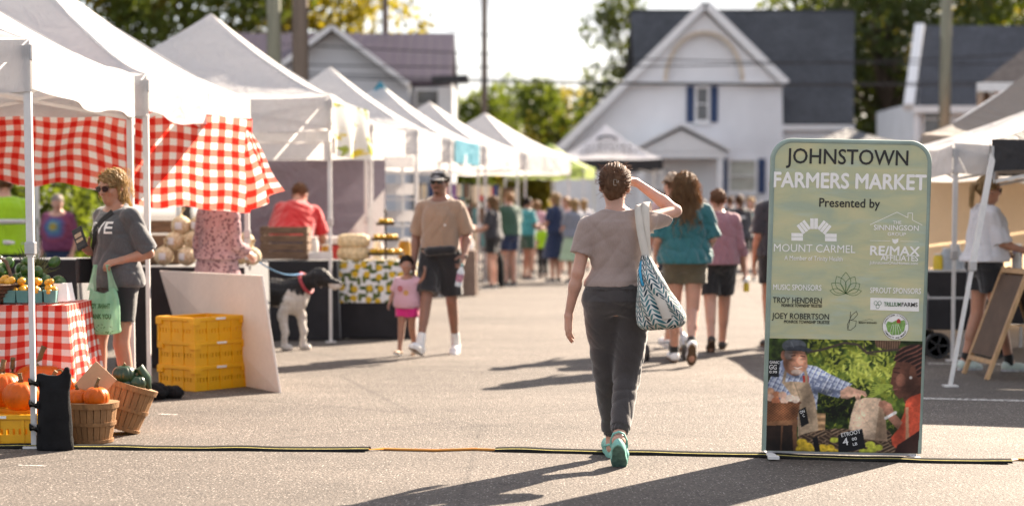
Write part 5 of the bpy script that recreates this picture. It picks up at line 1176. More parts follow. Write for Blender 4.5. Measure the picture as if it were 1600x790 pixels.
o = b.build('metal_tray', TRAY, bevel=.003); o.location = (p.x, 20.24, .875); tag(o, 'pale metal tray at the end of the table behind the dog', 'tray')
# kettle corn bags, tiered stand with lemons
CORN = mat('kettle_corn', (.68, .52, .30), .7, .25, 30, .25, 55, coat=.4)
for i, (z, lab) in enumerate(((.862, 'lower of two plump bags of popcorn on the lemon cloth'), (.998, 'upper of two plump bags of popcorn on the lemon cloth'))):
    V, F = field_mesh([LOFT((0, 0, 0), np.eye(3), .145, [(0, .12, .07, 0), (.12, .165, .10, 0), (.5, .18, .11, 0), (.88, .165, .10, 0), (1, .12, .07, 0)], .02)], .008, folds(30 + i, .010, 40, .8)); p = pt(553, 400, 20.55); o = mesh_np('popcorn_bag', V, F, CORN); o.location = (p.x, 20.52, z); tag(o, lab, 'popcorn bag', 'stacked popcorn bags')
p = pt(603, 400, 20.6); TS = thing('tiered_stand', 'three-tier dark stand of lemons on the lemon cloth', 'cake stand', (p.x, 20.55, .862)); DW = mat('dark_tier_wood', (.06, .045, .035), .6)
for (z, r) in ((.05, .20), (.21, .155), (.38, .10)): b = MB(); b.lathe([(0, z), (r, z), (r + .01, z + .03), (r - .005, z + .03), (r - .01, z + .012), (0, z + .012)], 28); b.build('tier', DW, TS, smooth=40)
b = MB(); b.tube([(0, 0, 0), (0, 0, .52)], .010, 8); b.lathe([(0, .52), (.02, .53), (.012, .56), (0, .57)], 10); b.build('post', DW, TS, smooth=50)
lm = MB(); lm.lathe([(0, -.045), (.008, -.040), (.020, -.030), (.030, -.01), (.030, .01), (.020, .028), (.008, .038), (0, .042)], 14, Matrix.Rotation(pi / 2, 4, 'X')); lm = lm.build('lemon', mat('lemon_peel', (.72, .42, .02), .4, .15, 30, .05, 120), smooth=70); tag(lm, 'lemon on the three-tier stand', 'lemon', 'lemons on the tiered stand'); f1 = True
for (z, r, n) in ((.095, .15, 9), (.255, .105, 6), (.425, .05, 4)):
    for i in range(n):
        a = 2 * pi * i / n + .3; q = lm if f1 else lm.copy()
        if not f1: COL.objects.link(q)
        f1 = False; q.location = (p.x + r * cos(a), 20.55 + r * sin(a), .862 + z); q.rotation_euler = (rnd.uniform(-.4, .4), rnd.uniform(-.4, .4), rnd.uniform(0, 3))
# drink jars and cooler behind
GLASSY = mat('amber_lemonade', (.50, .30, .05), .15, .2, 6, trans=.4); REDP = mat('red_plastic', (.45, .03, .03), .4, .1); WHITEP = mat('white_plastic', (.72, .72, .71), .4, .05)
def jar(label, loc, r, h, m, group=None, lid=WHITEP):
    t = thing('jar', label, 'jar', loc, 0, group); b = MB(); b.lathe([(0, 0), (r, 0), (r, h * .75), (r * .75, h * .88), (r * .75, h * .92)], 18); b.build('body', m, t, smooth=50); b = MB(); b.lathe([(0, h * .92), (r * .8, h * .92), (r * .8, h), (0, h)], 18); b.build('lid', lid, t, smooth=40); return t
for i, (x, y, r, h, m, lab) in enumerate(((590, 405, .06, .20, WHITEP, 'white jar on the lemon table left of the stand'), (632, 405, .07, .22, GLASSY, 'amber drink jar at the right end of the lemon table'), (508, 405, .05, .16, GLASSY, 'amber jar behind the pale metal tray'), (489, 405, .06, .24, WHITEP, 'white jar beside the slatted crate'))): p = pt(x, y, 20.8); jar(lab, (p.x, 20.85, .862), r, h, m)
t_ = thing('cooler', 'red cooler with white lid behind the tent post', 'cooler', (pt(520, 400, 22.2).x, 22.2, .0)); b = MB(); b.box((0, 0, .50), (.62, .4, 1.0)); b.build('body', REDP, t_, bevel=.02); b = MB(); b.box((0, 0, 1.05), (.66, .44, .09)); b.build('lid', WHITEP, t_, bevel=.02)
# white rack and slanted white panel
t_ = thing('shelf_rack', 'tall white rack with fabric panels behind the tan-shirted man', 'rack', (pt(625, 400, 24.5).x, 24.5, 0)); w2 = .22
for sx in (-1, 1):
    for sy in (-.2, .2): b = MB(); b.box((sx * w2, sy, 1.0), (.035, .035, 2.0)); b.build('upright', STEEL, t_)
for i, z in enumerate((.45, .85, 1.2, 1.55, 1.9)): b = MB(); b.box((0, 0, z), (2 * w2 - .036, .4, .025)); b.build('shelf', STEEL, t_); b = MB(); b.box((0, -.18, z + .13), (2 * w2 - .05, .012, .15)); b.build('fabric_panel', CANOPY, t_)
b = MB(); a = pt(535, 375, 23.0); c = pt(600, 296, 23.0); e = pt(600, 375, 23.0); b.prism([(a.x, a.z), (e.x, e.z), (c.x, c.z)], .03, Matrix.Translation((0, 23.0, 0))); b.box(((a.x + e.x) / 2, 23.015, a.z / 2), (e.x - a.x, .03, a.z - .002)); b.build_at('slanted_panel', CANOPY, 'slanted white panel left of the white rack', 'panel')
# ---- far stalls: tables with goods, racks of bright wares
FARC = [mat('goods_' + n_, c_, .6, .2) for n_, c_ in (('rose', (.45, .12, .14)), ('violet', (.20, .09, .28)), ('teal', (.10, .24, .26)), ('cream', (.70, .60, .45)), ('ochre', (.50, .28, .06)), ('navy', (.03, .05, .14)), ('white', (.75, .74, .72)), ('brown', (.14, .08, .05)), ('red', (.5, .05, .04)))]
for (x0, x1, Y, z, lab) in ((662, 742, 30.5, .75, 'brown-clothed far table of small wares behind the tan-shirted man'), (756, 800, 37.5, .74, 'far brown table of small wares beside the white posts'),):
    cloth_table(lab, pt(x0, 400, Y).x, pt(x1, 400, Y).x, Y, Y + .8, z, mat('drab_cloth', (.20, .14, .11), .9, .2), flare=.01)
    a, c = pt(x0, 400, Y).x, pt(x1, 400, Y).x
    for i in range(16):
        wx = rnd.uniform(.05, .13); hx = rnd.uniform(.06, .24); b = MB(); tp = i % 3
        x = a + .06 + (c - a - .12) * (i + .5) / 16; y = Y + .15 + .3 * (i % 3) * .7
        if tp == 0: b.lathe([(0, 0), (wx * .5, 0), (wx * .5, hx * .6), (wx * .25, hx * .85), (wx * .25, hx), (0, hx)], 12)
        elif tp == 1: b.box((0, 0, hx / 2), (wx, wx * .7, hx)); b.box((0, 0, hx + .01), (wx * 1.1, wx * .8, .02))
        else: b.lathe([(0, 0), (wx * .3, .0), (wx * .55, hx * .5), (wx * .4, hx), (wx * .36, hx), (wx * .3, hx * .3), (0, hx * .3)], 12)
        o = b.build(('bottle', 'box', 'bowl')[tp], FARC[(i * 5 + int(Y)) % 9], smooth=40); o.location = (x, y, z + .014); tag(o, ('small bottle', 'small box', 'small bowl')[tp] + (' among the wares on the nearer far table' if Y < 35 else ' among the wares on the table by the white posts'), ('bottle', 'box', 'bowl')[tp], 'small wares on far tables')
for k, (x, Y, lab) in enumerate(((690, 33.5, 'left display rack of bright hanging goods in the far stalls'), (738, 35.0, 'display rack of hanging goods behind the crouched wares'), (775, 39.0, 'far display rack near the green-shirted shopper'))):
    c = pt(x, 300, Y); t_ = thing('display_rack', lab, 'rack', (c.x, Y, 0), 0, 'racks of bright goods'); b = MB()
    for sx in (-.5, .5): b.tube([(sx, 0, 0), (sx, 0, 1.9)], .015, 6); b.box((sx, 0, .015), (.05, .5, .03))
    for z in (1.0, 1.45, 1.88): b.tube([(-.5, 0, z), (.5, 0, z)], .012, 6)
    b.build('frame', BLACKP, t_)
    for z in (1.0, 1.45, 1.88):
        for i in range(8):
            hh = rnd.uniform(.18, .36); b = MB(); b.box((-.44 + i * .125, -.02, z - hh / 2 - .01), (.09, .03, hh)); b.bar((-.44 + i * .125, -.02, z - .012), (-.44 + i * .125, -.005, z + .014), .012); b.build('hanging_item', FARC[rnd.randrange(9)], t_, bevel=.008)
for (x, y, Y, lab) in ((736, 455, 31.0, 'black weight bag standing by the far white post'), (778, 441, 34.0, 'black weight bag farther along the left row')):
    c = gnd(x, y); o = MB(); o.lathe([(0, 0), (.12, 0), (.13, .1), (.12, .45), (.09, .58), (.05, .62), (0, .62)], 12); o = o.build('weight_bag', NYLON, smooth=50); o.location = (pt(x, 400, Y).x, Y, 0); tag(o, lab, 'weight bag')
# ------------------------------------------------------------------ the market sign board
SW, SH, SZ0 = .885, 1.765, .028
pl, pr = gnd(1191, 713), gnd(1438, 713); SO = Vector(((pl.x + pr.x) / 2, pl.y, 0))
SG = thing('sign_board', 'tall green fabric sign board with rounded top and market lettering', 'sign', SO, 0, None, (0, radians(1.15), 0))
def suv(x, y): f = (706 - y) / 480.0; xl, xr = 1192 + 16 * f, 1438 + 8 * f; return ((x - xl) / (xr - xl) - .5) * SW, SZ0 + f * SH
FAB = NT('sign_fabric'); _v = FAB.coord(); _n = FAB.noise(FAB.mapping(_v, (1, 1, 3.2), (0, .35, 0)), 2.6, 4, .55, .8); _m = FAB.noise(FAB.mapping(_v, (1, 1, 5), (0, -.2, 0), (3, 1, 5)), 4.0, 3)
_c = FAB.ramp(_n, [(.32, (.37, .43, .34)), (.5, (.47, .49, .33)), (.68, (.56, .53, .335))]); _c = FAB.mix(FAB.ramp(_m, [(.55, 0), (.72, .55)]), _c, (.42, .515, .48)); FAB = FAB.finish(_c, .7, 0, FAB.bump(FAB.noise(FAB.mapping(_v, (1, 1, 2)), 3.5, 3, .5, .6), .25, .03), .14, .25)
EDGE = mat('blue_green_edge', (.25, .32, .28), .7, .15, 5)
def rrect(w_, z0, z1, r, n=12):
    p = [(-w_ / 2, z0), (w_ / 2, z0)]
    for i in range(n + 1): a = pi / 2 * i / n; p.append((w_ / 2 - r + r * cos(a), z1 - r + r * sin(a)))
    for i in range(n + 1): a = pi / 2 + pi / 2 * i / n; p.append((-w_ / 2 + r + r * cos(a), z1 - r + r * sin(a)))
    return p
zs = suv(1300, 529)[1]
b = MB(); b.prism(rrect(SW - .012, SZ0, SZ0 + SH - .006, .104), .024, Matrix.Translation((0, -.012, 0))); b.build('fabric_sleeve', FAB, SG)
b = MB(); P_ = [(p[0], .0, p[1]) for p in rrect(SW, SZ0, SZ0 + SH, .11)]; b.tube(P_[1:] + [P_[0]], .0165, 10); b.build('frame', EDGE, SG, smooth=60)
for sx in (-1, 1):
    b = MB(); b.box((sx * (SW / 2 - .03), 0, .012), (.05, .34, .012)); b.box((sx * (SW / 2 - .03), -.165, .010), (.062, .045, .020)); b.build('foot', RUBBER, SG, bevel=.003)
b = MB(); b.box((0, 0, .022), (SW - .03, .022, .014)); b.build('base_bar', ALU, SG)
YF = -.0135
def T(name, body, x0, x1, yc, hpx, m, bold=0., par=SG, **kw):
    (a, z), (c, z2) = suv(x0, yc), suv(x1, yc); size = hpx * SH / 480 / .70
    M = Matrix.Translation(((a + c) / 2, YF, z)) @ Matrix.Rotation(pi / 2, 4, 'X'); return text_obj(name, body, size, m, par, M, width=c - a, bold=bold, **kw)
T('title_lettering', 'JOHNSTOWN', 1229, 1415, 250, 23, BLACK_PRINT, 0, fat=.0012); T('title_lettering', 'FARMERS MARKET', 1207, 1440, 287, 23, WHITE_PRINT, 0, fat=.0034); T('subtitle_lettering', 'Presented by', 1277, 1370, 320, 13.5, BLACK_PRINT, 0, fat=.0009)
T('sponsor_lettering', 'MOUNT CARMEL', 1207, 1333, 391, 12, WHITE_PRINT, 0); T('sponsor_lettering', 'A Member of Trinity Health', 1224, 1314, 406, 7, WHITE_PRINT, 0, fat=.0003)
T('sponsor_lettering', 'THE', 1391, 1404, 348, 5, WHITE_PRINT, 0, fat=.0003); T('sponsor_lettering', 'SINNINGSON', 1362, 1431, 356.5, 8, WHITE_PRINT, 0, fat=.0006); T('sponsor_lettering', 'GROUP', 1383, 1411, 366, 5, WHITE_PRINT, 0, fat=.0004)
T('sponsor_lettering', 'RE/MAX', 1356, 1432, 392.5, 14, WHITE_PRINT, 0, fat=.0022); T('sponsor_lettering', 'AFFILIATES', 1373, 1431, 403, 8.5, WHITE_PRINT, 0, fat=.0007); T('sponsor_lettering', 'JohnstownOhioHomes.com', 1356, 1431, 410.5, 4.5, WHITE_PRINT, 0, fat=.0003)
T('heading_lettering', 'MUSIC SPONSORS', 1206, 1281, 451.5, 8.5, WHITE_PRINT, 0, fat=.0005); T('heading_lettering', 'SPROUT SPONSORS', 1357, 1436, 453.5, 8.5, WHITE_PRINT, 0, fat=.0005)
T('sponsor_lettering', 'TROY HENDREN', 1206, 1282, 471.5, 9, BLACK_PRINT, 0, fat=.0003); T('sponsor_lettering', 'MONROE TOWNSHIP TRUSTEE', 1219, 1282, 479.2, 4.6, BLACK_PRINT, 0, fat=.0003)
T('sponsor_lettering', 'JOEY ROBERTSON', 1205, 1294, 496, 9, BLACK_PRINT, 0, fat=.0003); T('sponsor_lettering', 'MONROE TOWNSHIP TRUSTEE', 1223, 1294, 504.4, 4.6, BLACK_PRINT, 0, fat=.0003)
def stroke(b, pts, w_, y=YF):
    P_ = [Vector(suv(*p)) for p in pts]
    for i in range(len(P_) - 1):
        d = (P_[i + 1] - P_[i]); 
        if d.length < 1e-6: continue
        n = Vector((-d.y, d.x)).normalized() * w_ / 2; e = d.normalized() * w_ * .3
        q = [P_[i] - n - e, P_[i + 1] - n + e, P_[i + 1] + n + e, P_[i] + n - e]; yy = y - .00012 * (i % 2); b.add([(v.x, yy, v.y) for v in q], [(0, 1, 2, 3)])
def poly(b, pts, y=YF): b.add([(suv(*p)[0], y, suv(*p)[1]) for p in pts], [tuple(range(len(pts)))])
def circ(x, y, r, n=32, ry=None): return [(x + r * cos(2 * pi * i / n), y + (ry or r) * sin(2 * pi * i / n)) for i in range(n)]
b = MB(); fx, fy = 1269.5, 378
for k, ang in enumerate((-78, -38, 0, 38, 78)):   # fan of striped blocks
    a = radians(ang)
    for j in range(3 if abs(ang) == 38 else 2):
        nb_ = 3 if abs(ang) == 38 else 2; o = (j - (nb_ - 1) / 2) * (5.4 if nb_ == 3 else 6.2)
        rd0, rd1 = (17.5, 34) if abs(ang) < 70 else (17, 35); hw = 2.3 if nb_ == 3 else 2.8
        if abs(ang) == 78: a = radians(90 * (1 if ang > 0 else -1)); o = o - 0
        poly(b, [(fx + sin(a) * r + cos(a) * (o + s_), fy - cos(a) * r + sin(a) * (o + s_) - (5 if abs(ang) == 78 else 0)) for r, s_ in ((rd0, -hw), (rd1, -hw), (rd1, hw), (rd0, hw))][::-1])
b.build('fan_logo', WHITE_PRINT, SG)
b = MB(); stroke(b, [(1356, 352), (1397, 332), (1414, 340), (1414, 333), (1421, 333), (1421, 343.5), (1436, 351)], .0032); stroke(b, [(1356, 376.5), (1387, 376.5)], .002); stroke(b, [(1403, 376.5), (1431, 376.5)], .002); poly(b, [(1390, 373), (1394, 374), (1400, 372.5), (1399.5, 378), (1395, 381), (1391, 378.5)][::-1]); b.build('roof_logo', WHITE_PRINT, SG)
b = MB(); lx, ly = 1319, 459
for ang, L, wd in ((0, 33, 8), (-28, 30, 8), (28, 30, 8), (-55, 27, 7.5), (55, 27, 7.5), (-80, 25, 5), (80, 25, 5)):
    a = radians(ang); pts = []
    for s_ in (1, -1):
        seg = [(s_ * wd * sin(pi * (i / 10) ** 1.15), L * i / 10) for i in range(11)]; pts += seg if s_ > 0 else seg[::-1]
    stroke(b, [(lx + cos(a) * u + sin(a) * v, ly - cos(a) * v + sin(a) * u) for u, v in pts], .0022)
b.build('lotus_logo', GREEN_PRINT, SG)
b = MB(); poly(b, [(1357.5, 483.5), (1433.5, 484.5), (1433.5, 465), (1357.5, 464.5)]); pn = b.build('sponsor_panel', WHITE_PRINT, SG)
YF -= .0012
T('sponsor_lettering', 'TRILLIUM', 1379, 1405, 474.5, 6.4, GREEN_PRINT, .0004, pn); T('sponsor_lettering', 'FARMS', 1406, 1431, 474.5, 6.4, BLACK_PRINT, .0004, pn)
b = MB()
for a in (-60, 60, 180):
    a = radians(a); c = [(1369 + 3.6 * sin(a) + 2.6 * cos(t_), 474.5 - 3.6 * cos(a) + 2.9 * sin(t_)) for t_ in [2 * pi * i / 14 for i in range(15)]]; stroke(b, c, .0022, YF)
b.build('trefoil_logo', GREEN_PRINT, pn); YF += .0012
b = MB(); stroke(b, [(1327, 487), (1326, 500), (1323, 514), (1322, 507), (1329, 492), (1336, 486), (1338, 491), (1332, 498), (1327, 500), (1336, 501), (1335, 509), (1328, 515), (1322, 515)], .0026); stroke(b, [(1338, 502), (1348, 500), (1356, 498), (1362, 499)], .0014); b.build('signature_logo', BLACK_PRINT, SG); T('sponsor_lettering', 'BENNY BARNARD', 1340, 1368, 503.5, 2.6, BLACK_PRINT, 0, fat=.0001)
b = MB(); poly(b, circ(1397.5, 508.5, 20.5, 48, 20.5)[::-1]); bd = b.build('round_badge', WHITE_PRINT, SG); YF -= .0010
b = MB(); stroke(b, circ(1397.5, 508.5, 20.3, 48) + circ(1397.5, 508.5, 20.3, 48)[:1], .0014, YF); b.build('badge_ring', BLACK_PRINT, bd)
b = MB(); poly(b, ([(1382.5, 506), (1385, 500.5), (1392, 502), (1398, 499), (1404, 499.5), (1411, 498), (1413, 504), (1411, 515), (1404, 521), (1392, 522), (1385, 516)])[::-1], YF); b.build('badge_field', mat('badge_green', (.20, .36, .10), .6, .35, 60), bd)
b = MB()
for k in range(5): stroke(b, [(1388 + k * 5, 522 - abs(k - 2)), (1397 + (k - 2) * 2.2, 505)], .0016, YF - .0005)
b.build('badge_furrows', WHITE_PRINT, bd); b = MB(); poly(b, [(1399, 503), (1405, 503), (1405, 498.5), (1402, 496), (1399, 498.5)][::-1][::-1], YF - .0008); b.build('badge_barn', REDP, bd)
for word, a0, a1, flip in (('JOHNSTOWN LIFESTYLE', -75, 75, 1), ('COMMUNITY AND MARKET', 205, 155 - 0, -1)):
    mb = MB(); n = len(word)
    for i, ch in enumerate(word):
        if ch == ' ': continue
        ang = radians(a0 + (a1 - a0) * i / (n - 1)) if flip == 1 else radians(245 - 130 * i / (n - 1)); me = text_mesh(ch, .0125, .0002, .0002); x, z = suv(1397.5 + 17.6 * sin(ang), 508.5 - 17.6 * cos(ang))
        M = Matrix.Translation((x, YF - .0002, z)) @ Matrix.Rotation(pi / 2, 4, 'X') @ Matrix.Rotation(-ang if flip == 1 else pi - ang, 4, 'Z'); mb.add([v.co for v in me.vertices], [tuple(p.vertices) for p in me.polygons], M); bpy.data.meshes.remove(me)
    mb.build('badge_lettering', BLACK_PRINT, bd)
YF += .0010
# printed picture at the foot of the sign: a colour drawing held in a fine printed grid
PW, PH = 300, 218
gy, gx = np.mgrid[0:PH, 0:PW].astype(float); X_ = gx / PW * 813 + 42; Y_ = gy / PH * 590 + 95
img = np.zeros((PH, PW, 3)); rs = np.random.RandomState(12)
def vnoise(sc, seed, oct=4):
    r = np.random.RandomState(seed); o = 0; amp = 1; tot = 0
    for k in range(oct):
        n_ = int(max(3, 813 / sc)) + 3; g = r.uniform(0, 1, (n_, n_)); u, v = (X_ - 42) / sc, (Y_ - 95) / sc; i, j = np.floor(u).astype(int) % (n_ - 1), np.floor(v).astype(int) % (n_ - 1); fu, fv = u % 1, v % 1; fu = fu * fu * (3 - 2 * fu); fv = fv * fv * (3 - 2 * fv)
        o = o + amp * ((g[j, i] * (1 - fu) + g[j, i + 1] * fu) * (1 - fv) + (g[j + 1, i] * (1 - fu) + g[j + 1, i + 1] * fu) * fv); tot += amp; amp *= .55; sc /= 2
    return o / tot
N1, N2, N3 = vnoise(120, 1), vnoise(30, 2, 3), vnoise(14, 3, 2)
def put(mask, col, tex=None, amt=.3):
    c = np.array(col, float) / 255; k = 1 if tex is None else (1 - amt + 2 * amt * tex)[..., None]
    a = np.clip(mask, 0, 1)[..., None]; img[:] = img * (1 - a) + np.clip(c * k, 0, 1) * a
def inpoly(pts):
    m = np.zeros(X_.shape, bool); n = len(pts)
    for i in range(n):
        (x0, y0), (x1, y1) = pts[i], pts[(i + 1) % n]
        c = ((y0 > Y_) != (y1 > Y_)) & (X_ < (x1 - x0) * (Y_ - y0) / ((y1 - y0) or 1e-9) + x0); m ^= c
    return m.astype(float)
def ell(x, y, rx, ry, rot=0):
    u, v = X_ - x, Y_ - y; c, s = cos(rot), sin(rot); d = np.sqrt(((u * c + v * s) / rx) ** 2 + ((-u * s + v * c) / ry) ** 2); return np.clip((1 - d) * min(rx, ry) / 3 + .5, 0, 1)
def line(pts, w_):
    d = np.full(X_.shape, 1e9)
    for (x0, y0), (x1, y1) in zip(pts[:-1], pts[1:]):
        t = np.clip(((X_ - x0) * (x1 - x0) + (Y_ - y0) * (y1 - y0)) / ((x1 - x0) ** 2 + (y1 - y0) ** 2), 0, 1); d = np.minimum(d, np.hypot(X_ - x0 - t * (x1 - x0), Y_ - y0 - t * (y1 - y0)))
    return np.clip((w_ / 2 - d) / 3 + .5, 0, 1)
g = np.clip(N1 * .9 + N2 * .5 - .30 + .30 * np.exp(-(((X_ - 560) / 190) ** 2 + ((Y_ - 240) / 110) ** 2)) - .40 * np.exp(-(((X_ - 420) / 150) ** 2 + ((Y_ - 480) / 90) ** 2)), 0, 1)
for i in range(3): img[..., i] = np.interp(g, [0, .3, .55, .8, 1], [(8, 30, 72, 140, 190), (14, 44, 96, 160, 200), (8, 16, 26, 48, 90)][i]) / 255
for i in range(900):     # leaves of the printed greenery, one by one
    lx_, ly_ = rs.uniform(250, 720), rs.uniform(95, 560); a_ = rs.uniform(0, 3.1); L_ = rs.uniform(8, 26) * (1 - .3 * (ly_ > 350)); lit = np.clip(.55 + .5 * np.exp(-(((lx_ - 560) / 180) ** 2 + ((ly_ - 230) / 110) ** 2)) - .55 * np.exp(-(((lx_ - 420) / 140) ** 2 + ((ly_ - 470) / 90) ** 2)) + rs.normal(0, .22), 0, 1.15)
    x0, x1 = int((lx_ - L_ - 42) / 813 * PW), int((lx_ + L_ - 42) / 813 * PW) + 2; y0, y1 = int((ly_ - L_ - 95) / 590 * PH), int((ly_ + L_ - 95) / 590 * PH) + 2; x0, y0 = max(x0, 0), max(y0, 0); sx_ = (slice(y0, y1), slice(x0, x1))
    u, v = X_[sx_] - lx_, Y_[sx_] - ly_; c_, s_ = cos(a_), sin(a_); d_ = np.clip((1 - np.sqrt(((u * c_ + v * s_) / L_) ** 2 + ((-u * s_ + v * c_) / (L_ * .34)) ** 2)) * 3, 0, 1)[..., None] * .85
    col_ = np.array([20 + 165 * lit, 34 + 160 * lit, 10 + 50 * lit ** 2]) / 255; img[sx_] = img[sx_] * (1 - d_) + col_ * d_
put(inpoly([(600, 95), (740, 95), (720, 150), (610, 130)]), (92, 66, 48), (np.sin(X_ * .5) + 1) / 2); put(line([(250, 165), (320, 150), (400, 125), (440, 112), (510, 118), (560, 160), (640, 150), (730, 140)], 11), (62, 50, 44)); put(line([(545, 115), (560, 165), (610, 170)], 6), (70, 56, 48))
for i in range(7): put(line([(575 + i * 4, 400 - i * 12), (640 + i * 14, 330 - i * 8 + 40)], 7), (150, 170, 50))
put(inpoly([(240, 480), (355, 480), (355, 585), (240, 585)]), (170, 125, 80), (np.sin(Y_ * .18) + 1) / 2, .25)
shirt = inpoly([(46, 330), (70, 270), (115, 225), (190, 275), (245, 228), (300, 236), (370, 275), (440, 305), (492, 325), (470, 345), (420, 400), (350, 385), (312, 372), (305, 520), (46, 520)])
pl_ = ((np.sin((X_ * .8 + Y_ * .4) * .26) > .55).astype(float) + (np.sin((Y_ - X_ * .35) * .26) > .55)) / 2; put(shirt, (176, 186, 208)); put(shirt * pl_, (88, 98, 140)); put(shirt * (np.sin((X_ * .8 + Y_ * .4) * .26 + 1.7) > .9), (215, 218, 230)); put(shirt * (N2 > .66), (110, 122, 156))
put(inpoly([(105, 215), (130, 200), (190, 270), (175, 300), (120, 270)]), (150, 165, 205)); put(inpoly([(228, 285), (258, 285), (262, 325), (230, 322)]), (190, 40, 30))
put(line([(128, 325), (136, 270), (150, 228)], 15), (170, 140, 108)); put(line([(250, 325), (246, 280), (232, 238)], 15), (170, 140, 108)); put(inpoly([(118, 322), (180, 318), (262, 322), (292, 400), (308, 470), (322, 588), (212, 604), (205, 430)]), (178, 146, 112), N2, .22); put(line([(185, 325), (215, 400), (220, 600)], 3), (120, 95, 70))
put(ell(186, 212, 64, 76), (172, 108, 78), N2, .10); put(ell(122, 182, 13, 24), (160, 96, 70)); put(ell(150, 175, 22, 30), (140, 118, 108)); put(ell(200, 232, 52, 40), (190, 122, 90)); put(ell(213, 208, 15, 20), (202, 132, 100)); put(ell(196, 268, 30, 14), (190, 160, 142)); put(line([(182, 243), (200, 249), (220, 241)], 5), (236, 222, 208)); put(line([(176, 237), (198, 243), (226, 235)], 3), (120, 66, 52)); put(line([(166, 226), (172, 244)], 2), (140, 86, 64)); put(line([(165, 185), (185, 181)], 6), (60, 36, 30)); put(line([(215, 184), (236, 187)], 6), (60, 36, 30)); put(line([(158, 172), (188, 168)], 4), (110, 80, 66)); put(line([(212, 170), (242, 176)], 4), (110, 80, 66))
put(ell(178, 132, 64, 36) * (Y_ < 158), (70, 76, 84), N2, .3); put(inpoly([(140, 140), (215, 128), (278, 152), (255, 162), (190, 158), (145, 158)]), (48, 53, 62)); put(line([(160, 110), (176, 140)], 3), (98, 104, 112))
put(inpoly([(428, 362), (470, 335), (520, 352), (560, 362), (572, 385), (560, 392), (540, 380), (530, 418), (515, 412), (505, 388), (470, 405), (430, 400)]), (206, 150, 120), N2, .12); put(line([(545, 372), (570, 386)], 3), (150, 96, 74)); put(line([(520, 380), (530, 412)], 3), (150, 96, 74))
put(inpoly([(46, 205), (106, 208), (102, 298), (44, 292)]), (26, 28, 32))
put(inpoly([(42, 418), (218, 425), (205, 520), (175, 530), (42, 532)]), (128, 72, 40), (np.sin(X_ * .35) * np.sin(Y_ * .45) + 1) / 2, .4); put(line([(42, 424), (220, 428)], 9), (96, 52, 30))
for (x, y, c) in ((60, 372, (214, 150, 110)), (92, 390, (226, 132, 84)), (60, 405, (235, 180, 150)), (90, 420, (222, 120, 74)), (135, 418, (238, 190, 160)), (125, 390, (226, 170, 140)), (165, 405, (236, 205, 180)), (195, 412, (225, 196, 170))): put(ell(x, y, 22, 19) * (Y_ < 431), c, N3, .06)
put(inpoly([(42, 545), (205, 535), (205, 690), (42, 690)]), (40, 26, 20), N2, .3); put(inpoly([(42, 532), (208, 516), (208, 545), (42, 552)]), (142, 90, 54), N2, .2); put(inpoly([(122, 545), (132, 545), (130, 690), (120, 690)]), (105, 64, 40)); put(inpoly([(180, 535), (205, 530), (210, 690), (190, 690)]), (120, 74, 46))
put(inpoly([(212, 470), (248, 450), (268, 535), (228, 556)]), (22, 22, 25))
bask = inpoly([(205, 690), (215, 600), (300, 575), (400, 560), (520, 560), (690, 560), (730, 620), (760, 690)]); put(bask, (58, 42, 32)); put(bask * (np.sin((X_ * .5 + Y_) * .33) > .3) * (N2 > .42), (150, 116, 84)); put(bask * (np.sin((X_ * .5 - Y_) * .30) > .55) * (N2 < .55), (112, 84, 60))
bag = inpoly([(478, 562), (488, 490), (510, 412), (560, 394), (645, 396), (652, 440), (672, 500), (686, 622), (560, 612)]); put(bag, (208, 172, 138), N2, .08); put(bag * (X_ > 640 - (Y_ - 400) * .1), (168, 132, 100)); put(line([(505, 440), (640, 610)], 3), (180, 145, 112)); put(line([(480, 562), (560, 612), (686, 622)], 4), (140, 106, 80))
put(inpoly([(735, 330), (855, 300), (855, 420), (770, 420)]), (74, 42, 32)); face = inpoly([(720, 200), (700, 250), (694, 300), (690, 318), (704, 330), (704, 345), (712, 352), (712, 372), (740, 398), (790, 380), (850, 320), (850, 190), (760, 170)]); put(face, (88, 50, 38), N2, .12); put(ell(745, 300, 26, 34), (112, 66, 50)); put(line([(708, 258), (736, 262)], 5), (34, 20, 18)); put(line([(704, 238), (738, 238)], 4), (40, 24, 20)); put(line([(704, 352), (728, 346)], 4), (150, 80, 74)); put(ell(804, 258, 16, 30), (104, 60, 44)); put(ell(797, 286, 8, 8), (240, 236, 230))
hair = inpoly([(704, 200), (715, 160), (745, 128), (800, 112), (855, 112), (855, 290), (830, 280), (820, 230), (780, 205), (735, 205)]); put(hair, (40, 24, 22)); put(hair * (np.sin((X_ * .6 + Y_ * 1.1) * .22 + 6 * N1) > .45), (112, 62, 50))
put(inpoly([(855, 365), (800, 385), (775, 410), (768, 470), (735, 560), (704, 600), (712, 640), (760, 680), (855, 690)]), (196, 62, 36), N2, .18); put(inpoly([(775, 440), (790, 440), (805, 690), (785, 690)]), (176, 120, 84)); put(inpoly([(740, 640), (855, 560), (855, 690), (720, 690)]), (44, 22, 20))
put(inpoly([(634, 415), (660, 406), (700, 425), (716, 470), (762, 520), (740, 560), (690, 510), (665, 478), (655, 450), (632, 436)]), (168, 108, 82), N2, .12); put(line([(672, 500), (722, 470)], 17), (214, 206, 200)); put(line([(690, 490), (704, 482)], 10), (250, 246, 240))
for (x, y, rx, ry) in ((235, 638, 28, 22), (265, 660, 30, 24), (222, 672, 20, 18), (290, 672, 20, 16), (345, 665, 28, 22), (382, 662, 26, 18), (405, 680, 26, 14)): put(ell(x, y, rx, ry), (226, 178, 24), N3, .14)
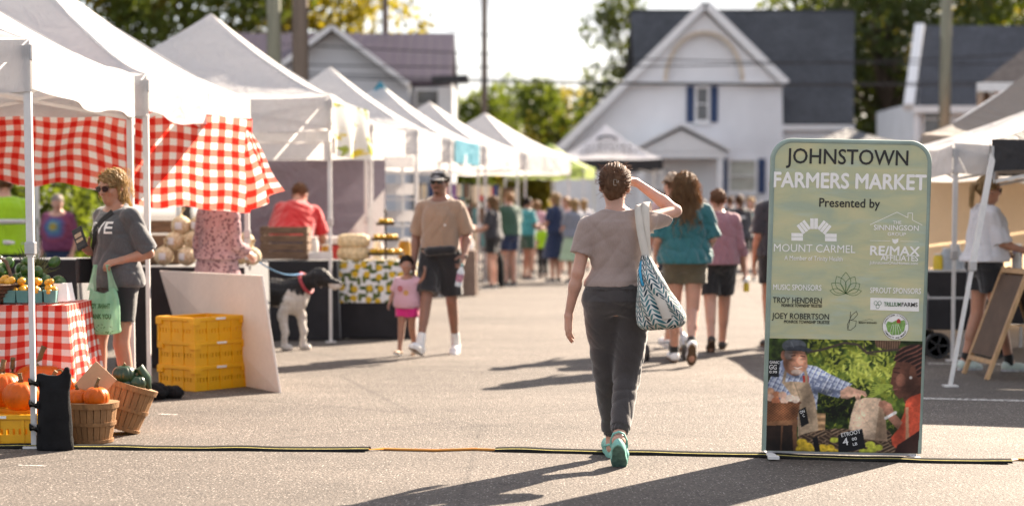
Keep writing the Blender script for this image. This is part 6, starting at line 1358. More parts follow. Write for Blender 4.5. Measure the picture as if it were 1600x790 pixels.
for (x, y, rx, ry) in ((595, 640, 27, 18), (605, 668, 27, 17), (640, 655, 22, 16), (560, 676, 24, 14), (405, 620, 24, 14)): put(ell(x, y, rx, ry), (178, 180, 40), N3, .14)
put(inpoly([(290, 612), (315, 605), (335, 690), (305, 690)]), (20, 18, 20)); put(inpoly([(426, 592), (550, 558), (572, 660), (428, 690)]), (22, 22, 25)); put(np.clip((Y_ - 672) / 30, 0, .8), (26, 18, 16))
def soft(a, k=1):
    for _ in range(k): q = np.pad(a, ((1, 1), (1, 1), (0, 0)), mode='edge'); a = (q[1:-1, 1:-1] * 4 + q[:-2, 1:-1] + q[2:, 1:-1] + q[1:-1, :-2] + q[1:-1, 2:]) / 8
    return a
img = soft(img, 1)
def glaze(mask, k): img[:] = np.clip(img * (1 + (k - 1) * np.clip(mask, 0, 1)[..., None]), 0, 1)
blob = lambda x, y, rx, ry: np.exp(-(((X_ - x) / rx) ** 2 + ((Y_ - y) / ry) ** 2))
# tones of the printed photograph itself
for a_ in ((blob(140, 225, 26, 60), .55), (blob(215, 200, 26, 34), 1.35), (blob(180, 165, 60, 12), .55), (blob(165, 205, 16, 8), .6), (blob(225, 200, 14, 7), .65), (blob(186, 290, 40, 14), .55), (blob(70, 420, 50, 120), .75), (blob(330, 270, 90, 26), 1.28), (blob(340, 370, 80, 22), .55), (blob(255, 440, 30, 120), .72), (blob(190, 430, 26, 120), 1.15), (blob(540, 500, 40, 90), 1.18), (blob(650, 540, 40, 80), .72), (blob(610, 600, 80, 20), .75), (blob(735, 290, 26, 60), 1.35), (blob(800, 330, 50, 60), .6), (blob(760, 190, 50, 22), .7), (blob(790, 420, 30, 40), 1.25), (blob(750, 560, 30, 70), .7), (blob(120, 660, 120, 40), .5), (blob(120, 470, 30, 40), 1.35), (blob(190, 480, 26, 50), .6), (blob(500, 385, 50, 9), 1.25), (blob(480, 402, 50, 8), .6), (blob(680, 440, 20, 26), 1.25), (blob(730, 545, 26, 20), .7)): glaze(*a_)
lum_ = img.mean(-1, keepdims=True); img = soft(np.clip(lum_ + (img - lum_) * .80, 0, 1) ** .88, 1); img = np.clip((img - .5) * 1.10 + .52, 0, 1) * (.86 + .28 * N3)[..., None]; img = np.clip(img, 0, 1)
PIC = NT('printed_picture'); _a = PIC.n("Attribute"); _a.attribute_name = 'print'; PIC = PIC.finish(_a.outputs['Color'], .5, 0, None, .16, .3)
xl, zt = suv(1194, 530.5); xr, zb = suv(1438.5, 705.5); xl, xr = -SW / 2 + .003, SW / 2 - .003
V = np.stack([xl + (gx / (PW - 1)) * (xr - xl), np.full(gx.shape, -.0142), zt + (gy / (PH - 1)) * (zb - zt)], -1).reshape(-1, 3); ii = np.arange(PH * PW).reshape(PH, PW); Fq = np.stack([ii[1:, :-1], ii[1:, 1:], ii[:-1, 1:], ii[:-1, :-1]], -1).reshape(-1, 4)
po_ = mesh_np('printed_picture', V, Fq, PIC, SG); at_ = po_.data.color_attributes.new('print', 'FLOAT_COLOR', 'POINT'); lin = np.where(img <= .04045, img / 12.92, ((img + .055) / 1.055) ** 2.4).reshape(-1, 3) * 1.12; at_.data.foreach_set('color', np.concatenate([lin, np.ones((len(lin), 1))], 1).astype(np.float32).ravel())
def TP(body, x, y, hgt, wid, rot=0.):
    X0 = xl + (x - 42) / 813 * (xr - xl); Z0 = zt + (y - 95) / 590 * (zb - zt); k = (xr - xl) / 813; return text_obj('chalk_lettering', body, hgt * k / .7, WHITE_PRINT, po_, Matrix.Translation((X0, -.0152, Z0)) @ Matrix.Rotation(pi / 2, 4, 'X') @ Matrix.Rotation(rot, 4, 'Z'), width=wid * k, bold=.0002, extrude=.0003)
TP('GANIC', 77, 221, 15, 52, -.03); TP('GG', 70, 247, 24, 40, -.03); TP('0.99', 72, 272, 14, 40, -.03); TP('ON', 232, 478, 16, 26, .4); TP('C', 240, 498, 14, 10, .4); TP('ETROOT', 492, 586, 21, 104, .22); TP('4', 466, 632, 40, 30, .2); TP('00', 512, 615, 16, 26, .22); TP('LB', 516, 642, 15, 24, .22)
# ------------------------------------------------------------------ cable covers and cord on the ground
CABLE = NT('striped_cable_cover'); _uv = CABLE.coord('UV'); _x, _y, _ = CABLE.sep(_uv); _s = CABLE.math('COMPARE', _x, .25, .028); _c = CABLE.mix(_s, (.016, .016, .016), (.52, .45, .14)); _c = CABLE.mix(.5, _c, CABLE.ramp(CABLE.noise(CABLE.coord(), 30, 5, .7), [(.4, .55), (.6, 1.0)]), 'MULTIPLY'); CABLE = CABLE.finish(_c, .9, 0, None, 0, .08)
def cover(label, pts):
    P_ = [gnd(*p) for p in pts]; b = MB(); dense = []
    for i in range(len(P_) - 1):
        for k in range(12): dense.append(P_[i].lerp(P_[i + 1], k / 12))
    dense.append(P_[-1]); n = len(dense) - 1; prof = [(-.055, .003), (-.042, .014), (-.018, .022), (.018, .022), (.042, .014), (.055, .003)]
    def fn(u, v):
        i = min(n - 1, int(v * n)); f = v * n - i; p = dense[i].lerp(dense[i + 1], f); d = (dense[i + 1] - dense[i]).normalized(); nr = Vector((-d.y, d.x, 0)); k = u * (len(prof) - 1); j = min(len(prof) - 2, int(k)); g = k - j
        o = prof[j][0] * (1 - g) + prof[j + 1][0] * g; z = prof[j][1] * (1 - g) + prof[j + 1][1] * g; w_ = .008 * sin(v * 19) + .005 * sin(v * 43); return p + nr * (-o + w_) * 1.0 + Vector((0, 0, z + .004 * max(0, sin(v * 27)))), (1 - u, v)
    b.grid(fn, 10, n); b.build_at('cable_cover', CABLE, label, 'cable cover', 'striped cable covers across the street')
cover('black cable cover with yellow stripe running left from the weight bag', [(-140, 697), (60, 699), (300, 702), (578, 704)]); cover('black cable cover with yellow stripe passing under the walker and the sign', [(775, 704), (960, 708), (1190, 713), (1390, 720), (1580, 723)])
CORD = mat('orange_cord', (.62, .24, .03), .5, .1)
for lab, pts in (('orange cord lying between the two cable covers', [(560, 704), (600, 703), (680, 705), (740, 703), (790, 705)]), ('orange cord leaving the right end of the long cable cover', [(1560, 722), (1590, 719), (1640, 721), (1700, 716)])):
    b = MB(); b.tube([tuple(gnd(*p) + Vector((0, 0, .008))) for p in pts], .008, 7); b.build_at('extension_cord', CORD, lab, 'cord', smooth=60)
# ------------------------------------------------------------------ right-hand stall
Yt = 18.4; x0, x1 = pt(1440, 400, Yt).x, pt(1640, 400, Yt).x
cloth_table('black-clothed table behind the vendor in white tee', x0, x1, Yt, Yt + .75, .80, BLACKC, .28)
CLEARP = mat('cloudy_plastic', (.55, .60, .66), .25, .15, 12, trans=.4)
for (x, r, h, m, lab) in ((1466, .05, .16, mat('yellow_cup', (.65, .48, .03), .4), 'yellow tub on the black-clothed right table'), (1480, .06, .22, CLEARP, 'cloudy jug beside the yellow tub'), (1492, .06, .26, CLEARP, 'taller cloudy jug nearest the white tent pole'), (1503, .045, .18, CLEARP, 'small cloudy jar right of the tall jug'), (1590, .05, .26, FARC[5], 'dark bottle on the right table behind the chalkboard')):
    p = pt(x, 440, Yt + .2); jar(lab, (p.x, Yt + .22, .815), r, h, m)
# a folded wagon under the table
wg = thing('folding_wagon', 'dark folding wagon with spoked wheels under the right table', 'wagon', (pt(1500, 500, 17.9).x, 17.85, 0)); b = MB(); b.box((0, 0, .42), (.75, .42, .30)); b.build('tub', BLACKC, wg, bevel=.02)
for sx in (-.28, .28):
    b = MB()
    for sy in (-.24, .24):
        b = MB(); b.lathe([(.10, -.018), (.125, -.018), (.125, .018), (.10, .018), (.10, -.018)], 24, Matrix.Translation((sx, sy, .126)) @ Matrix.Rotation(pi / 2, 4, 'X'))
        for k in range(5): a = k * pi * .4; b.bar((sx, sy, .126), (sx + .105 * cos(a), sy, .126 + .105 * sin(a)), .016)
        b.build('wheel', BLACKP, wg, smooth=40)
b = MB(); b.bar((-.36, -.2, .58), (-.62, -.2, .98), .02); b.bar((-.36, .2, .58), (-.62, .2, .98), .02); b.bar((-.62, -.2, .98), (-.62, .2, .98), .02); b.build('handle', ALU, wg)
# chalkboard A-frame
pc_ = gnd(1560, 588); AF = thing('a_frame_sign', 'wooden A-frame chalkboard seen from its side', 'sign', (pt(1592, 500, 15.7).x, 15.75, 0), radians(-85))
BOARDB = mat('brown_board', (.09, .055, .035), .7, .2, 6)
for s_ in (-1, 1):
    fr = None
    for sx in (-.29, .29): b = MB(); b.bar((sx, s_ * .36, .0), (sx, s_ * .018, .92), .030, .045, (1, 0, 0)); fr = b.build('leg', WOOD, AF)
    b = MB(); Rm = Matrix.Rotation(s_ * math.atan2(.342, .92), 3, 'X'); b.box((0, s_ * .172, .52), (.54, .014, .72), Rm); b.build('board', BOARDB, AF); b = MB()
    for z in (.89, .14): k = .92 - z; b = MB(); b.box((0, s_ * (.018 + .342 * k / .92) , z), (.55, .034, .04), Rm); b.build('rail', WOOD, AF)
b = MB(); b.bar((.29, -.17, .45), (.29, .17, .45), .012); b.build('brace', WOOD, AF)
# stroller ahead of the walkers
c = gnd(1032, 562); ST = thing('stroller', 'small dark stroller beyond the tote bag', 'stroller', (c.x, 17.6, 0), radians(10)); ST.scale = (.85,) * 3; b = MB(); tb = .013
for sx in (-.22, .22): b.tube([(sx, .28, .10), (sx * .9, -.05, .52), (sx * .85, -.30, .98)], tb, 7); b.tube([(sx, -.28, .10), (sx * .92, .02, .56), (sx * .9, .16, .70)], tb, 7)
b.tube([(-.19, -.30, .98), (.19, -.30, .98)], tb, 7); b.tube([(-.22, .28, .16), (.22, .28, .16)], tb, 7); b.build('frame', ALU, ST, smooth=60)
b = MB(); b.grid(lambda u, v: ((u - .5) * .38, -.20 + .34 * v if v < .5 else -.20 + .17 + .0 * v + (v - .5) * .2, .78 - .8 * v if v < .5 else .38 - .02 * (v - .5)), 4, 8); b.build('seat', BLACKC, ST, solid=.03)
b = MB(); b.grid(lambda u, v: ((u - .5) * .42, -.24 + .30 * sin(v * 1.5), .78 + .22 * cos(v * 1.5)), 6, 8); b.build('hood', BLACKC, ST, smooth=60, solid=.008)
for sx in (-.22, .22):
    for sy in (-.28, .28): b = MB(); b.lathe([(.05, -.02), (.088, -.018), (.092, 0), (.088, .018), (.05, .02), (.05, -.02)], 20, Matrix.Translation((sx, sy, .092)) @ Matrix.Rotation(pi / 2, 4, 'Y')); b.lathe([(0, -.012), (.05, -.012), (.05, .012), (0, .012)], 14, Matrix.Translation((sx, sy, .092)) @ Matrix.Rotation(pi / 2, 4, 'Y')); b.build('wheel', BLACKP, ST, smooth=50)
# ------------------------------------------------------------------ the woman walking away in front
MAUVE = cloth('mauve_jersey', (.335, .255, .225), .85, 380, .06, .10, .12, .12); CHARCOAL = cloth('charcoal_jersey', (.050, .043, .042), .9, 420, .10, .0, .3, .2); MINT = mat('mint_foam', (.22, .50, .42), .6, .06); MINT_D = mat('worn_sole', (.10, .20, .165), .8, .35, 40)
p = gnd(964, 722); MW = (p.x, 10.33, 0)
J = std_pose(pel=(0, 0, .925), top=(-.005, .0, 1.385), shL=(-.165, 0, 1.320), shR=(.155, .015, 1.350), elL=(-.222, -.03, 1.065), wrL=(-.272, .015, .83), hdL=(-.02, .10, -1), plL=(.8, .3, 0), cuL=.35,
             elR=(.335, .17, 1.405), wrR=(.118, .215, 1.565), hdR=(-1, -.02, .22), plR=(0, -.5, -1), cuR=.25,
             hpR=(.088, 0, .90), hpL=(-.088, 0, .90), knL=(-.055, .13, .50), anL=(-.012, .24, .10), ftL=(4, 10), knR=(.055, .03, .475), anR=(.000, -.20, .165), ftR=(-6, -42), head=(-4, -4, 2), hc=(-.012, .02, .155))
mw = Person('woman in mauve tee and charcoal trousers walking away, hand shading her eyes', MW, 0, 1.70, J, wide=.98, h=.0062, slim=.90); mw.boxy = 0
mw.shirt(MAUVE, sleeve=.60, hem=.13, infl=.012, loose=.004, amp=.0085, fr=13, seed=11, blouson=.014)
tr = mw.trousers(CHARCOAL, 'trousers', 1.84, .017, .17, .008, 0, 15, thigh=.021, seed=12)
for sd in 'RL':
    a, k = A3(J['an' + sd]), A3(J['kn' + sd]); d = unit(a - k); e = k + (a - k) * .80
    V, F = field_mesh([RC(e, k + (a - k) * .93, .052, .046, .01, cut=[(k + (a - k) * .915, d)])], .006, lambda x, y, z: .002 * np.sin(900 * (x + y * .3))); mw.part('cuff', V, F, CHARCOAL, tr)
V, F = field_mesh([mw.torso(.021, .10, .185)], .006, lambda x, y, z: .0015 * np.sin(500 * x)); mw.part('waistband', V, F, CHARCOAL, tr)
mw.hair('updo', HAIR_BROWN, 3, 420, .85)
r_ = np.random.RandomState(5)
def wisp(i):
    a = r_.uniform(0, 2 * pi); z = r_.uniform(-.06, .12); k = sqrt(max(.1, 1 - ((z - .03) / .1) ** 2)) ; p0 = np.array([.086 * cos(a) * k, -.018 + .104 * sin(a) * k, z]); d = np.array([cos(a), sin(a), r_.uniform(-.3, .8)]); t = np.array([-sin(a), cos(a), r_.uniform(-.5, .3)]) * r_.choice([-1, 1]); L = r_.uniform(.015, .04)
    return [p0 - d * .01, p0 + d * L * .35 + t * L * .4, p0 + d * L * .55 + t * L * 1.1, p0 + d * L * .5 + t * L * 1.7]
mw.strands(HAIR_BROWN, 230, wisp, .0007)
b = MB(); Hm = Matrix.Translation(Vector(mw.hd((.004, -.128, .012)) * mw.sc)) @ Matrix(mw.HR.T).to_4x4() @ Matrix.Scale(.72, 4)
for (c, s) in (((-.012, 0, 0), (.004, .012, .046)), ((.0, 0, .022), (.022, .012, .004)), ((.0, 0, -.022), (.022, .012, .004)), ((.012, 0, .006), (.004, .014, .022)), ((.018, 0, .002), (.010, .012, .004)), ((.024, 0, .008), (.004, .012, .018))): b.box(c, s, None) if False else b.add(*(lambda q: (q.v, q.f))(MB().box(c, s)), Hm)
hc = b.build('hair_clip', mat('bone_plastic', (.40, .33, .26), .4), mw.hair_o, bevel=.0012)
for sd in 'RL':   # open-backed clogs
    f = lambda q: mw.fp(sd, q); an, R = mw.footframe(sd); up = R.T @ A3((0, 0, 1))
    o = [q for q in mw.foot(sd, .012)[1:]]
    V, F = field_mesh(o, .006, None, [(f((0, 0, -.078)), -up), (f((0, .012, .0)), unit(R.T @ A3((0, -1, .25))))]); sh = mw.part('clog', V, F, MINT)
    n = 32
    def outl(k=1.0):
        q = []
        for i in range(n):
            a = 2 * pi * i / n; y = .052 + .132 * k * sin(a); wd = (.048 + .006 * sin(a) - .008 * np.exp(-((y - .035) / .035) ** 2)) * k; q.append((wd * cos(a), y))
        return q
    b = MB(); vs = [tuple(f((x, y, z)) * mw.sc) for z, k in ((-.100, .96), (-.092, 1.0), (-.066, 1.0), (-.058, .97)) for x, y in outl(k)]
    fs = [tuple(range(n))[::-1], tuple(range(3 * n, 4 * n))] + [(l * n + i, l * n + (i + 1) % n, (l + 1) * n + (i + 1) % n, (l + 1) * n + i) for l in range(3) for i in range(n)]
    b.add(vs, fs); b.build('sole', MINT, sh, smooth=50)
    b = MB(); q = outl(.88); b.add([tuple(f((x, y, -.1015)) * mw.sc) for x, y in q] + [tuple(f((x, y, -.0995)) * mw.sc) for x, y in q], [tuple(range(n))[::-1]] + [(i, (i + 1) % n, n + (i + 1) % n, n + i) for i in range(n)]); b.build('tread', MINT_D, sh)
    b = MB()
    b.tube([tuple(f(p_) * mw.sc) for p_ in ((.043, .03, -.045), (.042, -.02, -.03), (.028, -.055, -.012), (0, -.068, -.008), (-.028, -.055, -.012), (-.042, -.02, -.03), (-.043, .03, -.045))], .007, 6); b.build('heel_strap', MINT, sh, smooth=60)
# ------------------------------------------------------------------ everyone else
def stand(x, Y): return (pt(x, 400, Y).x, Y, 0)
GREYTEE = cloth('charcoal_grey_tee', (.085, .088, .095), .9, 380, .08, .05, .3, .3); TANTEE = cloth('sand_tee', (.34, .235, .165), .9, 300, .06, .08, .3); REDTEE = cloth('red_tee', (.55, .028, .035), .85, 300, .08, .10); BLACKT = cloth('black_shorts_cloth', (.018, .018, .020), .85, 300, .15, 0, .4)
TEALTEE = cloth('teal_tee', (.030, .135, .150), .85, 300, .08, .08); KHAKI = cloth('olive_khaki', (.11, .092, .058), .85, 300, .1); ROSE = cloth('dusty_rose_shirt', (.34, .17, .20), .85, 300, .08, .12); WHITETEE = cloth('white_tee', (.70, .69, .72), .85, 300, .05, .18); DARKTEE = cloth('dark_tee', (.038, .038, .046), .9, 300, .1); NAVYC = cloth('navy_cloth', (.022, .035, .085), .9, 300, .1, .04); MINTC = cloth('mint_cloth', (.42, .56, .40), .85, 300, .08, .2); GREENC = cloth('forest_tee', (.045, .10, .07), .9, 300, .1, .05); AQUA = cloth('aqua_tee', (.08, .36, .38), .85, 300, .1, .12); GREYBLUE = cloth('grey_blue_tee', (.20, .215, .26), .9, 300, .08, .06); LIME = cloth('lime_vest', (.36, .62, .015), .7, 300, .04, .15); PINKT = cloth('pale_pink_tee', (.66, .42, .50), .85, 300, .05, .2); MAGENTA = cloth('magenta_shorts', (.62, .03, .22), .85, 300, .08, .1); BLUSH = cloth('blush_shirt', (.60, .40, .40), .85, 300, .05, .1)
WSHOE = mat('white_sneaker', (.74, .74, .74), .55, .06); MINTSHOE = mat('pale_mint_sneaker', (.52, .62, .58), .6, .08); DSHOE = mat('dark_shoe', (.03, .028, .028), .6, .2); BLUESHOE = mat('blue_white_sneaker', (.40, .48, .60), .55, .6, 30, col2=(.75, .76, .78)); TANSH = mat('tan_sandal', (.42, .30, .20), .6, .15); SOCK = cloth('white_sock', (.75, .75, .74)); DSOCK = cloth('black_sock', (.02, .02, .02)); LENS = mat('dark_lens', (.010, .010, .012), .08, .1, spec=.6); CAPB = cloth('black_cap', (.02, .02, .024)); CAPT = cloth('tan_cap', (.36, .27, .19)); BROWNSOLE = mat('brown_sole', (.12, .075, .045), .8, .2); STRAP = mat('black_webbing', (.018, .018, .020), .7, .2, 10, .1, 300)
FLORAL = NT('floral_print'); _v = FLORAL.coord(); _w = FLORAL.n("TexVoronoi"); FLORAL.set(_w.inputs['Vector'], _v); _w.inputs['Scale'].default_value = 34; _c = FLORAL.ramp(_w.outputs['Distance'], [(.30, (.15, .08, .095)), (.44, (.40, .27, .28))]); FLORAL = FLORAL.finish(FLORAL.mix(.5, _c, FLORAL.ramp(FLORAL.noise(_v, 18, 3), [(.3, .7), (.7, 1.1)]), 'MULTIPLY'), .85, 0, None, .08, .2)
TIEDYE = NT('tie_dye'); _v = TIEDYE.coord(); _x, _y, _z = TIEDYE.sep(TIEDYE.mapping(_v, (1, 1, 1), (0, 0, 0), (0, 0, -1.18))); _r = TIEDYE.math('SQRT', TIEDYE.math('ADD', TIEDYE.math('MULTIPLY', _x, _x), TIEDYE.math('MULTIPLY', _z, _z))); _r = TIEDYE.math('ADD', _r, TIEDYE.math('MULTIPLY', TIEDYE.noise(_v, 7, 3), .12)); TIEDYE = TIEDYE.finish(TIEDYE.ramp(TIEDYE.math('MULTIPLY', _r, 3.2), [(.25, (.40, .32, .06)), (.40, (.10, .22, .28)), (.55, (.08, .11, .26)), (.75, (.22, .055, .10)), (.95, (.17, .05, .11))]), .85, 0, None, .08, .2)
def face_dir(o, dx, dy): return math.atan2(-dx, dy)      # turn so that local +Y looks along (dx, dy)
def strap_loop(p, m, pts, w_=.020, name='strap', par=None, seg=None):
    b = MB(); P_ = [Vector(q) * p.sc for q in pts]; b.tube(P_, w_, 8, flat=.16); return b.build(name, m, par or p.o, smooth=60)
def project_text(p, body, size, m, y0, z0, x0=0., width=None, bold=0., par=None, back=False, name='lettering'):
    """lettering laid on the garment, following its surface"""
    me = text_mesh(body, size, bold, .0); bm = bmesh.new(); bm.from_mesh(me); bmesh.ops.triangulate(bm, faces=bm.faces); bmesh.ops.subdivide_edges(bm, edges=bm.edges, cuts=1)
    g = par.data; bv = BVHTree.FromPolygons([v.co for v in g.vertices], [q.vertices for q in g.polygons]); s = -1 if back else 1; xs = [v.co.x for v in bm.verts]; k = width / (max(xs) - min(xs)) if width else 1
    for v in bm.verts:
        x = (x0 - v.co.x * k * s) ; z = z0 + v.co.y; hit = bv.ray_cast(Vector((x, s * .6, z)) , Vector((0, -s, 0))); v.co = (hit[0] + Vector((0, s * .004, 0))) if hit[0] else Vector((x, y0 * s, z))
    o = bpy.data.meshes.new(name); bm.to_mesh(o); bm.free(); o.materials.append(m); ob = bpy.data.objects.new(name, o); COL.objects.link(ob); ob.parent = par; return ob

# woman with the green bag, facing left
J = std_pose(elL=(-.215, -.12, 1.12), wrL=(-.165, .06, 1.075), hdL=(.35, .9, -.2), plL=(.4, 0, -1), cuL=.9, elR=(.225, -.04, 1.12), wrR=(.12, .145, 1.13), hdR=(-.35, .8, .5), plR=(-.9, -.3, .4), cuR=.9,
             head=(10, -14, 0), hc=(0, .028, .140), anL=(-.11, -.02, .085), anR=(.10, .10, .085), knR=(.10, .09, .49))
LW = Person('woman in grey LOVE tee and sunglasses holding a green bag and phone', stand(182, 12.85), face_dir(0, -.70, -.71), 1.69, J, wide=.97, skin=SKIN_TAN, h=.0068)
sh = LW.shirt(GREYTEE, sleeve=.92, hem=-.10, infl=.018, loose=.022, amp=.008, flare=.018, fr=18, seed=21); LW.trousers(BLACKT, 'shorts', .62, .014, .3, .004); LW.shoes(BLUESHOE, WSHOE, socks=SOCK, sockh=.03)
LW.hair('bob', HAIR_BLOND, 4); r_ = np.random.RandomState(8)
def curl(i):
    a = r_.uniform(-.2, pi + .2) + pi; z = r_.uniform(-.09, .11); R0 = .095; p0 = np.array([R0 * cos(a), -.02 + .105 * sin(a), z]); L = r_.uniform(.02, .05); d = np.array([cos(a), sin(a), 0]); t = np.array([-sin(a), cos(a), 0]); return [p0, p0 + d * L * .5 + np.array([0, 0, .3 * L]), p0 + d * L * .8 + t * L * .5 - np.array([0, 0, .3 * L]), p0 + d * L * .4 + t * L * .8 - np.array([0, 0, .9 * L])]
LW.strands(HAIR_BLOND, 240, curl, .0011); LW.glasses(LENS)
project_text(LW, 'L VE', .115, WHITE_PRINT, .15, 1.285, -.01, .22, .002, sh); b = MB(); g_ = BVHTree.FromPolygons([v.co for v in sh.data.vertices], [q.vertices for q in sh.data.polygons]); rg = []
for rr in (.046, .034):
    for i in range(24):
        x, z = .042 + rr * cos(2 * pi * i / 24), 1.285 + rr * sin(2 * pi * i / 24); h_ = g_.ray_cast(Vector((x, .6, z)), Vector((0, -1, 0))); rg.append((h_[0] + Vector((0, .005, 0))) if h_[0] else Vector((x, .15, z)))
b.add(rg, [(i, (i + 1) % 24, 24 + (i + 1) % 24, 24 + i) for i in range(24)]); 
for k in range(5):
    a = 2 * pi * k / 5; c_ = []
    for i in range(5): x, z = .042 + .026 * cos(a) + .008 * cos(2 * pi * i / 5 + a), 1.285 + .026 * sin(a) + .008 * sin(2 * pi * i / 5 + a); h_ = g_.ray_cast(Vector((x, .6, z)), Vector((0, -1, 0))); c_.append((h_[0] + Vector((0, .005, 0))) if h_[0] else Vector((x, .15, z)))
    b.add(c_, [(0, 1, 2, 3, 4)])
b.build('ball_print', WHITE_PRINT, sh)
def body_strap(p, m, a, e, side, w_=.020, name='strap', par=None, off=.008, n=16):
    """a strap lying on the front (+1) or back (-1) of the torso from a=(x,z) to e=(x,z)"""
    g = (p.shirt_o).data; bv = BVHTree.FromPolygons([v.co for v in g.vertices], [q.vertices for q in g.polygons]); P_ = []
    for i in range(n + 1):
        x, z = a[0] + (e[0] - a[0]) * i / n, a[1] + (e[1] - a[1]) * i / n; h_ = bv.ray_cast(Vector((x, side * .6, z)), Vector((0, -side, 0)))
        if h_[0]: P_.append(h_[0] + Vector((0, side * off, 0)))
    b = MB(); nn = len(P_)
    if nn < 2: return
    d = Vector((e[0] - a[0], 0, e[1] - a[1])).normalized(); sx = Vector((-d.z, 0, d.x)) * w_; vs = []
    for q in P_: vs += [q - sx, q + sx, q + sx - Vector((0, side * .006, 0)), q - sx - Vector((0, side * .006, 0))]
    fs = []
    for i in range(nn - 1):
        for k in range(4): fs.append((i * 4 + k, i * 4 + (k + 1) % 4, (i + 1) * 4 + (k + 1) % 4, (i + 1) * 4 + k))
    b.add(vs, fs); return b.build(name, m, par or p.o)
cb = thing('crossbody_bag', 'small black crossbody bag on the strap of the woman with green bag', 'bag', LW.o.location, LW.o.rotation_euler[2])
st_ = body_strap(LW, STRAP, (-.075, 1.40), (.17, 1.04), 1, .022, 'strap', cb); st2 = body_strap(LW, STRAP, (-.075, 1.40), (.17, 1.06), -1, .022, 'strap', cb)
b = MB(); b.box((.215, .10, .99), (.05, .16, .17)); b.build('pouch', STRAP, cb, bevel=.012); b = MB(); b.box((.243, .10, 1.03), (.005, .15, .07)); b.build('flap', STRAP, cb, bevel=.002)
def local(p, v): return p.o.matrix_basis @ Vector(v) if False else Matrix.LocRotScale(p.o.location, p.o.rotation_euler, None) @ (Vector(v) * p.sc)
w_, d_, n_, th_ = LW.hands['R']; ph = local(LW, w_ + n_ * .012 + d_ * .03); PHN = thing('phone', 'black phone in a dark case held by the woman with the green bag', 'phone', ph, LW.o.rotation_euler[2] + radians(62), None, (radians(-18), radians(-28), radians(-14))); b = MB(); b.box((0, 0, .03), (.082, .012, .165)); b.build('case', BLACKP, PHN, bevel=.004); b = MB(); b.box((0, -.0075, .03), (.070, .002, .145)); b.build('screen', LENS, PHN); b = MB(); b.box((0, -.010, .052), (.055, .002, .03)); b.box((0, -.010, .012), (.055, .002, .022)); b.build('card_slots', TANSH, PHN)
# the translucent green shopping bag
GB = NT('green_film'); _v = GB.coord(); GB = GB.finish(GB.ramp(GB.noise(_v, 9, 3), [(.3, (.34, .66, .44)), (.7, (.52, .80, .58))]), .35, 0, GB.bump(GB.noise(GB.mapping(_v, (3, 3, .6)), 16, 4), .6, .02), .55, .5, alpha=.86)
w_, d_, n_, th_ = LW.hands['L']; hb = local(LW, w_ + d_ * .045 - A3((0, 0, .035))); bg_ = thing('shopping_bag', 'translucent green plastic bag lettered THANK YOU hanging from the woman\'s hand', 'shopping bag', hb, radians(-8)); b = MB()
def bagfn(u, v):
    a = 2 * pi * u; z = -.14 - .30 * v; wd = .085 + .055 * v ** .7 + .01 * sin(3 * a + 5 * v); dp = .035 + .045 * v; k = 1 if v < .9 else sqrt(max(0, 1 - ((v - .9) / .1) ** 2)) * .5 + .5
    top = .035 * abs(cos(a)) ** 2 * (1 - v) ** 3 - .02 * (1 - v) ** 4
    return (wd * cos(a) * k, dp * sin(a) * k + .006 * sin(7 * a) * (1 - v * .5), z + top)
b.grid(bagfn, 48, 24); n0 = 24 * 49; b.f.append([n0 + i for i in range(48)][::-1]); b.mi.append(0); b.build('film', GB, bg_, smooth=80)
for sx in (-1, 1):
    b = MB(); b.grid(lambda u, v: ((sx * (.078 - .035 * (1 - v))) + (u - .5) * (.028 + .040 * v ** 2), .018 * sin(u * 3) - .010 + .012 * v, .035 - .175 * v - .0 * u), 5, 12); b.build('handle', GB, bg_, smooth=80)
for txt, z, wd in (('THANK YOU', -.245, .15), ('THANK YOU', -.315, .17)): text_obj('lettering', txt, .046, GREEN_PRINT, bg_, Matrix.Translation((.0, -(.035 + .045 * (-.14 - z) / .30) - .010, z)) @ Matrix.Rotation(pi / 2, 4, 'X') @ (Matrix.Diagonal((-1, 1, 1, 1)) if z > -.3 else Matrix()), width=wd, bold=.0012)
b = MB(); r2 = random.Random(2)
for i in range(34):
    x, z = r2.uniform(-.11, .11), -.425 + abs(r2.gauss(0, .035)); a = r2.uniform(0, 3); s_ = r2.uniform(.004, .009); b.add([(x + s_ * cos(a), -.0925, z + s_ * sin(a)), (x - s_ * .4 * sin(a), -.0925, z + s_ * .4 * cos(a)), (x - s_ * cos(a), -.0925, z - s_ * sin(a)), (x + s_ * .4 * sin(a), -.0925, z - s_ * .4 * cos(a))], [(0, 1, 2, 3)])
b.build('leaf_print', GREEN_PRINT, bg_)

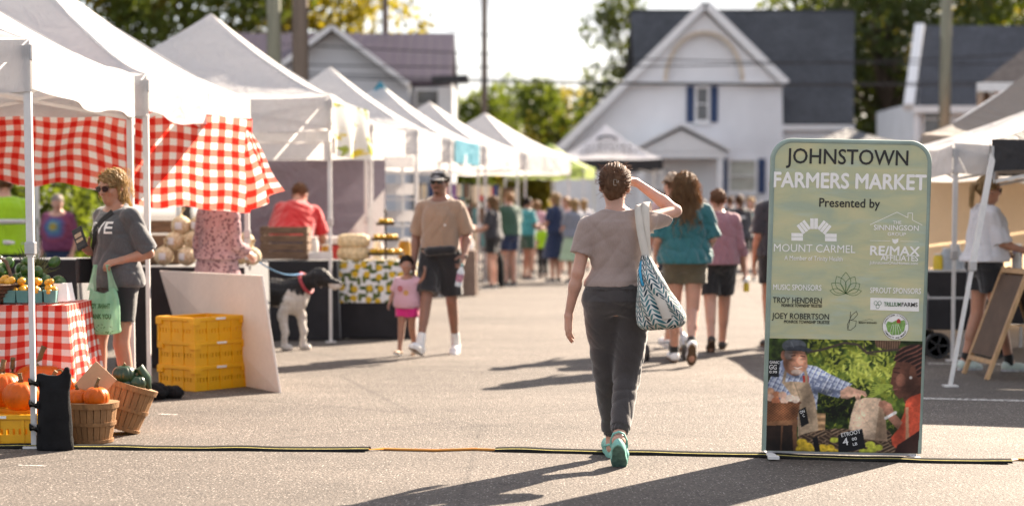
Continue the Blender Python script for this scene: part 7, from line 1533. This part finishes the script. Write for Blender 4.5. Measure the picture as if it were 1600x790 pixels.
# man in the sand tee walking towards the camera
J = std_pose(knR=(.085, -.02, .49), anR=(.085, -.17, .10), ftR=(-6, -14), knL=(-.08, .10, .50), anL=(-.075, .15, .09), ftL=(6, 6), shR=(.158, -.005, 1.350), shL=(-.158, -.005, 1.350), elR=(.235, -.03, 1.10), wrR=(.235, .05, .86), elL=(-.245, -.06, 1.11), wrL=(-.25, .10, .92), cuL=1.0, hdL=(0, .6, -.8), head=(-3, -3, 0))
J['knL'], J['anL'], J['ftL'], J['knR'], J['anR'], J['ftR'] = (-.10, -.03, .49), (-.10, -.17, .10), (8, -14), (.09, .17, .51), (.10, .34, .115), (-12, 22)
TM = Person('man in sand tee, black shorts and cap walking towards the camera', stand(688, 18.1), pi - .22, 1.80, J, True, .82, SKIN_BROWN, .0085); TM.boxy = .0
TMs = TM.shirt(TANTEE, sleeve=.95, hem=.0, infl=.020, loose=.026, amp=.010, flare=.022, seed=31); TM.trousers(BLACKT, 'shorts', .84, .026, .2, .012, .020); TM.shoes(WSHOE, WSHOE, socks=SOCK, sockh=.085); TM.hair('short', HAIR_DARK, 1); c_ = TM.cap(CAPB); TM.glasses(LENS); TM.eyes()
b = MB(); b.grid(lambda u, v: tuple(TM.hd(((u - .5) * .09, .094 - .9 * (u - .5) ** 2 * .09 - .03 * v, .060 + .045 * v)) * TM.sc), 8, 4); b.build('cap_patch', WHITE_PRINT, c_, smooth=60)
b = MB(); b.tube([tuple(TM.hd(q) * TM.sc) for q in ((-.03, .098, -.046), (-.015, .104, -.040), (0, .105, -.041), (.015, .104, -.040), (.03, .098, -.046))], .005, 6); b.tube([tuple(TM.hd(q) * TM.sc) for q in ((-.018, .088, -.088), (0, .092, -.092), (.018, .088, -.088))], .009, 6); b.build('goatee', HAIR_DARK, TM.hair_o, smooth=60)
project_text(TM, '.', .10, WHITE_PRINT, .15, 1.29, -.085, .018, .004, TMs, name='chest_badge')
bw = thing('belt_bag', 'black belt bag worn at the waist of the man in sand tee', 'bag', TM.o.location, pi); V, F = field_mesh([RC((-.11, .125, .97), (.10, .150, .955), .038, .040, .02)], .008, folds(5, .006, 40)); mesh_np('pouch', V * TM.sc, F, BLACKT, bw)
b = MB(); b.tube([tuple(Vector((.175 * cos(a), .135 * sin(a), .975)) * TM.sc) for a in np.linspace(0, 2 * pi, 25)], .012, 6); b.build('belt', STRAP, bw, smooth=60)
w_, d_, n_, th_ = TM.hands['L']; bt = local(TM, w_ + d_ * .075 + n_ * .03); BT = thing('water_bottle', 'clear water bottle with blue label held by the man in sand tee', 'bottle', bt + Vector((0, 0, -.14)), 0, None, (.15, .2, 0)); b = MB(); b.lathe([(0, 0), (.032, .004), (.033, .15), (.014, .185), (.014, .20)], 18); b.build('body', mat('clear_pet', (.60, .66, .72), .1, .1, trans=.4), BT, smooth=50); b = MB(); b.lathe([(.0338, .05), (.0338, .125)], 18); b.build('label', mat('blue_label', (.05, .18, .42), .4, .5, 40, col2=(.75, .3, .35)), BT, smooth=50); b = MB(); b.lathe([(0, .20), (.016, .20), (.016, .222), (0, .222)], 14); b.build('cap', FARC[2], BT, smooth=40)
b = MB(); M_ = Vector(A3(J['wrL'])) * TM.sc; b.tube([M_ + Vector((.032 * cos(a), .032 * sin(a), .012 * cos(a))) for a in np.linspace(0, 2 * pi, 17)], .010, 6); b.build('watch', STRAP, TM.o, smooth=60)
# toddler holding his hand
J = std_pose(pel=(0, 0, .86), top=(0, 0, 1.32), shR=(.165, 0, 1.27), shL=(-.165, 0, 1.27), elR=(.24, .03, 1.05), wrR=(.26, .13, .90), elL=(-.25, .02, 1.22), wrL=(-.33, .05, 1.36), hdL=(-.3, .1, 1), hpR=(.085, 0, .84), hpL=(-.085, 0, .84), knR=(.085, .05, .47), knL=(-.085, .0, .47), anR=(.09, .12, .095), anL=(-.09, -.12, .10), ftR=(-6, 12), ftL=(6, -14), hc=(0, .02, .20), head=(25, -4, 0))
TD = Person('toddler in pink tee and magenta shorts holding the man\'s hand', stand(636, 18.0), face_dir(0, -.35, -.94), .98, J, False, 1.12, SKIN_OLIVE, .016, 1.38)
TDs = TD.shirt(PINKT, sleeve=.85, hem=-.14, infl=.028, loose=.03, amp=.012, flare=.02); TD.trousers(MAGENTA, 'shorts', .50, .024, .2, .01, .01); TD.shoes(TANSH, WSHOE); TD.hair('short', HAIR_DARK, 2); TD.eyes()
project_text(TD, 'o', .10, FARC[0], .1, .66, .03, .06, .006, TDs, name='shirt_print'); project_text(TD, 'o', .08, FARC[4], .1, .62, -.03, .05, .006, TDs, name='shirt_print')
# man in red bending at the stall
J = std_pose(top=(.05, .30, 1.33), shR=(.235, .27, 1.26), shL=(-.135, .28, 1.30), elR=(.30, .36, 1.00), wrR=(.26, .52, .86), elL=(-.22, .30, 1.04), wrL=(-.17, .46, .92), head=(-10, -30, 0), hc=(0, .07, .12))
RM = Person('man in red tee bending over behind the slatted wooden crate', stand(450, 21.6), radians(-6), 1.86, J, True, 1.16, SKIN, .010); RM.shirt(REDTEE, sleeve=.85, hem=-.04, infl=.022, loose=.02, amp=.012, flare=.02); RM.trousers(NAVYC, 'shorts', .95, .022, .25); RM.shoes(DSHOE, WSHOE); RM.hair('short', HAIR_BROWN, 3)
# woman in the floral dress holding the dog's leash
J = std_pose(elR=(.215, .0, 1.10), wrR=(.20, .17, 1.02), cuR=1.0, head=(0, 0, 0))
FW = Person('woman in mauve floral dress standing at the netted produce pile', stand(342, 16.15), radians(-35), 1.70, J, False, 1.08, SKIN, .010); FW.shirt(FLORAL, 'dress_top', sleeve=1.6, hem=.1, infl=.022, loose=.016, amp=.012, flare=.02); FW.skirt(FLORAL, 'dress_skirt', .45, .14); FW.shoes(TANSH, BROWNSOLE); FW.hair('long', HAIR_FAIR, 3)
# hi-vis worker and tie-dye man behind the left stall
HV = Person('worker in lime hi-vis vest at the far left edge', stand(8, 19.0), radians(20), 1.80, std_pose(), True, 1.15, SKIN, .012); hv = HV.shirt(LIME, 'vest', sleeve=.35, hem=-.05, infl=.03, loose=.03, amp=.010); HV.trousers(NAVYC); HV.shoes(DSHOE, DSHOE); HV.hair('short', HAIR_BROWN, 2)
for z in (1.02, 1.22): V, F = field_mesh([HV.torso(.066, (z - .93) / HV.L - .05, (z - .93) / HV.L + .05)], .012); HV.part('reflective_band', V, F, TRAY, hv)
TY = Person('grey-haired man in tie-dye tee behind the produce table', stand(92, 25.0), radians(170), 1.62, std_pose(head=(20, -15, 0), **{}), True, 1.16, SKIN, .012); TY.shirt(TIEDYE, sleeve=.9, hem=-.05, infl=.024, loose=.03, amp=.012, flare=.02); TY.trousers(NAVYC); TY.shoes(DSHOE, DSHOE); TY.hair('short', HAIR_GREY, 2)
# teal tee, curly hair, walking away
J = std_pose(**WALK_L); J.update(wrR=(.20, .15, 1.00), elR=(.24, -.03, 1.12), wrL=(-.24, .12, .98), elL=(-.24, -.02, 1.12), knR=(.075, .00, .475), anR=(.03, -.22, .20), ftR=(-6, -52), knL=(-.075, .10, .50), anL=(-.05, .24, .10), ftL=(4, 8), shR=(.178, 0, 1.37), shL=(-.178, 0, 1.37))
TW = Person('woman with long curly auburn hair in teal tee and olive shorts', stand(1070, 16.9), radians(4), 1.74, J, False, 1.06, SKIN, .0085); TW.shirt(TEALTEE, sleeve=.95, hem=-.06, infl=.026, loose=.034, amp=.016, flare=.03, seed=41); TW.trousers(KHAKI, 'shorts', .40, .022, .2, .010, .012); TW.shoes(WSHOE, BROWNSOLE, socks=DSOCK, sockh=.05); TW.hair('curly', HAIR_AUBURN, 6); r_ = np.random.RandomState(3)
def long_curl(i):
    a = r_.uniform(-.1, pi + .1) + pi; z0 = r_.uniform(-.02, .10); R0 = .098; p = np.array([R0 * cos(a), -.025 + .105 * sin(a), z0]); q = [p]; ph = r_.uniform(0, 6); L = r_.uniform(.15, .34); sp = r_.uniform(.01, .035)
    for k in range(1, 9): s_ = k / 8; q.append(p + np.array([cos(a) * sp * 1.5 * min(1, s_ * 2) + .012 * cos(ph + 9 * s_), sin(a) * sp * 1.5 * min(1, s_ * 2) + .012 * sin(ph + 9 * s_), -L * s_]))
    return q
TW.strands(HAIR_AUBURN, 320, long_curl, .0016)
CP = Person('person in tan cap and pale top beyond the curly-haired woman', stand(1052, 18.7), radians(25), 1.78, std_pose(**WALK_R), False, 1.0, SKIN, .010); CP.shirt(BLUSH, sleeve=.8, hem=-.02, infl=.02, loose=.02, amp=.012); CP.trousers(DARKTEE, 'shorts', .5, .02, .2); CP.shoes(WSHOE, WSHOE); CP.hair('short', HAIR_BROWN, 2); CP.cap(CAPT)
RS = Person('person in dusty rose shirt and black shorts walking beside the curly-haired woman', stand(1121, 18.6), radians(-6), 1.62, std_pose(**{**WALK_R, 'elR': (.235, -.02, 1.10), 'wrR': (.275, .10, .88)}), True, 1.12, SKIN, .010); RS.shirt(ROSE, 'shirt', sleeve=1.35, hem=-.05, infl=.024, loose=.03, amp=.014, flare=.02); RS.trousers(BLACKT, 'shorts', .75, .022, .2); RS.shoes(DSHOE, BROWNSOLE); RS.hair('short', HAIR_BROWN, 7)
w_, d_, n_, th_ = RS.hands['R']; yb_ = local(RS, w_ + d_ * .10); jar('yellow bottle in the hand of the person in rose shirt', (yb_.x, yb_.y, yb_.z - .08), .03, .10, mat('yellow_drink', (.7, .5, .03), .3))
GW = Person('woman in charcoal tee and black shorts far up the street', stand(1155, 34.5), radians(10), 1.68, std_pose(**WALK_L), False, 1.16, SKIN, .012); gs = GW.shirt(DARKTEE, sleeve=.85, hem=-.08, infl=.024, loose=.03, amp=.012, flare=.02); GW.trousers(BLACKT, 'shorts', .55, .022, .2); GW.shoes(WSHOE, WSHOE); GW.hair('ponytail', HAIR_BROWN, 2); project_text(GW, 'oooo', .08, WHITE_PRINT, -.15, 1.28, 0, .14, .003, gs, True, 'back_print')
DP = Person('person in navy tee and black shorts half hidden by the sign', stand(1216, 19.2), radians(8), 1.76, std_pose(), True, 1.05, SKIN_TAN, .010); DP.shirt(DARKTEE, sleeve=.9, hem=-.05, infl=.022, loose=.03, amp=.012, flare=.02); DP.trousers(BLACKT, 'shorts', .65, .022, .2); DP.shoes(DSHOE, BROWNSOLE); DP.hair('short', HAIR_FAIR, 2)
# vendor in white tee, right
J = std_pose(elL=(-.20, .0, 1.11), wrL=(-.18, .19, 1.04), elR=(.21, .06, 1.12), wrR=(.16, .27, 1.06), hdR=(-.1, 1, 0), cuR=.9, cuL=.9, head=(0, -4, 0), knR=(.09, .10, .50), anR=(.09, .20, .085), knL=(-.09, -.03, .49), anL=(-.09, -.14, .085))
VW = Person('vendor in white tee and black shorts facing right beside the chalkboard', stand(1540, 16.3), radians(-82), 1.70, J, False, 1.06, SKIN_TAN, .0085); VW.shirt(WHITETEE, sleeve=.98, hem=.05, infl=.026, loose=.034, amp=.016, flare=.034, seed=51, blouson=.014); VW.trousers(BLACKT, 'shorts', .48, .026, .3, .010, .018); VW.shoes(MINTSHOE, BLUESHOE, socks=DSOCK, sockh=.05); VW.hair('ponytail', HAIR_BLOND, 9); VW.glasses(LENS); VW.eyes()
w_, d_, n_, th_ = VW.hands['L']; q_ = local(VW, w_ + d_ * .07); jar('white cup in the hand of the vendor in white tee', (q_.x, q_.y - .02, q_.z - .12), .04, .17, WHITEP)
w_, d_, n_, th_ = VW.hands['R']; q_ = local(VW, w_ + d_ * .09); jar('dark bottle held out by the vendor in white tee', (q_.x + .03, q_.y, q_.z - .11), .035, .22, BLACKP, lid=BLACKP)
# shoppers far up the row
def shopper(label, x, Y, rz, ht, top, bot, kind, hairs, hm, male=False, wide=1.05, skin=None, **kw):
    p = Person(label, stand(x, Y), rz, ht, std_pose(**kw), male, wide, skin or SKIN, .014, group='shoppers far up the street'); p.shirt(top, sleeve=.8, hem=-.02, infl=.022, loose=.02, amp=.012, flare=.02)
    (p.skirt(bot, 'skirt', .45, .10) if kind == 'skirt' else p.trousers(bot, 'shorts' if kind == 'shorts' else 'trousers', .6 if kind == 'shorts' else 1.9, .022, .25)); p.shoes(DSHOE, WSHOE); p.hair(hairs, hm, 3); return p
B_ = dict(elR=(.22, .05, 1.12), wrR=(.17, .22, 1.08), elL=(-.22, .05, 1.12), wrL=(-.17, .22, 1.08))
shopper('far shopper in dark top with auburn hair by the display racks', 770, 33.5, 1.2, 1.66, DARKTEE, BLACKT, 'shorts', 'long', HAIR_AUBURN, **B_)
shopper('far shopper in forest green tee and navy shorts by the white posts', 796, 34.5, .6, 1.74, GREENC, NAVYC, 'shorts', 'short', HAIR_FAIR, True, **B_)
shopper('far shopper in aqua tee and dark shorts', 824, 37.5, -1.0, 1.66, AQUA, GREENC, 'shorts', 'short', HAIR_DARK, True, .95, SKIN_TAN, **B_)
shopper('small child in lime top among the far shoppers', 849, 38.5, .4, 1.15, LIME, BLACKT, 'trousers', 'short', HAIR_BROWN)
shopper('far shopper in a long navy dress with blond hair', 868, 36.5, .9, 1.74, NAVYC, NAVYC, 'skirt', 'bob', HAIR_BLOND, **B_)
shopper('far shopper in grey-blue tee and mint skirt', 897, 36.0, .5, 1.62, GREYBLUE, MINTC, 'skirt', 'bob', HAIR_BLOND, False, 1.2, **B_)
shopper('far shopper with blond hair behind the navy dress', 884, 41.0, 2.6, 1.70, BLUSH, KHAKI, 'shorts', 'long', HAIR_FAIR)
shopper('far shopper in teal top partly behind the charcoal-tee woman', 1172, 37.0, 2.9, 1.66, TEALTEE, BLACKT, 'shorts', 'bob', HAIR_BLOND)

shopper('far shopper in black tee standing among the display racks', 716, 36.5, -.8, 1.70, DARKTEE, NAVYC, 'trousers', 'short', HAIR_BROWN, True, **B_)
shopper('far shopper in white tee leaning at the far wares', 742, 41.0, .9, 1.64, WHITETEE, KHAKI, 'shorts', 'long', HAIR_BLOND, **B_)
shopper('far shopper in pale pink top beside the aqua tee', 838, 41.5, -.4, 1.62, PINKT, NAVYC, 'shorts', 'bob', HAIR_FAIR, **B_)
shopper('far shopper in white tee nearest the walking woman\'s shoulder', 912, 43.0, .3, 1.66, WHITETEE, NAVYC, 'shorts', 'long', HAIR_BLOND)
shopper('far shopper in charcoal tee just left of the sign edge', 1140, 40.0, .1, 1.70, DARKTEE, KHAKI, 'shorts', 'short', HAIR_BROWN, True)
shopper('far shopper in mint top beyond the rose shirt', 1098, 43.0, 2.9, 1.64, MINTC, NAVYC, 'trousers', 'bob', HAIR_GREY)
# ------------------------------------------------------------------ the dog, its leash, and the tote bag
FUR = NT('black_white_fur'); _v = FUR.coord(); _x, _y, _z = FUR.sep(_v); _n = FUR.noise(_v, 7, 3); _f = FUR.math('ADD', _z, FUR.math('MULTIPLY', FUR.math('SUBTRACT', FUR.noise(_v, 11, 4, .65), .5), .30))
_leg = FUR.ramp(FUR.math('SUBTRACT', _f, FUR.math('MULTIPLY', _x, .12)), [(.335, 1), (.35, 0)]) ; _mz = FUR.math('GREATER_THAN', _x, .550); _mz2 = FUR.math('MULTIPLY', _mz, FUR.math('LESS_THAN', FUR.math('ADD', _z, FUR.math('MULTIPLY', _n, .03)), .590)); _ch = FUR.math('MULTIPLY', FUR.math('GREATER_THAN', FUR.math('SUBTRACT', _x, FUR.math('MULTIPLY', _f, .55)), -.075), FUR.math('LESS_THAN', _f, .50)); _w = FUR.math('MAXIMUM', FUR.math('MAXIMUM', _leg, _mz2), _ch)
FUR = FUR.finish(FUR.mix(.35, FUR.mix(_w, (.014, .013, .014), (.62, .58, .54)), FUR.ramp(FUR.noise(FUR.mapping(_v, (.4, 1, 1)), 60, 3), [(.3, .6), (.7, 1.1)]), 'MULTIPLY'), .6, 0, FUR.bump(FUR.noise(FUR.mapping(_v, (.3, 1, 1)), 130, 3), .8, .01), 0, .35)
# local frame: +X forward, height at the withers about 0.62 m
o = [RC((-.26, 0, .50), (.02, 0, .49), .092, .104, .06), RC((.02, 0, .49), (.22, 0, .475), .104, .118, .06), EL((.22, 0, .43), (.09, .08, .125), k=.05), EL((-.28, 0, .48), (.10, .085, .12), k=.05),
     RC((.24, 0, .53), (.40, 0, .61), .080, .062, .06), EL((.455, 0, .630), (.092, .070, .074), k=.03), RC((.50, 0, .605), (.620, 0, .562), .047, .032, .03), RC((.51, 0, .578), (.595, 0, .542), .027, .019, .015), EL((.642, 0, .572), (.016, .018, .014), k=.008),
     RC((-.37, 0, .54), (-.47, 0, .46), .034, .026, .03), RC((-.47, 0, .46), (-.55, 0, .34), .026, .014, .02)]
for s_ in (-1, 1):
    dx = .05 * s_
    o += [RC((.20, s_ * .075, .42), (.19 + dx, s_ * .080, .30), .055, .040, .04), RC((.19 + dx, s_ * .080, .30), (.215 + dx, s_ * .080, .16), .038, .026, .015), RC((.215 + dx, s_ * .08, .16), (.205 + dx, s_ * .08, .045), .025, .022, .015), RC((.205 + dx, s_ * .08, .030), (.255 + dx, s_ * .08, .024), .028, .024, .015)]
    o += [RC((-.28, s_ * .075, .44), (-.235 - dx, s_ * .085, .31), .085, .056, .04), RC((-.235 - dx, s_ * .085, .31), (-.36 - dx, s_ * .085, .185), .048, .028, .02), RC((-.36 - dx, s_ * .085, .185), (-.335 - dx, s_ * .085, .045), .027, .022, .015), RC((-.335 - dx, s_ * .085, .030), (-.285 - dx, s_ * .085, .024), .028, .024, .015)]
    o += [EL((.435, s_ * .072, .605), (.032, .014, .066), k=.012)]
V, F = field_mesh(o, .008, folds(9, .009, 70)); dp = gnd(452, 548); DOG = mesh_np('dog', V, F, FUR); DOG.location = (pt(424, 500, 18.75).x, 18.75, 0); DOG.rotation_euler = (0, 0, radians(-18)); DOG.scale = (1.18,) * 3; tag(DOG, 'black and white dog on a blue leash in front of the stalls', 'dog')
b = MB(); b.tube([(.325 + .075 * cos(a) * .55, .088 * sin(a), .575 - .082 * cos(a)) for a in np.linspace(0, 2 * pi, 21)], .014, 6); b.build('collar', mat('red_collar', (.45, .06, .08), .6), DOG, smooth=60)
b = MB(); b.lathe(sphere_prof(.012, 6), 8, Matrix.Translation((.655, 0, .575))); b.build('nose', BLACKP, DOG, smooth=80)
for s_ in (-1, 1): b = MB(); b.lathe(sphere_prof(.010, 6), 8, Matrix.Translation((.515, s_ * .046, .645))); b.build('eye', BLACKP, DOG, smooth=80)
w_, d_, n_, th_ = FW.hands['R']; h0 = local(FW, w_ + d_ * .06); h1_ = Matrix.LocRotScale(DOG.location, DOG.rotation_euler, DOG.scale) @ Vector((.30, -.02, .655)); b = MB(); P_ = [h0.lerp(h1_, i / 12) + Vector((0, 0, -.05 * sin(pi * i / 12))) for i in range(13)]; b.tube(P_, .012, 6, flat=.4); b.build_at('leash', mat('blue_leash', (.06, .25, .50), .5), 'blue leash running up from the dog collar', 'leash', smooth=60)
# tote bag
TOTE = NT('leaf_print_tote'); _uv = TOTE.coord('UV'); _x, _y, _ = TOTE.sep(_uv); cw = .085; xi = TOTE.math('DIVIDE', _x, cw); fx_ = TOTE.math('SUBTRACT', TOTE.math('FRACT', xi), .5); ax_ = TOTE.math('MULTIPLY', TOTE.math('ABSOLUTE', fx_), 2.0)
yy = TOTE.math('DIVIDE', TOTE.math('SUBTRACT', _y, TOTE.math('MULTIPLY', ax_, .040)), .029); fy_ = TOTE.math('ABSOLUTE', TOTE.math('SUBTRACT', TOTE.math('FRACT', yy), .5)); hw_ = TOTE.math('MULTIPLY', TOTE.math('SINE', TOTE.math('MULTIPLY', TOTE.math('ADD', TOTE.math('MULTIPLY', ax_, .92), .04), pi)), .38); inside = TOTE.math('LESS_THAN', fy_, hw_)
wn_ = TOTE.n("TexWhiteNoise", noise_dimensions='3D'); cmb = TOTE.n("CombineXYZ"); TOTE.set(cmb.inputs[0], TOTE.math('FLOOR', xi)); TOTE.set(cmb.inputs[1], TOTE.math('FLOOR', yy)); TOTE.set(cmb.inputs[2], TOTE.math('SIGN', fx_)); TOTE.t.links.new(cmb.outputs[0], wn_.inputs[0])
_c = TOTE.ramp(wn_.outputs[0], [(0, (.018, .075, .10)), (.35, (.055, .16, .18)), (.65, (.12, .24, .24)), (.85, (.015, .04, .055))], 'CONSTANT'); TOTE = TOTE.finish(TOTE.mix(inside, (.66, .63, .58), _c), .8, 0, TOTE.bump(TOTE.noise(TOTE.coord(), 12, 4), .5, .02), .06, .2)
CANVAS = cloth('cream_canvas', (.60, .55, .48), .85, 300, .06, .1)
TB = thing('tote_bag', 'cream tote bag printed with teal leaves on the walking woman\'s shoulder', 'bag', (MW[0], MW[1], 0))
# outline of the hanging pouch in the woman's frame: (x left, x right, depth centre, half depth) by height
prof_ = [(1.165, .125, .165, -.14, .02), (1.12, .112, .190, -.155, .045), (1.06, .100, .225, -.165, .070), (.98, .094, .275, -.175, .088), (.90, .092, .325, -.18, .098), (.83, .094, .362, -.18, .098), (.79, .100, .365, -.18, .088), (.765, .125, .345, -.178, .060), (.755, .17, .30, -.175, .02)]
pa_ = np.array(prof_)[::-1]
def tfn(u, v):
    z = .755 + (1.165 - .755) * v; xl_, xr_, yc, hd_ = (np.interp(z, pa_[:, 0], pa_[:, i]) for i in (1, 2, 3, 4)); a = 2 * pi * u; cx_, hx_ = (xl_ + xr_) / 2, (xr_ - xl_) / 2; ca, sa = cos(a), sin(a); k = .80
    x = cx_ + hx_ * math.copysign(abs(ca) ** k, ca); y = yc + hd_ * math.copysign(abs(sa) ** k, sa); w_ = .008 * sin(14 * v + 6 * ca) * sa + .007 * sin(5 * a + 9 * v) + .010 * (v ** 3) * sin(9 * a); z2 = z + .075 * (x - .2) * (1 - v) * 1.0
    return (x + w_ * .5, y + w_, z2), (u * 1.04 + .10 * v, z2 * 1.05 - .2 * (x - .2))
b = MB(); b.grid(tfn, 72, 40); b.f.append(list(range(72))); b.mi.append(0); b.build('pouch', TOTE, TB, smooth=80)
def ribbon(name, pts, wv, m, par, th=.004):
    b = MB(); P_ = [Vector(p) for p in pts]; dense = []
    for i in range(len(P_) - 1):
        p0, p1, p2, p3 = P_[max(i - 1, 0)], P_[i], P_[i + 1], P_[min(i + 2, len(P_) - 1)]
        for k in range(8): t = k / 8; dense.append(.5 * ((2 * p1) + (p2 - p0) * t + (2 * p0 - 5 * p1 + 4 * p2 - p3) * t * t + (3 * p1 - p0 - 3 * p2 + p3) * t ** 3))
    dense.append(P_[-1]); n = len(dense) - 1; W_ = [Vector(x) for x in wv]
    b.grid(lambda u, v: dense[int(round(v * n))] + W_[0].lerp(W_[-1], v) * (u - .5), 2, n); return b.build(name, m, par, smooth=80, solid=th)
ribbon('strap', [(.150, .055, 1.30), (.135, .03, 1.405), (.118, -.02, 1.440), (.108, -.085, 1.40), (.118, -.130, 1.29), (.145, -.160, 1.16), (.175, -.205, 1.06)], [(.042, .01, .008), (.040, .0, .010)], CANVAS, TB)
ribbon('strap', [(.185, .07, 1.28), (.172, .035, 1.415), (.158, -.01, 1.452), (.148, -.075, 1.42), (.150, -.120, 1.30), (.155, -.135, 1.17), (.16, -.10, 1.06)], [(.042, .01, .0), (.038, .0, .008)], CANVAS, TB)
ribbon('front_band', [(.150, -.195, 1.10), (.185, -.246, 1.0), (.225, -.283, .90), (.255, -.286, .82)], [(.045, 0, .012), (.050, 0, .012)], CANVAS, TB)
b = MB(); b.tube([(.120, -.185, 1.13), (.108, -.215, 1.08), (.115, -.235, 1.03), (.125, -.235, 1.0)], .007, 6); b.build('zip_pull', mat('turquoise_cord', (.03, .30, .50), .5), TB, smooth=60)
